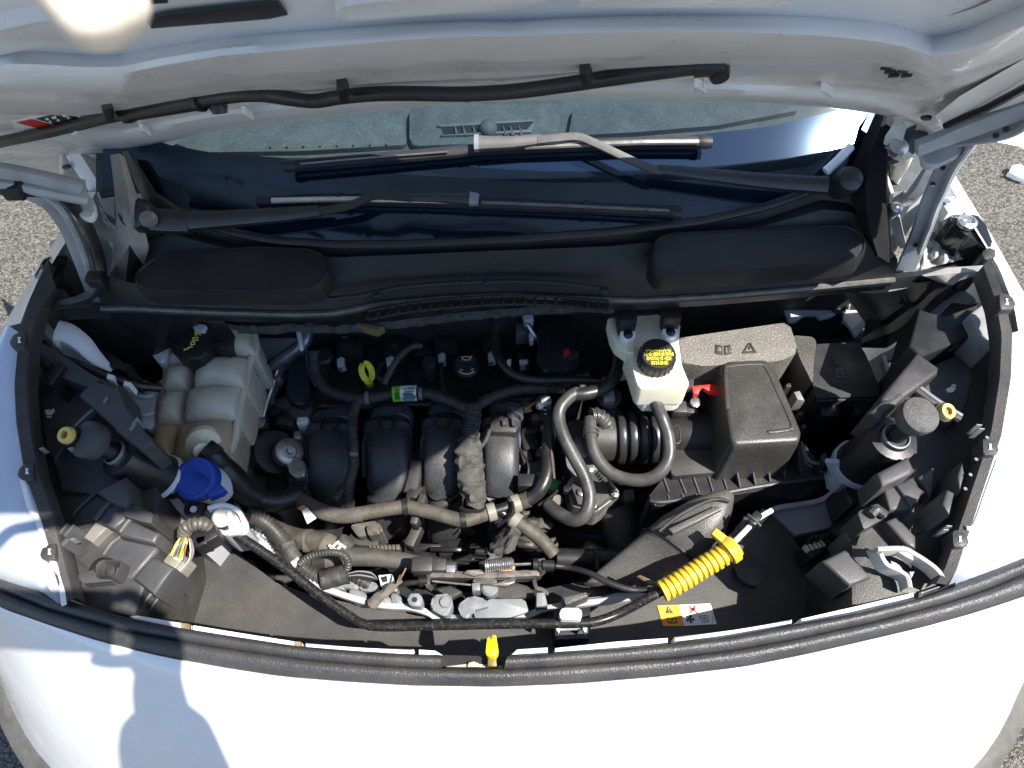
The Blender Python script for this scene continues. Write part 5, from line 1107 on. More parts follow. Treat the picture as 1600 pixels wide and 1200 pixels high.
# intake runners
runm = mat("grained_runner_plastic", (.027, .029, .034), .40, bump=.45, bs=700, var=.15, vs=20, dust=.16, dcol=(.13, .12, .10), ds=16, speck=.35)
for (u, hw, z0, dx, v0) in ((513, 33, -.135, 1, 684), (604, 33, -.125, 2, 680), (691, 29, -.12, 0, 676), (783, 27, -.115, 0, 674)):
    W = px(hw, z0)
    L = [(u, v0 - 6, z0), (u, v0 + 18, z0 + .006), (u + dx, v0 + 45, z0 - .002), (u + dx, v0 + 72, z0 - .022), (u + dx, v0 + 98, z0 - .055), (u + dx, v0 + 122, z0 - .10), (u + dx, v0 + 145, z0 - .16), (u, v0 + 160, z0 - .23)]
    C = cr([P(*p) for p in L], 5)
    b = B(); b.sweep([p - V((0, 0, .02)) for p in C], W, .030, n=28, ex=.55, up=(0, .5, 1), wf=lambda t: (1 - .10 * t, 1)); rn = part(en, "intake_runner", b, runm, smooth=60)
    b = B(); b.sweep([p - V((0, 0, .02)) for p in [C[0] + V((0, .012, 0)), C[0] + V((0, .004, 0)), C[1]]], W * 1.10, .034, n=28, ex=.5, up=(0, .5, 1)); part(rn, "flange", b, mat("blue_grey_flange", (.042, .050, .065), .45, bump=.2) if "blue_grey_flange" not in bpy.data.materials else bpy.data.materials["blue_grey_flange"])
    b = B(); b.sweep([p - V((0, 0, .014)) for p in [P(u + 4, v0 - 34, z0 - .01), P(u + 3, v0 - 20, z0 - .004), P(u, v0 - 6, z0)]], W * .92, .028, n=24, ex=.55, up=(0, .3, 1)); part(rn, "runner_root", b, eblk)
    b = B(); b.sweep([p - V((0, 0, .012)) for p in [P(u + 8, v0 - 32, z0), P(u + 8, v0 - 25, z0 + .002)]], W * .98, .030, n=24, ex=.55, up=(0, .3, 1)); part(rn, "root_flange", b, bpy.data.materials["blue_grey_flange"])
    q = [(u - hw - 1, v0 + 66, z0 - .040), (u - hw - 2, v0 + 20, z0 - .020), (u - hw + 3, v0 + 2, z0 - .008), (u - hw + 14, v0 - 7, z0 + .002), (u, v0 - 8, z0 + .004), (u + hw - 14, v0 - 7, z0 + .002), (u + hw - 3, v0 + 2, z0 - .008), (u + hw + 2, v0 + 20, z0 - .020), (u + hw + 1, v0 + 66, z0 - .040)]
    b = B(); b.tube(q, .0044, n=8, k=5); part(rn, "flange_rim", b, bpy.data.materials["blue_grey_flange"])
    q = [(u - hw + 12, v0 - 12, z0 - .02), (u - hw + 14, v0 - 26, z0 - .004), (u - hw + 24, v0 - 33, z0 + .006), (u + 8, v0 - 35, z0 + .008), (u + hw - 6, v0 - 32, z0 + .006), (u + hw + 4, v0 - 24, z0 - .004), (u + hw + 5, v0 - 10, z0 - .02)]
    b = B(); b.tube(q, .0034, n=8, k=5); part(rn, "root_rim", b, bpy.data.materials["blue_grey_flange"])
    for k in (-14, 10):
        b = B(); b.prism([(u + k, v0 - 30), (u + k + 4, v0 - 30), (u + k + 3, v0 - 16), (u + k, v0 - 16)], z0 + .022, z0, .001); part(rn, "root_rib", b, eblk)
    b = B(); b.prism([(u - 6, v0 - 17), (u + 6, v0 - 18), (u + 6, v0 - 13), (u - 6, v0 - 12)], z0 + .026, z0, .001); part(rn, "root_clip", b, deep)
b = B(); b.sweep(cr(pts([(498, 634, -.13), (560, 636, -.13), (640, 632, -.13), (720, 632, -.13), (840, 622, -.13)]), 5), .003, .003, n=6); part(en, "gasket_line", b, mat("dull_seam_metal", (.10, .10, .10), .5, metal=.5))
b = B(); b.prism([(490, 640), (840, 628), (846, 660), (800, 668), (500, 676)], -.19, -.4, .004); part(en, "head_front", b, deep)
b = B(); b.prism([(480, 700), (830, 690), (850, 880), (640, 890), (500, 860)], -.34, -.55, .02); part(en, "engine_block", b, deep)
# fittings on the right of the runners
b = B(); b.prism(rc([(768, 655), (800, 652), (812, 664), (806, 676), (766, 674)], 4), -.085, -.13, .003); b.prism([(784, 656), (790, 655), (791, 663), (785, 664)], -.078, -.09, .001); b.prism([(798, 648), (801, 645), (804, 664), (800, 664)], -.076, -.09, .001); part(en, "map_sensor", b, blk_d)
clm = mat("brown_grey_fitting", (.10, .092, .08), .55, metal=.3, var=.3)
random.seed(5)
for (u, v, a, c, m_) in ((826, 700, 10, 14, blk), (822, 722, 8, 10, blk_d), (838, 742, 12, 12, blk_d), (826, 760, 16, 10, blk), (842, 716, 6, 8, clm), (818, 690, 5, 12, alu), (850, 660, 8, 10, blk_d), (836, 662, 6, 6, clm), (846, 752, 8, 5, clm), (830, 682, 8, 6, blk)):
    b = B(); b.box(P(u, v, -.13 - random.random() * .03), (px(a * 2, -.13), px(c * 2, -.13), .05), Matrix.Rotation(random.uniform(-.3, .3), 3, 'Z'), .003); part(en, "valve_block", b, m_)
b = B(); b.lathe(P(851, 628, -.10), (.2, -.4, .9), [(.011, -.03), (.012, 0), (.009, .004), (.009, .012), (.005, .014), (0, .014)], 16); part(en, "metal_fitting", b, alu)
b = B(); b.lathe(P(846, 634, -.10), (-.5, -.4, .9), [(.007, -.02), (.007, .006), (.004, .008), (0, .008)], 12); part(en, "metal_fitting", b, steel)
b = B(); b.tube([(866, 600, -.1), (880, 604, -.1), (900, 590, -.1), (920, 585, -.1)], .003, n=6); part(en, "thin_pipe", b, steel)
# block between runners 2 and 3
b = B(); b.sweep([P(650, 722, -.13), P(648, 745, -.135), P(643, 772, -.145)], .012, .012, n=12, ex=.5, wf=lambda t: .75 + .35 * t); b.prism([(636, 765), (654, 765), (664, 758), (650, 778), (634, 776)], -.13, -.16, .002); part(en, "vacuum_reservoir", b, mat("satin_black_box", (.028, .028, .028), .35, dust=.15, dcol=(.14, .12, .1)))
# throttle body
tb = part(en, "throttle_body", B().prism(rc([(878, 672), (896, 652), (918, 660), (930, 700), (940, 738), (905, 762), (886, 730)], 8), -.14, -.24, .01, 3), mat("grey_throttle_alloy", (.20, .21, .22), .42, metal=.75, bump=.4, bs=250, var=.3, vs=60))
b = B(); b.prism(rc([(890, 756), (936, 732), (964, 770), (932, 794), (898, 786)], 5), -.13, -.2, .006, 3); part(tb, "actuator_cover", b, blk_d)
b = B(); b.prism(rc([(886, 750), (936, 726), (970, 772), (932, 800), (892, 790)], 5), -.142, -.2, .004, 3); part(tb, "actuator_flange", b, mat("pale_alloy_edge", (.34, .34, .33), .45, metal=.7, var=.3))
for u, v in ((886, 764), (922, 733), (960, 772), (926, 790), (908, 770)):
    b = B(); b.lathe(P(u, v, -.128), (0, 0, 1), [(.006, -.01), (.006, .003), (.003, .004), (0, .004)], 10); part(tb, "cover_screw", b, steel if u > 900 else alu)
for k in range(9):
    b = B(); b.tube([(938 + 3 * k, 737 + 4.2 * k, -.127), (934 + 3 * k, 741 + 4.2 * k, -.124)], .0016, n=5); part(tb, "cooling_rib", b, blk_d)
b = B(); b.lathe(P(905, 700, -.135), (0, -.1, 1), [(.018, -.02), (.018, 0), (.014, .003), (0, .003)], 20); part(tb, "spindle_housing", b, alu)
b = B(); b.lathe(P(866, 758, -.15), (0, -.2, 1), [(.011, -.03), (.011, .0), (.008, .003), (0, .003)], 16); part(en, "green_sensor_ring", b, mat("green_ring", (.03, .20, .06), .5))
b = B(); b.lathe(P(868, 778, -.15), (.1, -.5, .8), [(.006, -.02), (.006, .012), (.008, .013), (.008, .02), (0, .02)], 12); part(en, "brass_nipple", b, clm)
# rear right dark tower and tubes
b = B(); b.prism(rc([(844, 496), (894, 492), (900, 540), (890, 580), (850, 582), (838, 560)], 6), -.06, -.2, .006, 3); part(en, "black_tower", b, eblk)
for k in range(6):
    b = B(); b.prism([(846 + 8 * k, 500), (850 + 8 * k, 500), (851 + 8 * k, 552), (847 + 8 * k, 552)], -.057, -.07, .0008); part(en, "tower_rib", b, blk)
b = B(); b.prism(rc([(880, 546), (889, 544), (891, 551), (882, 554)], 1.5), -.05, -.06, .001); part(en, "red_tab", b, red)
b = B(); b.prism(rc([(884, 550), (902, 546), (906, 556), (892, 562)], 2), -.055, -.09, .003); part(en, "tower_plug", b, blk_d)
b = B(); b.tube([(820, 494, -.05), (824, 505, -.05), (832, 520, -.06), (846, 538, -.08), (854, 562, -.1), (858, 582, -.11)], .0042, n=10); part(en, "steel_pipe", b, steel)
b = B(); b.box(P(858, 584, -.112), (.014, .01, .01), bevel=.002); part(en, "pipe_clip", b, rusty)
b = B(); b.prism(rc([(816, 488), (832, 486), (834, 498), (820, 500)], 2), -.04, -.06, .002); b.prism([(826, 520), (832, 518), (834, 528), (828, 530)], -.06, -.08, .001); part(en, "white_clip", b, bpy.data.materials["pale_connector"])
b = B(); b.prism(rc([(806, 505), (824, 503), (826, 520), (806, 522)], 2), -.07, -.1, .002); part(en, "grey_plug", b, mat("teal_grey_plug", (.08, .10, .10), .5))
b = B(); b.lathe(P(670, 566, -.10), (0, 0, 1), [(.013, -.04), (.013, 0), (.010, .004), (0, .004)], 18); part(en, "breather_stub", b, mat("teal_black_plastic", (.025, .032, .036), .4))
b = B(); b.lathe(P(505, 556, -.12), (0, 0, 1), [(.018, -.05), (.018, 0), (.014, .004), (0, .004)], 18); part(en, "breather_stub", b, mat("blue_black_plastic_stub", (.022, .027, .032), .4))
for q in ([(520, 600), (560, 596), (566, 612), (524, 616)], [(566, 600), (588, 598), (590, 612), (568, 614)], [(696, 596), (716, 594), (718, 606), (698, 608)], [(762, 594), (790, 590), (792, 604), (764, 606)], [(560, 640 - 60), (600, 575), (604, 590), (570, 594)], [(634, 566), (660, 560), (664, 590), (640, 596)], [(640, 536), (672, 532), (676, 552), (644, 556)], [(574, 536), (594, 534), (594, 552), (576, 554)], [(722, 534), (750, 530), (752, 548), (724, 550)], [(486, 570), (512, 574), (514, 604), (490, 606)]):
    b = B(); b.prism(rc(q, 3), -.135 - random.random() * .012, -.2, .004, 3); part(en, "moulded_block", b, eblk)
# belt drive on the left
b = B(); b.lathe(P(428, 709, -.14), (.55, -.1, .75), [(.024, -.016), (.035, -.016), (.037, -.012), (.037, .008), (.035, .012), (.024, .012)], 30); part(en, "idler_pulley", b, rub)
b = B(); b.lathe(P(452, 706, -.12), (.55, -.1, .75), [(.022, -.014), (.0225, .002), (.0195, .005), (.012, .006), (.010, .002), (.006, .002), (.005, .007), (0, .007)], 26); part(en, "tensioner", b, mat("worn_cast_tensioner", (.36, .36, .35), .45, metal=.8, bump=.5, bs=200, var=.25))
b = B(); b.prism(rc([(446, 716), (462, 712), (478, 724), (476, 744), (462, 748), (452, 738)], 4), -.12, -.2, .005, 3); part(en, "tensioner_arm", b, alu)
b = B(); b.prism(rc([(452, 738), (476, 736), (478, 764), (456, 768)], 3), -.13, -.2, .005, 3); part(en, "tensioner_bracket", b, blk_d)
for k in range(5):
    b = B(); b.tube([(456, 744 + 5 * k, -.127), (476, 742 + 5 * k, -.127)], .0015, n=5); part(en, "bracket_rib", b, blk)
b = strap([(430, 574, -.12), (424, 592, -.13), (416, 616, -.14), (408, 640, -.15), (402, 660, -.15)], .014, .01); part(en, "alloy_mount_arm", b, mat("sand_cast_alloy", (.30, .30, .29), .55, metal=.6, bump=.8, bs=300, var=.2, dust=.25))
b = strap([(437, 580, -.115), (430, 604, -.125), (421, 630, -.135), (414, 655, -.145)], .003, .012); part(en, "mount_arm_rib", b, alu)
b = B(); b.lathe(P(404, 661, -.14), (0, -.1, 1), [(.013, -.02), (.013, .006), (.007, .008), (.006, .014), (0, .014)], 16); part(en, "mount_bolt", b, alu)
b = B(); b.lathe(P(434, 592, -.118), (0, -.1, 1), [(.007, -.02), (.007, .006), (.005, .010), (0, .01)], 12); part(en, "mount_bolt", b, alu)
b = B(); b.prism([(372, 670), (400, 650), (440, 690), (482, 770), (440, 806), (390, 780), (360, 720)], -.23, -.4, .006); part(en, "side_rail_floor", b, mat("dusty_grey_rail", (.30, .295, .27), .7, var=.15, vs=20, dust=.4, dcol=(.20, .18, .15), ds=18, bump=.3, bs=150))
b = B(); b.prism(rc([(413, 742), (436, 738), (448, 752), (438, 768), (416, 766)], 5), -.215, -.25, .005); b.lathe(P(432, 748, -.212), (0, 0, 1), [(.016, 0), (.016, .006), (.010, .007), (.010, .016), (0, .016)], 6); part(en, "rail_nut", b, mat("dull_brown_steel", (.12, .105, .085), .6, metal=.4))
b = B(); b.prism(rc([(386, 698), (420, 672), (436, 690), (430, 720), (400, 726)], 4), -.20, -.26, .004); part(en, "grey_plate", b, mat("dark_grey_plate", (.11, .105, .10), .65, dust=.3))
b = B(); b.lathe(P(470, 642, -.14), (.2, -.3, .9), [(.028, -.03), (.03, -.004), (.026, 0), (.012, .002), (0, .002)], 24); part(en, "drive_cover", b, eblk)
for (u, v, a, c, m_) in ((450, 600, 10, 8, blk), (446, 640, 12, 10, deep), (452, 668, 14, 8, blk_d), (436, 652, 10, 6, blk), (478, 668, 9, 7, wpl), (470, 690, 6, 8, alu), (494, 530, 9, 12, blk_d), (430, 636, 6, 8, clm)):
    b = B(); b.box(P(u, v, -.15), (px(a * 2, -.13), px(c * 2, -.13), .05), Matrix.Rotation(random.uniform(-.5, .5), 3, 'Z'), .004); part(en, "side_fitting", b, m_)
# dim clutter in the depth in front of the engine
random.seed(11)
for k in range(46):
    u, v = random.uniform(470, 1010), random.uniform(800, 905)
    z = random.uniform(-.36, -.24)
    b = B()
    if k % 2: b.box(P(u, v, z), (random.uniform(.02, .06), random.uniform(.012, .03), .05), Matrix.Rotation(random.uniform(-.6, .6), 3, 'Z') @ Matrix.Rotation(random.uniform(-.4, .4), 3, 'X'), .004)
    else: b.tube([(u - 40, v + random.uniform(-12, 12), z), (u, v, z + .02), (u + random.uniform(20, 60), v + random.uniform(-18, 18), z - .01)], random.uniform(.003, .009), n=8)
    part(en, "lower_fitting" if k % 2 else "lower_pipe", b, random.choice([deep, deep, blk_d, blk, eblk]))
for k in range(7):
    b = B(); b.tube([(600 + 2 * k, 846 + 5 * k, -.27), (680, 852 + 4 * k, -.27), (760, 848 + 6 * k, -.28)], .002, n=5); part(en, "lower_pipe", b, blk)
b = B(); b.tube([(870, 872, -.2), (930, 874, -.2), (1010, 876, -.2)], .016, n=12); b.prism([(928, 862), (936, 862), (938, 890), (930, 890)], -.18, -.22, .002); part(en, "cross_pipe", b, blk)
b = B(); b.tube([(960, 790, -.2), (972, 830, -.22), (980, 870, -.24)], .03, n=14); part(en, "gearbox_housing", b, deep)
b = B(); b.prism(rc([(974, 766), (990, 764), (992, 782), (976, 784)], 2), -.2, -.24, .003); part(en, "grey_tag", b, mat("dim_grey_tag", (.16, .17, .18), .5))
b = B(); b.prism(rc([(546, 820), (590, 812), (600, 830), (560, 840)], 5), -.2, -.26, .006); b.prism(rc([(572, 822), (592, 818), (594, 834), (576, 838)], 3), -.19, -.22, .004); part(en, "starter_terminal", b, clm)
b = B(); b.prism([(574, 852), (624, 850), (626, 858), (576, 860)], -.16, -.18, .002); [b.prism([(576 + 6 * k, 851), (579 + 6 * k, 851), (580 + 6 * k, 859), (577 + 6 * k, 859)], -.157, -.17, .0005) for k in range(8)]; part(en, "finned_strip", b, clm)
b = B(); b.box(P(655, 800, -.14), (.012, .05, .03), Matrix.Rotation(-.25, 3, 'Z'), .003); part(en, "dropper_bracket", b, blk_d)
b = B(); b.box(P(650, 835, -.2), (.016, .05, .03), Matrix.Rotation(-.35, 3, 'Z'), .003); part(en, "dropper_bracket", b, blk_d)

# ================================================================ wiring loom over the engine
wl_ = thing("wiring_loom", "black taped wiring loom with a green and white label over the engine", "wiring loom", P(640, 615, -.08))
def tape(L, r, k=6, m=loom, name="loom_branch"):
    b = B(); Q = resample(cr([P(*p) for p in L], k), 60)
    b.sweep(Q, r, n=10, wf=lambda t: 1 + .07 * math.sin(t * 95) + .05 * math.sin(t * 41)); return part(wl_, name, b, m)
Zl = -.075
tape([(491, 548, -.06), (490, 566, -.07), (496, 590, -.08), (510, 608, -.085), (540, 620, -.085), (574, 623, Zl), (606, 617, Zl), (640, 614, Zl), (668, 615, Zl), (690, 622, Zl), (715, 632, Zl), (738, 645, Zl)], .0085)
tape([(738, 645, Zl), (748, 634, Zl), (766, 622, Zl), (790, 613, Zl), (815, 608, Zl), (845, 607, -.08), (880, 606, -.09)], .0085)
tape([(738, 640, Zl), (739, 655, -.07), (735, 675, -.07), (732, 700, -.075)], .0125)
tape([(576, 622, Zl), (560, 630, -.08), (552, 648, -.085), (551, 672, -.085), (553, 700, -.09), (553, 726, -.1), (548, 748, -.105), (538, 764, -.115), (524, 780, -.12)], .0078)
tape([(549, 742, -.105), (545, 765, -.11), (544, 790, -.12)], .0068)
tape([(765, 672, -.08), (758, 690, -.08), (744, 706, -.085)], .004)
tape([(479, 546, -.06), (482, 575, -.075), (494, 604, -.085)], .003)
tape([(602, 596, -.08), (592, 590, -.08), (590, 578, -.085), (598, 566, -.09)], .004)
tape([(690, 570, -.11), (690, 590, -.10), (692, 606, -.09), (700, 622, -.08)], .0035)
b = B(); b.corr(cr(pts([(601, 600, -.075), (606, 588, -.07), (618, 566, -.065), (632, 550, -.065), (645, 541, -.07), (657, 540, -.085)]), 8), .0052, .0045, .22); part(wl_, "corrugated_sleeve", b, mat("grey_corrugated_plastic", (.06, .06, .06), .4))
b = B(); b.sweep(pts([(614, 616, Zl), (627, 615, Zl)]), .0125, n=14); part(wl_, "green_label", b, grn)
b = B(); b.sweep(pts([(627, 615, Zl), (651, 614, Zl)]), .0126, n=14); part(wl_, "white_label", b, lab)
b = B()
for k in range(5): b.prism([(629 + 3 * (k % 2), 607 + 3.6 * k), (649 - 2 * (k % 3), 606.5 + 3.6 * k), (649 - 2 * (k % 3), 608.3 + 3.6 * k), (629 + 3 * (k % 2), 608.8 + 3.6 * k)], Zl + .0132, Zl + .006, 0)
b.prism([(637, 605), (647, 604.5), (647, 608), (637, 608.5)], Zl + .0136, Zl + .006, 0)
part(wl_, "label_print", b, mat("grey_print", (.16, .22, .26), .6))
b = B()
for k in range(3): b.prism([(616, 608 + 5 * k), (624, 607.5 + 5 * k), (622, 611 + 5 * k), (617, 611 + 5 * k)], Zl + .0132, Zl + .006, 0)
part(wl_, "label_print", b, mat("dark_green_print", (.06, .22, .02), .6))
for u, v in ((574, 622), (657, 615)):
    b = B(); b.lathe(P(u, v, Zl), (1, .1, 0), [(.0105, -.003), (.0105, .003), (.009, .003), (.009, -.003)], 14); part(wl_, "tape_tie", b, mat("grey_tie", (.13, .13, .13), .5) if "grey_tie" not in bpy.data.materials else bpy.data.materials["grey_tie"])
b = B(); b.box(P(553, 710, -.083), (.012, .006, .008), bevel=.001); part(wl_, "tape_tie", b, galv)
# cloth wrapped bunch
b = B(); Q = resample(cr(pts([(735, 678, -.075), (733, 700, -.08), (736, 730, -.09), (738, 760, -.10), (742, 790, -.115)]), 8), 60)
b.sweep(Q, .0155, .015, n=22, wf=lambda t: .85 + .45 * math.sin(math.pi * min(t * 1.05, 1)) ** .7)
for v_ in b.bm.verts: v_.co += noise.noise_vector(v_.co * 95) * .006 + noise.noise_vector(v_.co * 42) * .005
part(wl_, "cloth_wrap", b, mat("crinkled_cloth_tape", (.045, .043, .039), .75, bump=.8, bs=160, var=.35, vs=60, dust=.4, dcol=(.12, .11, .095), ds=40))
b = B(); b.lathe(P(734, 702, -.08), (0, 1, -.1), [(.0145, -.002), (.0150, 0), (.0145, .002), (.013, 0)], 16); part(wl_, "cloth_tie", b, galv)
b = B(); b.tube([(720, 794, -.11), (732, 798, -.105), (752, 798, -.105), (762, 790, -.11)], .003, n=6); part(wl_, "black_tie", b, rub)
# second cloth knot lower right
kn = thing("cloth_knot", "crumpled grey cloth wrapped cable end below the tee hose", "cloth wrap", P(800, 840, -.16))
b = B(); b.sweep(resample(cr(pts([(772, 850, -.15), (780, 856, -.14), (792, 850, -.135), (796, 836, -.135), (810, 824, -.14), (836, 818, -.15), (858, 822, -.16)]), 8), 50), .017, .009, n=16, wf=lambda t: .6 + .6 * math.sin(math.pi * t))
for v_ in b.bm.verts: v_.co += noise.noise_vector(v_.co * 90) * .0055
part(kn, "cloth", b, bpy.data.materials["crinkled_cloth_tape"])
# crossed leads
for i, L in enumerate(([(840, 790, -.12), (868, 770, -.13), (880, 745, -.14)], [(700, 640, -.1), (760, 632, -.1), (830, 634, -.11)], [(820, 640, -.1), (836, 628, -.1), (850, 620, -.1)], [(812, 700, -.12), (826, 730, -.12), (820, 760, -.13)])):
    b = B(); b.tube(list(L), .0022, n=6); part(wl_, "thin_lead", b, rub)

# ================================================================ hoses
def hose(label, segs, name="coolant_hose"):
    t = thing(name, label, "hose", P(*segs[0][1][0]))
    for n_, L, r, m_ in segs:
        b = B(); b.tube(L, r, n=14, k=7); part(t, n_, b, m_)
    return t
def clamp(t, u, v, z, d, r, m=None, wd=.005):
    b = B(); b.lathe(P(u, v, z), d, [(r, -wd), (r * 1.06, -wd), (r * 1.06, wd), (r, wd), (r * .95, 0)], 18); part(t, "hose_clamp", b, m or steel)
h1 = hose("thick black coolant hose from the coolant reservoir to the front of the engine", [("hose", [(322, 706, -.0), (336, 716, -.01), (356, 740, -.04), (380, 766, -.07), (410, 782, -.095), (440, 782, -.11), (466, 774, -.12)], .0155, rub)])
b = B(); b.tube([(340, 724, -.02), (356, 742, -.04), (380, 766, -.07), (404, 780, -.09)], .0195, n=16, wf=lambda t: .8 + .25 * math.sin(math.pi * t)); part(h1, "thick_section", b, rub)
clamp(h1, 328, 710, -.004, (.7, -.45, -.3), .0165, blk, .008)
b = B(); b.box(P(336, 700, .004), (.02, .012, .012), Matrix.Rotation(-.6, 3, 'Z'), .002); part(h1, "clamp_ear", b, blk)
HZ = -.115
h2 = hose("dusty tan coolant hose running across the front of the intake runners", [
    ("sleeved_section", [(462, 776, -.12), (482, 788, HZ), (505, 800, HZ), (535, 806, HZ), (566, 803, HZ)], .0116, mat("fuzzy_insulation", (.035, .034, .032), .95, bump=1.0, bs=300, var=.35, vs=150, dust=.3)),
    ("tan_section", [(562, 803, HZ), (600, 796, HZ), (632, 792, HZ), (640, 793, HZ), (672, 800, HZ), (704, 809, HZ), (724, 813, HZ), (744, 808, HZ), (772, 798, HZ)], .0108, tan),
    ("black_section", [(798, 790, HZ), (830, 778, -.11), (846, 762, -.10), (856, 735, -.095), (856, 700, -.095), (861, 660, -.09), (868, 640, -.09)], .0104, rub),
    ("tan_collar", [(796, 790, HZ), (812, 785, HZ), (826, 780, -.11)], .0122, tan)])
for u, v in ((634, 792), (724, 812)):
    clamp(h2, u, v, HZ, (1, .15, 0), .0118, rub, .004)
b = B(); b.box(P(638, 778, HZ + .008), (.006, .03, .004), Matrix.Rotation(-.3, 3, 'Z'), .001); part(h2, "clamp_tail", b, blk)
clamp(h2, 768, 800, HZ, (1, .3, 0), .0130, mat("pale_clamp", (.20, .185, .15), .5), .006)
clamp(h2, 806, 787, HZ, (1, .35, 0), .0132, bpy.data.materials["pale_clamp"], .006)
b = B(); b.tube([(766, 800, HZ), (785, 795, HZ), (802, 788, HZ)], .0085, n=12); b.tube([(780, 797, HZ), (790, 805, HZ - .005), (800, 812, HZ - .01)], .0075, n=12); part(h2, "plastic_tee", b, rub)
b = B(); b.tube([(797, 808, -.12), (812, 818, -.122), (832, 832, -.13), (850, 848, -.14), (865, 866, -.15)], .0108, n=14); part(h2, "branch_hose", b, tan)
clamp(h2, 806, 814, -.122, (.7, -.5, -.1), .0125, bpy.data.materials["pale_clamp"], .006)
b = B(); b.tube([(800, 784, -.1), (802, 800, -.098), (790, 812, -.11), (778, 822, -.12)], .0025, n=6); part(h2, "cable_tie", b, rub)
b = B(); b.tube([(857, 668, -.083), (860, 690, -.084), (863, 720, -.085), (866, 748, -.09)], .0022, n=6); part(h2, "tan_seam", b, tan)  # thin tan strip along the black section
h3 = hose("black vacuum hose sweeping right from behind the oil filler cap", [("hose", [(774, 498, -.03), (773, 530, -.04), (777, 555, -.045), (792, 578, -.05), (815, 590, -.055), (845, 594, -.06), (900, 594, -.06), (940, 596, -.06)], .0068, rub)], "vacuum_hose")
h4 = hose("grey rubber hose making a long double bend right of the intake runners", [
    ("upper_black_section", [(962, 496, .0), (966, 530, -.02), (967, 562, -.03), (958, 592, -.035), (940, 608, -.04), (916, 615, -.04), (900, 616, -.04)], .0105, rub),
    ("hose", [(904, 613, -.04), (890, 620, -.04), (876, 636, -.045), (873, 654, -.05), (880, 680, -.055), (896, 712, -.065), (912, 742, -.075), (921, 775, -.085), (915, 802, -.095), (898, 813, -.105), (876, 804, -.115), (856, 788, -.125)], .0100, hosem)], "breather_hose")
h5 = hose("grey rubber hose looping under the brake fluid reservoir", [("hose", [(922, 654, -.05), (923, 684, -.05), (931, 712, -.055), (950, 736, -.06), (976, 748, -.06), (1006, 750, -.055), (1031, 738, -.045), (1045, 714, -.035), (1044, 682, -.025), (1034, 652, -.015), (1025, 630, 0), (1020, 612, .01)], .0096, hosem)], "clutch_fluid_hose")
b = B(); b.corr(cr(pts([(924, 650, -.05), (934, 650, -.052), (944, 658, -.058), (950, 668, -.07)]), 8), .012, .006, .16); part(h5, "corrugated_elbow", b, hosem)
for v_ in (672, 679): clamp(h5, 923, v_, -.05, (0, 1, 0), .0112, hosem, .002)

# ================================================================ loom and hoses in front of the engine, left
fl_ = thing("front_loom", "corrugated wiring conduit running along the left of the lock carrier", "wiring loom", P(440, 850, -.1))
con = mat("dusty_conduit", (.034, .033, .030), .45, dust=.35, dcol=(.12, .11, .09), ds=60, var=.2)
b = B(); b.corr(cr(pts([(388, 806, -.04), (404, 810, -.05), (422, 822, -.06), (438, 840, -.07), (450, 860, -.075), (463, 877, -.08)]), 8), .0105, .0055, .18); part(fl_, "conduit", b, con)
b = B(); b.corr(cr(pts([(466, 880, -.085), (480, 892, -.09), (500, 904, -.095), (516, 912, -.1)]), 8), .0095, .0055, .18); part(fl_, "conduit", b, con)
b = B(); b.corr(cr(pts([(470, 880, -.07), (482, 871, -.06), (500, 865, -.055), (520, 863, -.055), (536, 867, -.06), (544, 878, -.07), (542, 890, -.08)]), 8), .0050, .004, .2); part(fl_, "thin_conduit", b, con)
b = B(); b.tube([(448, 848, -.07), (454, 864, -.075), (462, 876, -.08)], .012, n=12); b.jit(.0015, 120); part(fl_, "taped_joint", b, loom)
b = B(); b.tube([(502, 908, -.09), (522, 902, -.09), (544, 896, -.09)], .014, n=12); b.jit(.0015, 120); part(fl_, "taped_joint", b, loom)
b = B(); b.corr(cr(pts([(556, 902, -.1), (566, 908, -.1), (576, 914, -.105)]), 8), .007, .005, .2); part(fl_, "conduit", b, con)
for k in range(6):
    b = B(); b.tube([(540, 898 + k, -.085), (560, 893 + 2 * k, -.085), (580, 896 + 2 * k, -.09), (590, 906, -.1)], .0013, n=5); part(fl_, "wire", b, wm[3] if k % 3 == 0 else rub)
b = B(); b.box(P(463, 879, -.075), (.012, .007, .012), Matrix.Rotation(.7, 3, 'Z'), .001); part(fl_, "pale_tie", b, cream)
b = B(); b.prism([(590, 898), (612, 896), (614, 912), (594, 914)], -.09, -.11, .003); part(fl_, "white_plug", b, wpl)
b = B(); b.prism([(594, 902), (604, 899), (606, 908), (598, 910)], -.088, -.1, .001); part(fl_, "plug_socket", b, blk)
h6 = thing("radiator_hose", "wide dusty tan radiator hose with cross marked clamp at the front left", "hose", P(480, 845, -.12))
b = B(); b.tube([(416, 822, -.14), (440, 834, -.13), (470, 843, -.12), (500, 846, -.115), (515, 852, -.115)], .0155, n=16); part(h6, "hose", b, tan)
clamp(h6, 482, 845, -.119, (1, .0, 0), .016, trimg, .005)
b = B(); b.tube([(508, 850, -.115), (520, 856, -.115), (536, 860, -.115)], .017, n=16); part(h6, "hose_end", b, mat("grey_tan_rubber", (.09, .08, .068), .7, dust=.3))
b = B()
for L in ([(512, 862), (524, 850), (530, 846)], [(514, 852), (522, 858), (530, 860)], [(520, 866), (532, 853)], [(528, 848), (540, 856)]): b.tube([(u, v, -.093) for u, v in L], .0022, n=6)
part(h6, "cross_mark", b, cream)
b = B(); b.lathe(P(537, 850, -.105), (.6, .5, .4), [(.012, -.02), (.012, .008), (.009, .01), (0, .01)], 14); part(h6, "end_stub", b, clm)
h7 = thing("radiator_hose", "long grey tan pipe lying just behind the bonnet latch", "hose", P(590, 872, -.12))
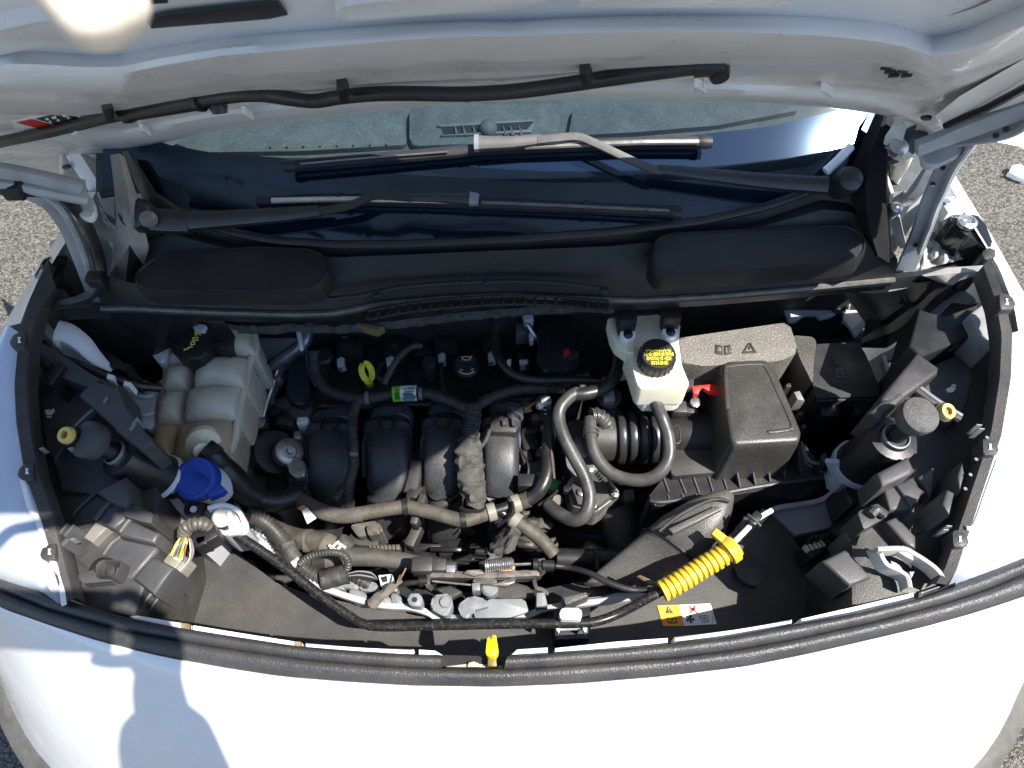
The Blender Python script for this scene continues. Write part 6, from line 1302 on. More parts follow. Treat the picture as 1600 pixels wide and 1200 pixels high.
b = B(); b.tube([(484, 882, -.13), (510, 876, -.125), (550, 870, -.12), (595, 872, -.12), (640, 878, -.12), (664, 884, -.12)], .0165, n=16, wf=lambda t: 1 - .35 * t); part(h7, "pipe", b, mat("grey_tan_pipe", (.058, .054, .047), .55, dust=.35, dcol=(.12, .108, .088), ds=40, bump=.2))
b = B(); b.lathe(P(502, 878, -.125), (1, .1, 0), [(.017, -.01), (.0178, -.01), (.0178, .008), (.017, .008)], 18); part(h7, "black_band", b, rub)
b = B(); b.prism([(584, 862), (610, 858), (640, 868), (660, 878), (600, 870)], -.112, -.13, .003); part(h7, "fin", b, tan)
tg = thing("hanging_tag", "white paper tag with a brown end hanging from the coolant hose", "tag", P(478, 803, -.1))
b = B(); b.prism([(471, 797), (480, 793), (494, 809), (480, 818)], -.092, -.094, .0002); part(tg, "tag_paper", b, lab)
b = B(); b.prism([(463, 794), (473, 789), (480, 793), (471, 798)], -.0915, -.0935, .0002); part(tg, "brown_end", b, mat("tan_orange_tag", (.45, .25, .08), .6))
b = B(); [b.prism([(476 + 2.2 * k, 800 + 2.6 * k), (484 + 2 * k, 797 + 2.4 * k), (484.6 + 2 * k, 798.2 + 2.4 * k), (476.6 + 2.2 * k, 801.4 + 2.6 * k)], -.0912, -.0925, 0) for k in range(4)]; part(tg, "tag_print", b, mat("faint_grey_print", (.35, .37, .4), .6))
# ================================================================ coolant reservoir
resa = mat("amber_stained_reservoir_plastic", (.42, .34, .22), .30, var=.16, vs=12, sss=.3, bump=.2, bs=170, stain=((.36, .20, .09), 11, .7))
cv = thing("coolant_reservoir", "cloudy white ribbed coolant reservoir in the left rear of the bay", "reservoir", P(320, 620, -.15))
b = B(); b.prism(rc([(262, 540), (275, 512), (330, 500), (388, 512), (394, 545), (385, 570), (378, 600), (368, 648), (358, 700), (342, 720), (290, 730), (240, 706), (240, 660), (252, 600)], 12), -.03, -.20, .012, 4, .62); part(cv, "tank", b, resv)
for i, (q, z) in enumerate((([(330, 508), (392, 514), (397, 548), (320, 552)], .008), ([(304, 554), (372, 552), (386, 566), (378, 598), (298, 600)], .006), ([(290, 602), (372, 596), (376, 604), (366, 648), (282, 654)], -.002), ([(278, 656), (364, 648), (360, 708), (340, 722), (266, 722)], -.012))):
    Q = q if len(q) == 4 else [q[0], V((q[2][0], q[1][1])).to_tuple(), q[3], q[4]] if i < 3 else [q[0], q[1], (352, 716), q[4]]
    b = B(); b.pillow(Q, z, .022, -.10, 20, 18, 2.3); part(cv, "front_chamber", b, resv if i < 3 else resa, smooth=70)
for q, z in (([(262, 548), (318, 545), (300, 566), (260, 566)], -.004), ([(260, 568), (300, 566), (290, 604), (250, 606)], -.006), ([(250, 608), (290, 606), (280, 656), (240, 658)], -.012), ([(238, 660), (280, 658), (266, 722), (234, 710)], -.022)):
    b = B(); b.pillow(q, z, .018, -.10, 16, 16, 2.3); part(cv, "side_chamber", b, resv if z > -.02 else resa, smooth=70)
b = B(); b.tube([(394, 512, -.005), (400, 545, -.008), (390, 566, -.01), (383, 600, -.015), (374, 640, -.02), (366, 690, -.028), (346, 722, -.035)], .006, n=8); part(cv, "moulded_seam", b, resv)
b = B(); b.prism(rc([(388, 520), (404, 532), (400, 556), (388, 568), (382, 600), (372, 620), (370, 560)], 6), -.05, -.10, .006); part(cv, "rear_lobe", b, resv)
b = B(); b.ext(pts([(372, 624, -.03), (378, 624, -.03), (396, 648, -.08), (390, 654, -.09), (368, 640, -.05)]), V((0, 0, -.006)), .001); part(cv, "mounting_web", b, resv)
b = B(); b.prism(rc([(226, 538), (240, 520), (250, 508), (272, 506), (268, 540), (256, 566), (246, 566)], 6), .0, -.06, .006, 3); part(cv, "side_wing", b, mat("white_tank_plastic", (.60, .63, .66), .4, sss=.3, var=.06))
b = B(); b.prism(rc([(208, 590), (246, 600), (240, 660), (232, 672), (200, 650), (204, 620)], 6), -.02, -.12, .012, 4); part(cv, "lower_wing", b, bpy.data.materials["white_tank_plastic"])
for v_ in (618, 646):
    b = B(); b.tube([(216, v_, -.012), (228, v_ + 2, -.012), (240, v_ - 1, -.014)], .0025, n=6); part(cv, "wing_rib", b, bpy.data.materials["white_tank_plastic"])
b = B(); b.lathe(P(318, 698, -.005), (.25, -.55, .55), [(.026, -.02), (.024, -.004), (.013, .004), (.011, .010), (.011, .02)], 20); part(cv, "outlet_neck", b, brk)
capm = mat("matte_black_cap", (.012, .012, .013), .5, bump=.2, bs=400)
cz = .035
b = B(); b.prism([(254, 522), (262, 505), (350, 500), (362, 516), (352, 545), (342, 544), (330, 540), (322, 552), (312, 560), (296, 562), (284, 556), (276, 545), (268, 542)], cz, -.02, .004, 3); cp = part(cv, "pressure_cap", b, capm)
b = B(); b.lathe(P(302, 530, cz - .005), (0, -.1, 1), [(.034, -.03), (.034, .002), (.030, .006), (.0, .006)], 14); part(cv, "cap_crown", b, capm)
b = B(); b.prism(rc([(300, 510), (312, 506), (322, 508), (318, 516), (304, 516)], 1), cz + .0095, cz, .0006); part(cv, "cap_label", b, mat("dim_white_label", (.45, .48, .52), .5))
ytx = mat("yellow_cap_print", (.62, .52, .08), .5)
b = B()
for (u, v, L) in ((309, 521, [(-5, -3, -2, 3), (-2, 3, 1, -3), (1, -3, 4, 3), (-5, 2, 5, -2)]), (305, 530, [(-4, -2, 4, -3), (-4, 2, -4, -2), (4, 2, 4, -3), (-4, 2, 4, 1)]), (301, 537, [(-3, -2, 3, -3), (-3, 2, 3, 1), (-3, -2, -3, 2), (3, -3, 3, 1)]), (297, 543, [(-4, 0, 4, -1)]), (292, 546, [(-4, 0, 3, -1), (-4, -2, -4, 2)])):
    for x0, y0, x1, y1 in L: b.sweep([P(u + x0, v + y0, cz + .0085), P(u + x1, v + y1, cz + .0085)], .0009, n=4)
part(cv, "cap_print", b, ytx)
for u, v in ((275, 536), (338, 534)):
    b = B(); b.lathe(P(u, v, cz + .001), (0, 0, 1), [(.006, 0), (.006, .002), (.003, .002), (.003, 0)], 12); part(cv, "cap_rivet", b, capm)
pb = thing("steel_pipe_strut", "bare steel pipe crossing behind the coolant reservoir", "pipe", P(420, 575, -.1))
b = B(); b.tube([(368, 618, -.14), (380, 606, -.135), (420, 576, -.12), (460, 548, -.10), (476, 532, -.09), (480, 505, -.08)], .0115, n=14); part(pb, "pipe", b, mat("blue_grey_steel", (.26, .29, .32), .35, metal=.7, var=.2))
b = B(); b.tube([(356, 686, -.1), (366, 684, -.09), (378, 688, -.09), (383, 698, -.1), (378, 708, -.12)], .004, n=10); part(pb, "bent_tube", b, steel)
b = B(); b.prism([(384, 520), (400, 498), (470, 500), (474, 540), (440, 566), (390, 600)], -.13, -.2, .004); part(van, "inner_wing", b, mat("cool_grey_wing_paint", (.42, .45, .48), .5, var=.1, dust=.2))
b = B(); b.prism(rc([(462, 514), (468, 512), (473, 540), (468, 545)], 1), -.05, -.06, .001); part(pb, "white_tag", b, lab)
# white rail at far left
ZOFF = .09
wr = thing("white_bracket", "white plastic tube bracket behind the left headlight", "bracket", P(130, 545, -.02))
b = B(); b.sweep(cr(pts([(93, 522, -.01), (106, 524, -.012), (128, 538, -.02), (144, 555, -.03), (160, 570, -.04), (174, 578, -.05)]), 6), .016, .012, n=12, ex=.6, wf=lambda t: 1.15 - .75 * t); part(wr, "tube", b, wpl)
b = B(); b.prism([(140, 536), (152, 534), (176, 560), (200, 566), (196, 580), (170, 572)], -.04, -.1, .004); part(wr, "black_plate", b, blk)  # plain black plate beside the white tube
ZOFF = 0.0
# filler cap (blue)
bc = thing("washer_filler", "bright blue washer filler cap on a white neck", "filler cap", P(312, 755, -.05))
ax_ = V((-.05, -.28, 1)).normalized()
b = B(); b.lathe(P(314, 752, .0), ax_, [(.026, -.05), (.026, -.006), (.028, -.004), (.028, .0), (.024, .002)], 28); part(bc, "neck", b, wpl)
b = B(); b.lathe(P(311, 750, .005), ax_, [(.027, -.006), (.029, -.004), (.029, .010), (.0275, .0135), (.0225, .0145), (.0215, .0135), (0, .0135)], 36); part(bc, "cap", b, blue)
b = B(); b.ext(pts([(318, 768, .014), (340, 752, .014), (352, 764, .014), (346, 770, .013), (326, 778, .013)]), V((0, 0, -.012)), .003, 3); part(bc, "cap_tab", b, blue)
b = B()
for k in range(5): b.sweep(cr([P(292 + 4 * k, 742 + 4 * k, 0.022), P(304 + 4 * k, 739 + 3.5 * k, .022), P(316 + 3 * k, 741 + 3 * k, .022)], 4), .0009, n=5)
part(bc, "moulded_symbol", b, blue)
b = B(); b.prism(rc([(262, 765), (272, 756), (290, 775), (330, 782), (356, 768), (368, 776), (350, 792), (316, 796), (290, 792)], 5), -.07, -.11, .004); part(bc, "rubber_collar", b, rub)

# ================================================================ brake fluid reservoir
br = thing("brake_fluid_reservoir", "pale yellow brake fluid reservoir with a black cap in the sun", "reservoir", P(1025, 570, .0))
bz = .045
b = B(); b.prism(rc([(978, 548), (988, 534), (993, 494), (1030, 490), (1036, 528), (1060, 534), (1065, 570), (1077, 600), (1074, 606), (1001, 607), (996, 600), (986, 566)], 4), bz, -.0, .006, 4); part(br, "tank", b, brk)
b = B(); b.prism(rc([(1003, 603), (1074, 602), (1070, 608), (1062, 612), (1012, 613)], 2), bz - .012, -.02, .004, 3); part(br, "tank_foot", b, brk)
b = B(); b.prism(rc([(949, 498), (960, 496), (966, 527), (980, 530), (992, 532), (992, 552), (978, 550), (962, 538), (955, 524)], 2), bz + .004, bz - .02, .003); part(br, "mounting_ear", b, brk)
b = B(); b.prism(rc([(1030, 525), (1046, 534), (1060, 508), (1063, 508), (1060, 540), (1040, 545)], 2), bz + .004, bz - .02, .003); part(br, "mounting_ear", b, brk)
for u, v in ((981, 523), (1047, 519)):
    b = B(); b.lathe(P(u, v, bz + .012), (0, -.15, 1), [(.0115, -.02), (.0115, 0), (.0105, .003), (.007, .003), (.0065, .0)], 22); part(br, "mounting_boss", b, mat("cool_white_plastic", (.70, .73, .78), .4) if "cool_white_plastic" not in bpy.data.materials else bpy.data.materials["cool_white_plastic"])
    b = B(); b.lathe(P(u, v + 2, bz + .011), (0, -.15, 1), [(.0068, 0), (.0066, .004), (.004, .006), (0, .0065)], 18); part(br, "mounting_stud", b, rub)
    b = B(); b.box(P(u + (-2 if u < 1000 else 0), v - 20, bz + .025), (.026, .02, .03), bevel=.003); part(br, "boss_bracket", b, blk)
cax = V((.0, -.10, 1)).normalized()
cc_ = P(1026, 559, bz + .014)
b = B(); b.lathe(cc_, cax, [(.0225, -.016), (.0250, -.014), (.0250, .010), (.023, .013), (0, .0132)], 36); cpb = part(br, "screw_cap", b, capm)
for k in range(22):
    a = 2 * math.pi * k / 22
    b = B(); b.box(cc_ + V((math.cos(a) * .0252, math.sin(a) * .0252, -.002)), (.0024, .0024, .018), Matrix.Rotation(a, 3, 'Z'), .0006, 1); part(cpb, "grip_ridge", b, capm)
b = B()
ytm = mat("yellow_cap_lettering", (.78, .72, .06), .5)
random.seed(3)
for r_ in range(5):
    wdt = (4, 6, 7, 6, 4)[r_]
    for k in range(wdt):
        cx_, cy_ = (k - (wdt - 1) / 2) * .0060 + random.uniform(-.0005, .0005), (2 - r_) * .0072
        c0 = cc_ + V((cx_, cy_, 0)) + cax * (.0134)
        b.box(c0, (.0052, .0019, .0006), bevel=0); b.box(c0 + V((0, -.0034, 0)), (.0052, .0019, .0006), bevel=0)
        b.box(c0 + V((random.choice((-.0016, .0016, 0)), -.0017, 0)), (.0018, .0050, .0006), bevel=0)
        if k % 2: b.box(c0 + V((.0016, .0012, 0)), (.001, .0024, .0006), bevel=0)
part(cpb, "yellow_lettering", b, ytm)

# ================================================================ battery cover
bt = thing("battery_cover", "speckled grey battery cover with book and warning triangle symbols", "battery cover", P(1150, 540, -.05))
bz2 = .0
battm = mat("speckled_grey_plastic", (.12, .112, .10), .5, bump=1.0, bs=450, var=.15, vs=20, dust=.25, dcol=(.24, .22, .19), ds=8, speck=.55)
b = B(); b.prism(rc([(1048, 534), (1062, 528), (1233, 503), (1247, 548), (1238, 556), (1224, 562), (1200, 566), (1100, 572), (1062, 566)], 8), bz2, -.16, .008, 4, .98); part(bt, "cover", b, battm)
b = B(); b.prism([(1062, 562), (1100, 568), (1130, 566), (1132, 606), (1070, 608)], -.04, -.14, .006); part(bt, "front_step", b, blk_d)
ic_ = mat("moulded_dark_symbol", (.03, .028, .026), .6)
b = B()
b.prism([(1118, 538), (1129, 540), (1130, 555), (1117, 552)], bz2 + .0012, bz2 - .002, .0003); b.prism([(1131, 540), (1141, 538), (1144, 552), (1132, 555)], bz2 + .0012, bz2 - .002, .0003)
part(bt, "book_symbol", b, ic_)
b = B()
for q in ([(1122, 542), (1127, 543), (1127, 549), (1121, 548)], [(1134, 543), (1136, 543), (1137, 551), (1134, 551)], [(1139, 542), (1140, 542), (1142, 550), (1140, 550)]): b.prism(q, bz2 + .0018, bz2, .0002)
part(bt, "book_page", b, battm)
b = B()
for q in ([(1169, 535), (1172, 536), (1163, 552), (1160, 551)], [(1170, 536), (1173, 535), (1183, 550), (1180, 551)], [(1160, 549), (1182, 548), (1183, 551), (1160, 552)], [(1170, 541), (1172.5, 541), (1172.5, 546), (1170, 546)]): b.prism(q, bz2 + .0012 + .0002 * (q[0][1] % 3), bz2 - .002, .0002)
part(bt, "warning_triangle", b, ic_)

# ================================================================ air filter box
af = thing("air_filter_box", "black air filter box with a ribbed base and domed lid", "air filter box", P(1180, 680, -.12))
az = .012
lidm = mat("satin_grained_lid", (.032, .031, .029), .36, bump=.35, bs=650, var=.15, vs=15, dust=.25, dcol=(.15, .14, .12), ds=9, speck=.3)
lid = rc([(1126, 570), (1136, 563), (1196, 560), (1209, 569), (1254, 676), (1251, 691), (1148, 697), (1141, 688)], 9)
top = pts(lid, az); c = sum(top, V()) / len(top)
b = B(); b.loft([[V((c.x + (p.x - c.x) * k, c.y + (p.y - c.y) * k, az + dz)) for p in top] for k, dz in ((1.10, -.10), (1.08, -.075), (1.03, -.03), (1.0, -.010), (.975, -.002), (.94, 0), (.88, .0005), (.4, .003))], True, True); part(af, "lid", b, lidm, smooth=60)
bead = cr(pts([(1140, 690, az + .001), (1137, 640, az + .001), (1134, 580, az + .001), (1142, 572, az + .001), (1184, 569, az + .001), (1197, 575, az + .001), (1210, 602, az + .001), (1236, 660, az + .001), (1232, 671, az + .001), (1200, 675, az + .001)]), 6)
b = B(); b.sweep(bead[6:], .0032, .0024, n=8); part(af, "lid_bead", b, lidm)
b = B(); b.prism(rc([(1012, 778), (1040, 742), (1140, 712), (1256, 692), (1292, 742), (1286, 752), (1030, 792), (1016, 788)], 4), -.085, -.2, .005, 3); part(af, "base", b, blk)
b = B(); b.prism(rc([(1044, 704), (1116, 702), (1122, 738), (1050, 744)], 4), -.07, -.15, .004, 3); part(af, "base_step", b, blk_d)
for (a, c_) in (((1145, 700), (1157, 762)), ((1170, 698), (1181, 758)), ((1196, 696), (1204, 753)), ((1221, 693), (1227, 748)), ((1246, 690), (1253, 744))):
    A1, C1 = P(*a, -.035), P(*c_, -.083)
    b = B(); b.ext([A1 + V((-.0012, 0, 0)), A1 + V((.0012, 0, 0)), C1 + V((.0012, 0, 0)), C1 + V((-.0012, 0, 0))], V((0, .02, -.02)), .0004, 1); part(af, "base_rib", b, mat("rib_edge_plastic", (.10, .10, .10), .35) if "rib_edge_plastic" not in bpy.data.materials else bpy.data.materials["rib_edge_plastic"])
for (a, c_) in (((1036, 744), (1045, 768)), ((1060, 742), (1072, 771)), ((1083, 744), (1093, 771)), ((1106, 742), (1114, 768)), ((1128, 738), (1136, 765)), ((1020, 780), (1024, 790)), ((1044, 774), (1048, 786)), ((1066, 772), (1070, 784)), ((1088, 772), (1090, 780))):
    b = B(); b.tube([(a[0], a[1], -.083), (c_[0], c_[1], -.083)], .0012, n=5); part(af, "base_rib", b, bpy.data.materials["rib_edge_plastic"])
b = B(); b.tube([(1016, 782, -.082), (1040, 784, -.08), (1120, 772, -.08), (1200, 758, -.08), (1290, 746, -.08)], .0035, n=8); part(af, "base_rim", b, blk_d)
b = B(); b.tube([(1252, 690, -.02), (1262, 716, -.03), (1274, 724, -.03), (1286, 722, -.03)], .0022, n=6); b.tube([(1252, 700, -.05), (1262, 725, -.055), (1290, 740, -.06)], .0016, n=6); part(af, "wire_clip", b, bpy.data.materials["rib_edge_plastic"])
b = B(); b.prism(rc([(1282, 712), (1290, 706), (1294, 722), (1286, 726)], 2), -.02, -.06, .003); part(af, "clip_post", b, blk)
for u, v in ((1228, 600), (1238, 622), (1247, 644), (1252, 664)):
    b = B(); b.prism([(u, v), (u + 7, v - 2), (u + 9, v + 4), (u + 1, v + 5)], -.02, -.06, .001); part(af, "lid_tab", b, blk_d)
b = B(); b.prism([(1240, 612), (1250, 610), (1258, 626), (1246, 624)], .0, -.03, .002); part(af, "bent_tab", b, mat("dusty_grey_tab", (.2, .2, .19), .55))
b = B(); b.ext(pts([(1081, 603, -.01), (1112, 600, -.01), (1128, 604, -.01), (1127, 616, -.012), (1108, 612, -.012), (1100, 605, -.012), (1094, 606, -.012), (1092, 616, -.014), (1084, 616, -.014)]), V((0, 0, -.008)), .001); part(af, "red_clip", b, red)
# inlet pipe with sensor and bellows
ip = thing("intake_pipe", "black intake pipe with a ribbed bellows joining the air filter box", "intake pipe", P(1040, 682, -.09))
xa, xb = P(956, 684, -.095), P(1130, 680, -.085)
ax = (xb - xa).normalized(); Ln = (xb - xa).length
RRr = .040
b = B(); b.lathe(xa.lerp(xb, .5), ax, [(RRr * .92, 0), (RRr * .95, .004), (RRr * .95, .065), (RRr * 1.05, .068), (RRr * 1.05, .082), (RRr * .95, .085)], 32); part(ip, "pipe_body", b, blk)
prof = []
s0 = 0
for k in range(4):
    h0 = .006 + k * .0165
    prof += [(RRr * .80, h0), (RRr * 1.02, h0 + .003), (RRr * 1.05, h0 + .0075), (RRr * 1.02, h0 + .012), (RRr * .80, h0 + .0150)]
b = B(); b.lathe(xa, ax, prof + [(RRr * .9, .078), (RRr * .95, .09)], 36); part(ip, "bellows", b, mat("semi_gloss_rubber", (.022, .022, .023), .33, var=.15, dust=.12, dcol=(.12, .11, .1)))
b = B(); b.lathe(xa, ax, [(RRr * .78, -.035), (RRr * .9, -.03), (RRr * .9, .0), (RRr * .8, .008)], 30); part(ip, "throttle_collar", b, blk_d)
b = B(); b.lathe(xa.lerp(xb, .46), ax, [(RRr * .99, -.006), (RRr * 1.03, -.006), (RRr * 1.03, .006), (RRr * .99, .006)], 30); part(ip, "hose_clamp", b, mat("dim_clamp_steel", (.25, .25, .25), .4, metal=.8))
b = B(); b.box(P(1060, 640, -.045), (.022, .02, .02), bevel=.002); b.box(P(1078, 642, -.05), (.018, .018, .02), bevel=.002); part(ip, "sensor_plug", b, blk_d)
b = B(); b.lathe(P(1086, 630, -.035), (0, -.1, 1), [(.0035, -.02), (.0035, 0), (.008, 0), (.008, .004), (.004, .005), (0, .005)], 14); part(ip, "sensor_screw", b, steel)
b = B(); b.tube([(1049, 668, -.04), (1060, 666, -.04), (1062, 690, -.045), (1052, 692, -.045)], .0015, n=5); part(ip, "pipe_loop", b, blk_d)
b = B(); b.lathe(P(952, 620, -.06), (0, -.2, 1), [(.016, -.06), (.016, -.012), (.019, -.01), (.019, .0), (.016, .002), (0, .002)], 22); part(ip, "master_cylinder_cap", b, blk)
b = B(); b.prism(rc([(942, 608), (958, 606), (962, 626), (944, 628)], 3), -.05, -.08, .003); part(ip, "bright_fitting", b, mat("dull_bright_fitting", (.35, .37, .39), .4, metal=.6, var=.35, vs=100))
b = B(); b.prism(rc([(940, 636), (966, 634), (968, 658), (944, 660)], 4), -.07, -.12, .004); part(ip, "blue_black_block", b, mat("blue_black_block", (.02, .028, .038), .4))
# ================================================================ fuse box
fb = thing("fuse_box", "black fuse box with a moulded square emblem at the right rear of the bay", "fuse box", P(1310, 580, -.08))
b = B(); b.prism(rc([(1272, 538), (1340, 534), (1352, 552), (1377, 614), (1372, 620), (1274, 622), (1270, 600)], 5), -.04, -.22, .006, 4); part(fb, "lid", b, mat("blue_black_lid", (.020, .021, .024), .5, bump=.4, bs=600, var=.15, dust=.15, dcol=(.06, .06, .06)))
b = B(); b.prism(rc([(1238, 524), (1270, 526), (1276, 534), (1272, 560), (1270, 600), (1250, 560)], 5), -.03, -.18, .008, 4); part(fb, "side_cover", b, grain)
b = B(); b.prism([(1303, 575), (1316, 574), (1322, 590), (1307, 591)], -.0385, -.042, .0004); part(fb, "emblem", b, mat("dim_grey_emblem", (.075, .085, .095), .5))
b = B()
for q in ([(1308, 580), (1313, 578), (1315, 587), (1310, 588)], [(1316, 578), (1322, 577), (1322, 580), (1317, 581)], [(1318, 584), (1325, 583), (1325, 586), (1318, 587)], [(1302, 560), (1308, 559), (1311, 570), (1305, 571)]): b.prism(q, -.0378, -.04, .0003)
part(fb, "emblem_relief", b, mat("dim_grey_relief", (.04, .044, .05), .5))
b = B(); b.prism([(1276, 621), (1374, 619), (1376, 624), (1278, 627)], -.045, -.09, .001); part(fb, "lid_lip", b, blk_d)
for q in ([(1282, 628), (1314, 627), (1312, 650), (1284, 650)], [(1334, 626), (1358, 626), (1352, 648), (1336, 648)]):
    b = B(); b.prism(rc(q, 3), -.06, -.14, .005); part(fb, "leg", b, blk)
# torn white sheet metal behind
sm = thing("inner_wing_panel", "pale sheet metal edge showing above the fuse box", "body panel", P(1290, 485, -.04))
for q in ([(1223, 478), (1256, 476), (1285, 472), (1300, 478), (1312, 488), (1297, 495), (1282, 498), (1276, 492), (1258, 492), (1243, 502), (1233, 502)], [(1318, 484), (1334, 477), (1346, 498), (1360, 502), (1337, 526), (1328, 510), (1318, 500)]):
    b = B(); b.prism(q, -.05, -.056, .001); part(sm, "sheet_edge", b, blueg)
b = B(); b.lathe(P(1312, 480, -.045), (.2, -.3, .9), [(.012, -.01), (.013, 0), (.008, .004), (.005, .0), (0, 0)], 16); part(sm, "rubber_plug", b, deep)
b = B(); b.tube([(1318, 465, -.03), (1326, 474, -.035), (1324, 484, -.04)], .003, n=6); part(sm, "bent_wire", b, steel)
rl = thing("white_rail", "long white painted rail leading to the right headlight", "rail", P(1440, 520, -.02))
b = B(); b.sweep(cr(pts([(1376, 562, -.08), (1400, 552, -.07), (1424, 534, -.05), (1444, 510, -.03), (1470, 490, -.015), (1510, 464, .0)]), 6), .012, .008, n=10, ex=.6, wf=lambda t: .7 + .8 * t); part(rl, "rail", b, blueg)
b = B(); b.prism([(1357, 564), (1378, 551), (1384, 568), (1394, 580), (1396, 584), (1376, 604), (1368, 592)], -.07, -.1, .003); part(rl, "rail_foot", b, mat("beige_grey_metal", (.34, .33, .30), .6, dust=.2))
b = B(); b.sweep(pts([(1380, 556, -.06), (1385, 570, -.06), (1386, 580, -.065)]), .003, n=6); part(rl, "rail_lip", b, wpl)
b = B(); b.prism([(1450, 560), (1476, 540), (1478, 556), (1456, 572)], -.09, -.12, .003); part(rl, "tan_pad", b, mat("tan_pad", (.15, .12, .08), .8))
# dark shelf between fuse box and air box, and under the cowl
for (q, z, n_) in (([(1240, 500), (1330, 500), (1360, 520), (1340, 540), (1250, 530)], -.13, "dark_shelf"), ([(1280, 640), (1380, 620), (1360, 700), (1300, 730)], -.22, "dark_shelf"), ([(1000, 770), (1300, 740), (1300, 800), (1210, 800), (1130, 790), (1000, 810)], -.24, "dark_shelf")):
    b = B(); b.prism(q, z, z - .1, .006); part(van, n_, b, deep)
b = B(); b.prism(rc([(1300, 655), (1340, 650), (1344, 670), (1304, 676)], 3), -.16, -.2, .003); part(fb, "harness_block", b, blk)
# ================================================================ the person taking the picture
ps_ = thing("person", "person reaching in with a pale fingertip showing at the upper left corner", "person", V((-.02, -.45, GZ)))
def skinned(name, chains, m, par, lv=2):
    V_, E_, R_ = [], [], []
    idx = {}
    for ch in chains:
        prev = None
        for p, r in ch:
            k = tuple(round(c, 4) for c in p)
            if k not in idx:
                idx[k] = len(V_); V_.append(V(p)); R_.append(r)
            i = idx[k]
            if prev is not None and prev != i: E_.append((prev, i))
            prev = i
    me = bpy.data.meshes.new(name); off = wloc(par)
    me.from_pydata([p - off for p in V_], E_, [])
    o = bpy.data.objects.new(name, me); COL.objects.link(o); o.parent = par
    sk = o.modifiers.new("skin", 'SKIN'); sk.use_smooth_shade = True
    for i, r in enumerate(R_):
        d = me.skin_vertices[0].data[i]
        d.radius = r if isinstance(r, tuple) else (r, r)
        d.use_root = (i == 0)
    sb = o.modifiers.new("subsurf", 'SUBSURF'); sb.levels = lv; sb.render_levels = lv
    me.materials.append(m)
    return o
pel, chest, neck, head = (-.02, -.50, -.02), (-.02, -.47, .36), (-.02, -.45, .54), (-.02, -.42, .66)
shR, elR, wrR = (.13, -.43, .46), (-.012, -.17, .56), (.05, -.085, .82)
shL, elL, wrL = (-.20, -.45, .47), (-.34, -.24, .60), (-.215, -.06, .845)
hndR, hndL = (.068, -.05, .865), (-.185, -.02, .875)
def fing(base, pts_, r): return [(base, .013)] + [(p, r * (1 - .12 * i)) for i, p in enumerate(pts_)]
tip = EYE + ray(203, 66) * .112
mid = EYE + ray(95, -70) * .108
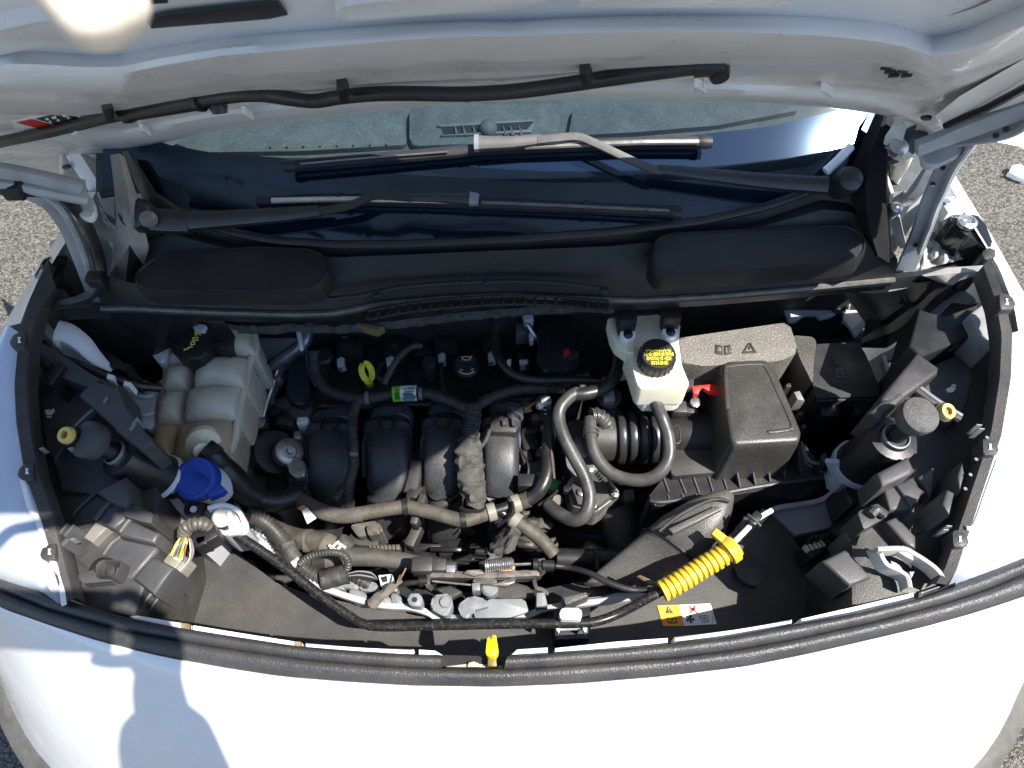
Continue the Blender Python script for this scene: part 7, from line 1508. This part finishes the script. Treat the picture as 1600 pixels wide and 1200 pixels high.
body = [
    [(pel, .10), ((-.02, -.49, .16), .09), (chest, .09), (neck, .052), ((-.02, -.43, .60), .06), (head, .085), ((-.02, -.42, .75), .075)],
    [(chest, .09), (shR, .048), (elR, .040), (wrR, .028), (hndR, (.034, .018))],
    [(chest, .09), (shL, .048), (elL, .040), (wrL, .028), (hndL, (.034, .018))],
    [(pel, .10), (( .09, -.50, -.10), .085), ((.10, -.48, -.48), .055), ((.10, -.52, -.86), .038), ((.10, -.44, -.92), .035), ((.10, -.36, -.93), .022)],
    [(pel, .10), ((-.13, -.50, -.10), .085), ((-.14, -.48, -.48), .055), ((-.14, -.52, -.86), .038), ((-.14, -.44, -.92), .035), ((-.14, -.36, -.93), .022)],
    [(hndR, (.034, .018))] + [((.045, -.035, .895), .010), ((.02, -.03, .912), .0085), ((-.005, -.03, .914), .008)],
    [(hndR, (.034, .018))] + [((.06, -.022, .89), .010), ((.045, -.008, .915), .0085), ((.03, -.018, .925), .008)],
    [(hndR, (.034, .018))] + [((.058, -.03, .845), .010), ((.04, -.042, .83), .0085), ((.02, -.052, .828), .008)],
    [(hndR, (.034, .018))] + [((.052, -.05, .84), .009), ((.034, -.066, .826), .0075), ((.018, -.07, .825), .007)],
    [(hndR, (.034, .018))] + [((.05, -.07, .87), .011), ((.02, -.075, .875), .010), ((-.005, -.07, .87), .009)],
    [(hndL, (.034, .018))] + [((-.165, .02, .905), .011), ((-.125, .07, .905), .0088), (tuple(mid), .0085), (tuple(EYE + ray(150, 0) * .110), .0080), (tuple(tip), .0074)],
    [(hndL, (.034, .018))] + [((-.17, -.005, .905), .010), ((-.148, -.012, .918), .0085), ((-.125, -.03, .918), .008)],
    [(hndL, (.034, .018))] + [((-.18, .005, .85), .010), ((-.16, -.012, .838), .0085), ((-.14, -.036, .83), .008)],
    [(hndL, (.034, .018))] + [((-.18, -.02, .845), .009), ((-.162, -.036, .828), .0075), ((-.145, -.052, .826), .007)],
    [(hndL, (.034, .018))] + [((-.165, -.05, .88), .011), ((-.14, -.06, .88), .010), ((-.115, -.06, .876), .009)],
]
skinned("body", body, mat("pale_skin", (.80, .70, .60), .5, var=.06, vs=60, sss=.1, bump=.2, bs=700), ps_)
skinned("jacket", [[((-.02, -.50, -.06), .155), ((-.02, -.49, .16), .15), ((-.02, -.47, .36), .155), ((-.02, -.455, .50), .075)], [((-.02, -.47, .36), .155), (shR, .078), (elR, .068), ((.03, -.105, .76), .048)], [((-.02, -.47, .36), .155), (shL, .078), (elL, .060), ((-.245, -.10, .785), .045)]], cloth, ps_)
skinned("trousers", [[((-.02, -.50, -.04), .125), ((.09, -.50, -.12), .10), ((.10, -.48, -.48), .075), ((.10, -.52, -.86), .06)], [((-.02, -.50, -.04), .125), ((-.13, -.50, -.12), .10), ((-.14, -.48, -.48), .075), ((-.14, -.52, -.86), .06)]], denim, ps_)
skinned("hair", [[((-.02, -.47, .66), .07), ((-.02, -.45, .74), .085), ((-.02, -.40, .775), .06)]], mat("brown_hair", (.05, .03, .02), .7, bump=.8, bs=300), ps_)
for x in (.10, -.14): skinned("shoe", [[((x, -.54, -.90), .045), ((x, -.44, -.915), .042), ((x, -.33, -.93), .03)]], cloth, ps_)
for x in (-.055, .015):
    b = B(); b.lathe((x, -.343, .67), (0, 1, 0), [(.013, -.01), (.011, .002), (0, .006)], 14); part(ps_, "eye", b, ink)
b = B(); b.lathe((-.02, -.345, .645), (0, 1, -.2), [(.014, -.01), (.010, .012), (0, .02)], 12); part(ps_, "nose", b, bpy.data.materials["pale_skin"])
ph = thing("phone", "dark phone held out over the bumper in both hands", "phone", EYE)
fw, upv = V((0, CP, -SP)), V((0, SP, CP))
b = B(); M3 = Matrix((V((1, 0, 0)), upv, -fw)).transposed()
b.box(EYE + V((-.062, 0, 0)) - upv * .026 - fw * .016, (.150, .074, .008), M3, .003); part(ph, "phone_body", b, rub)
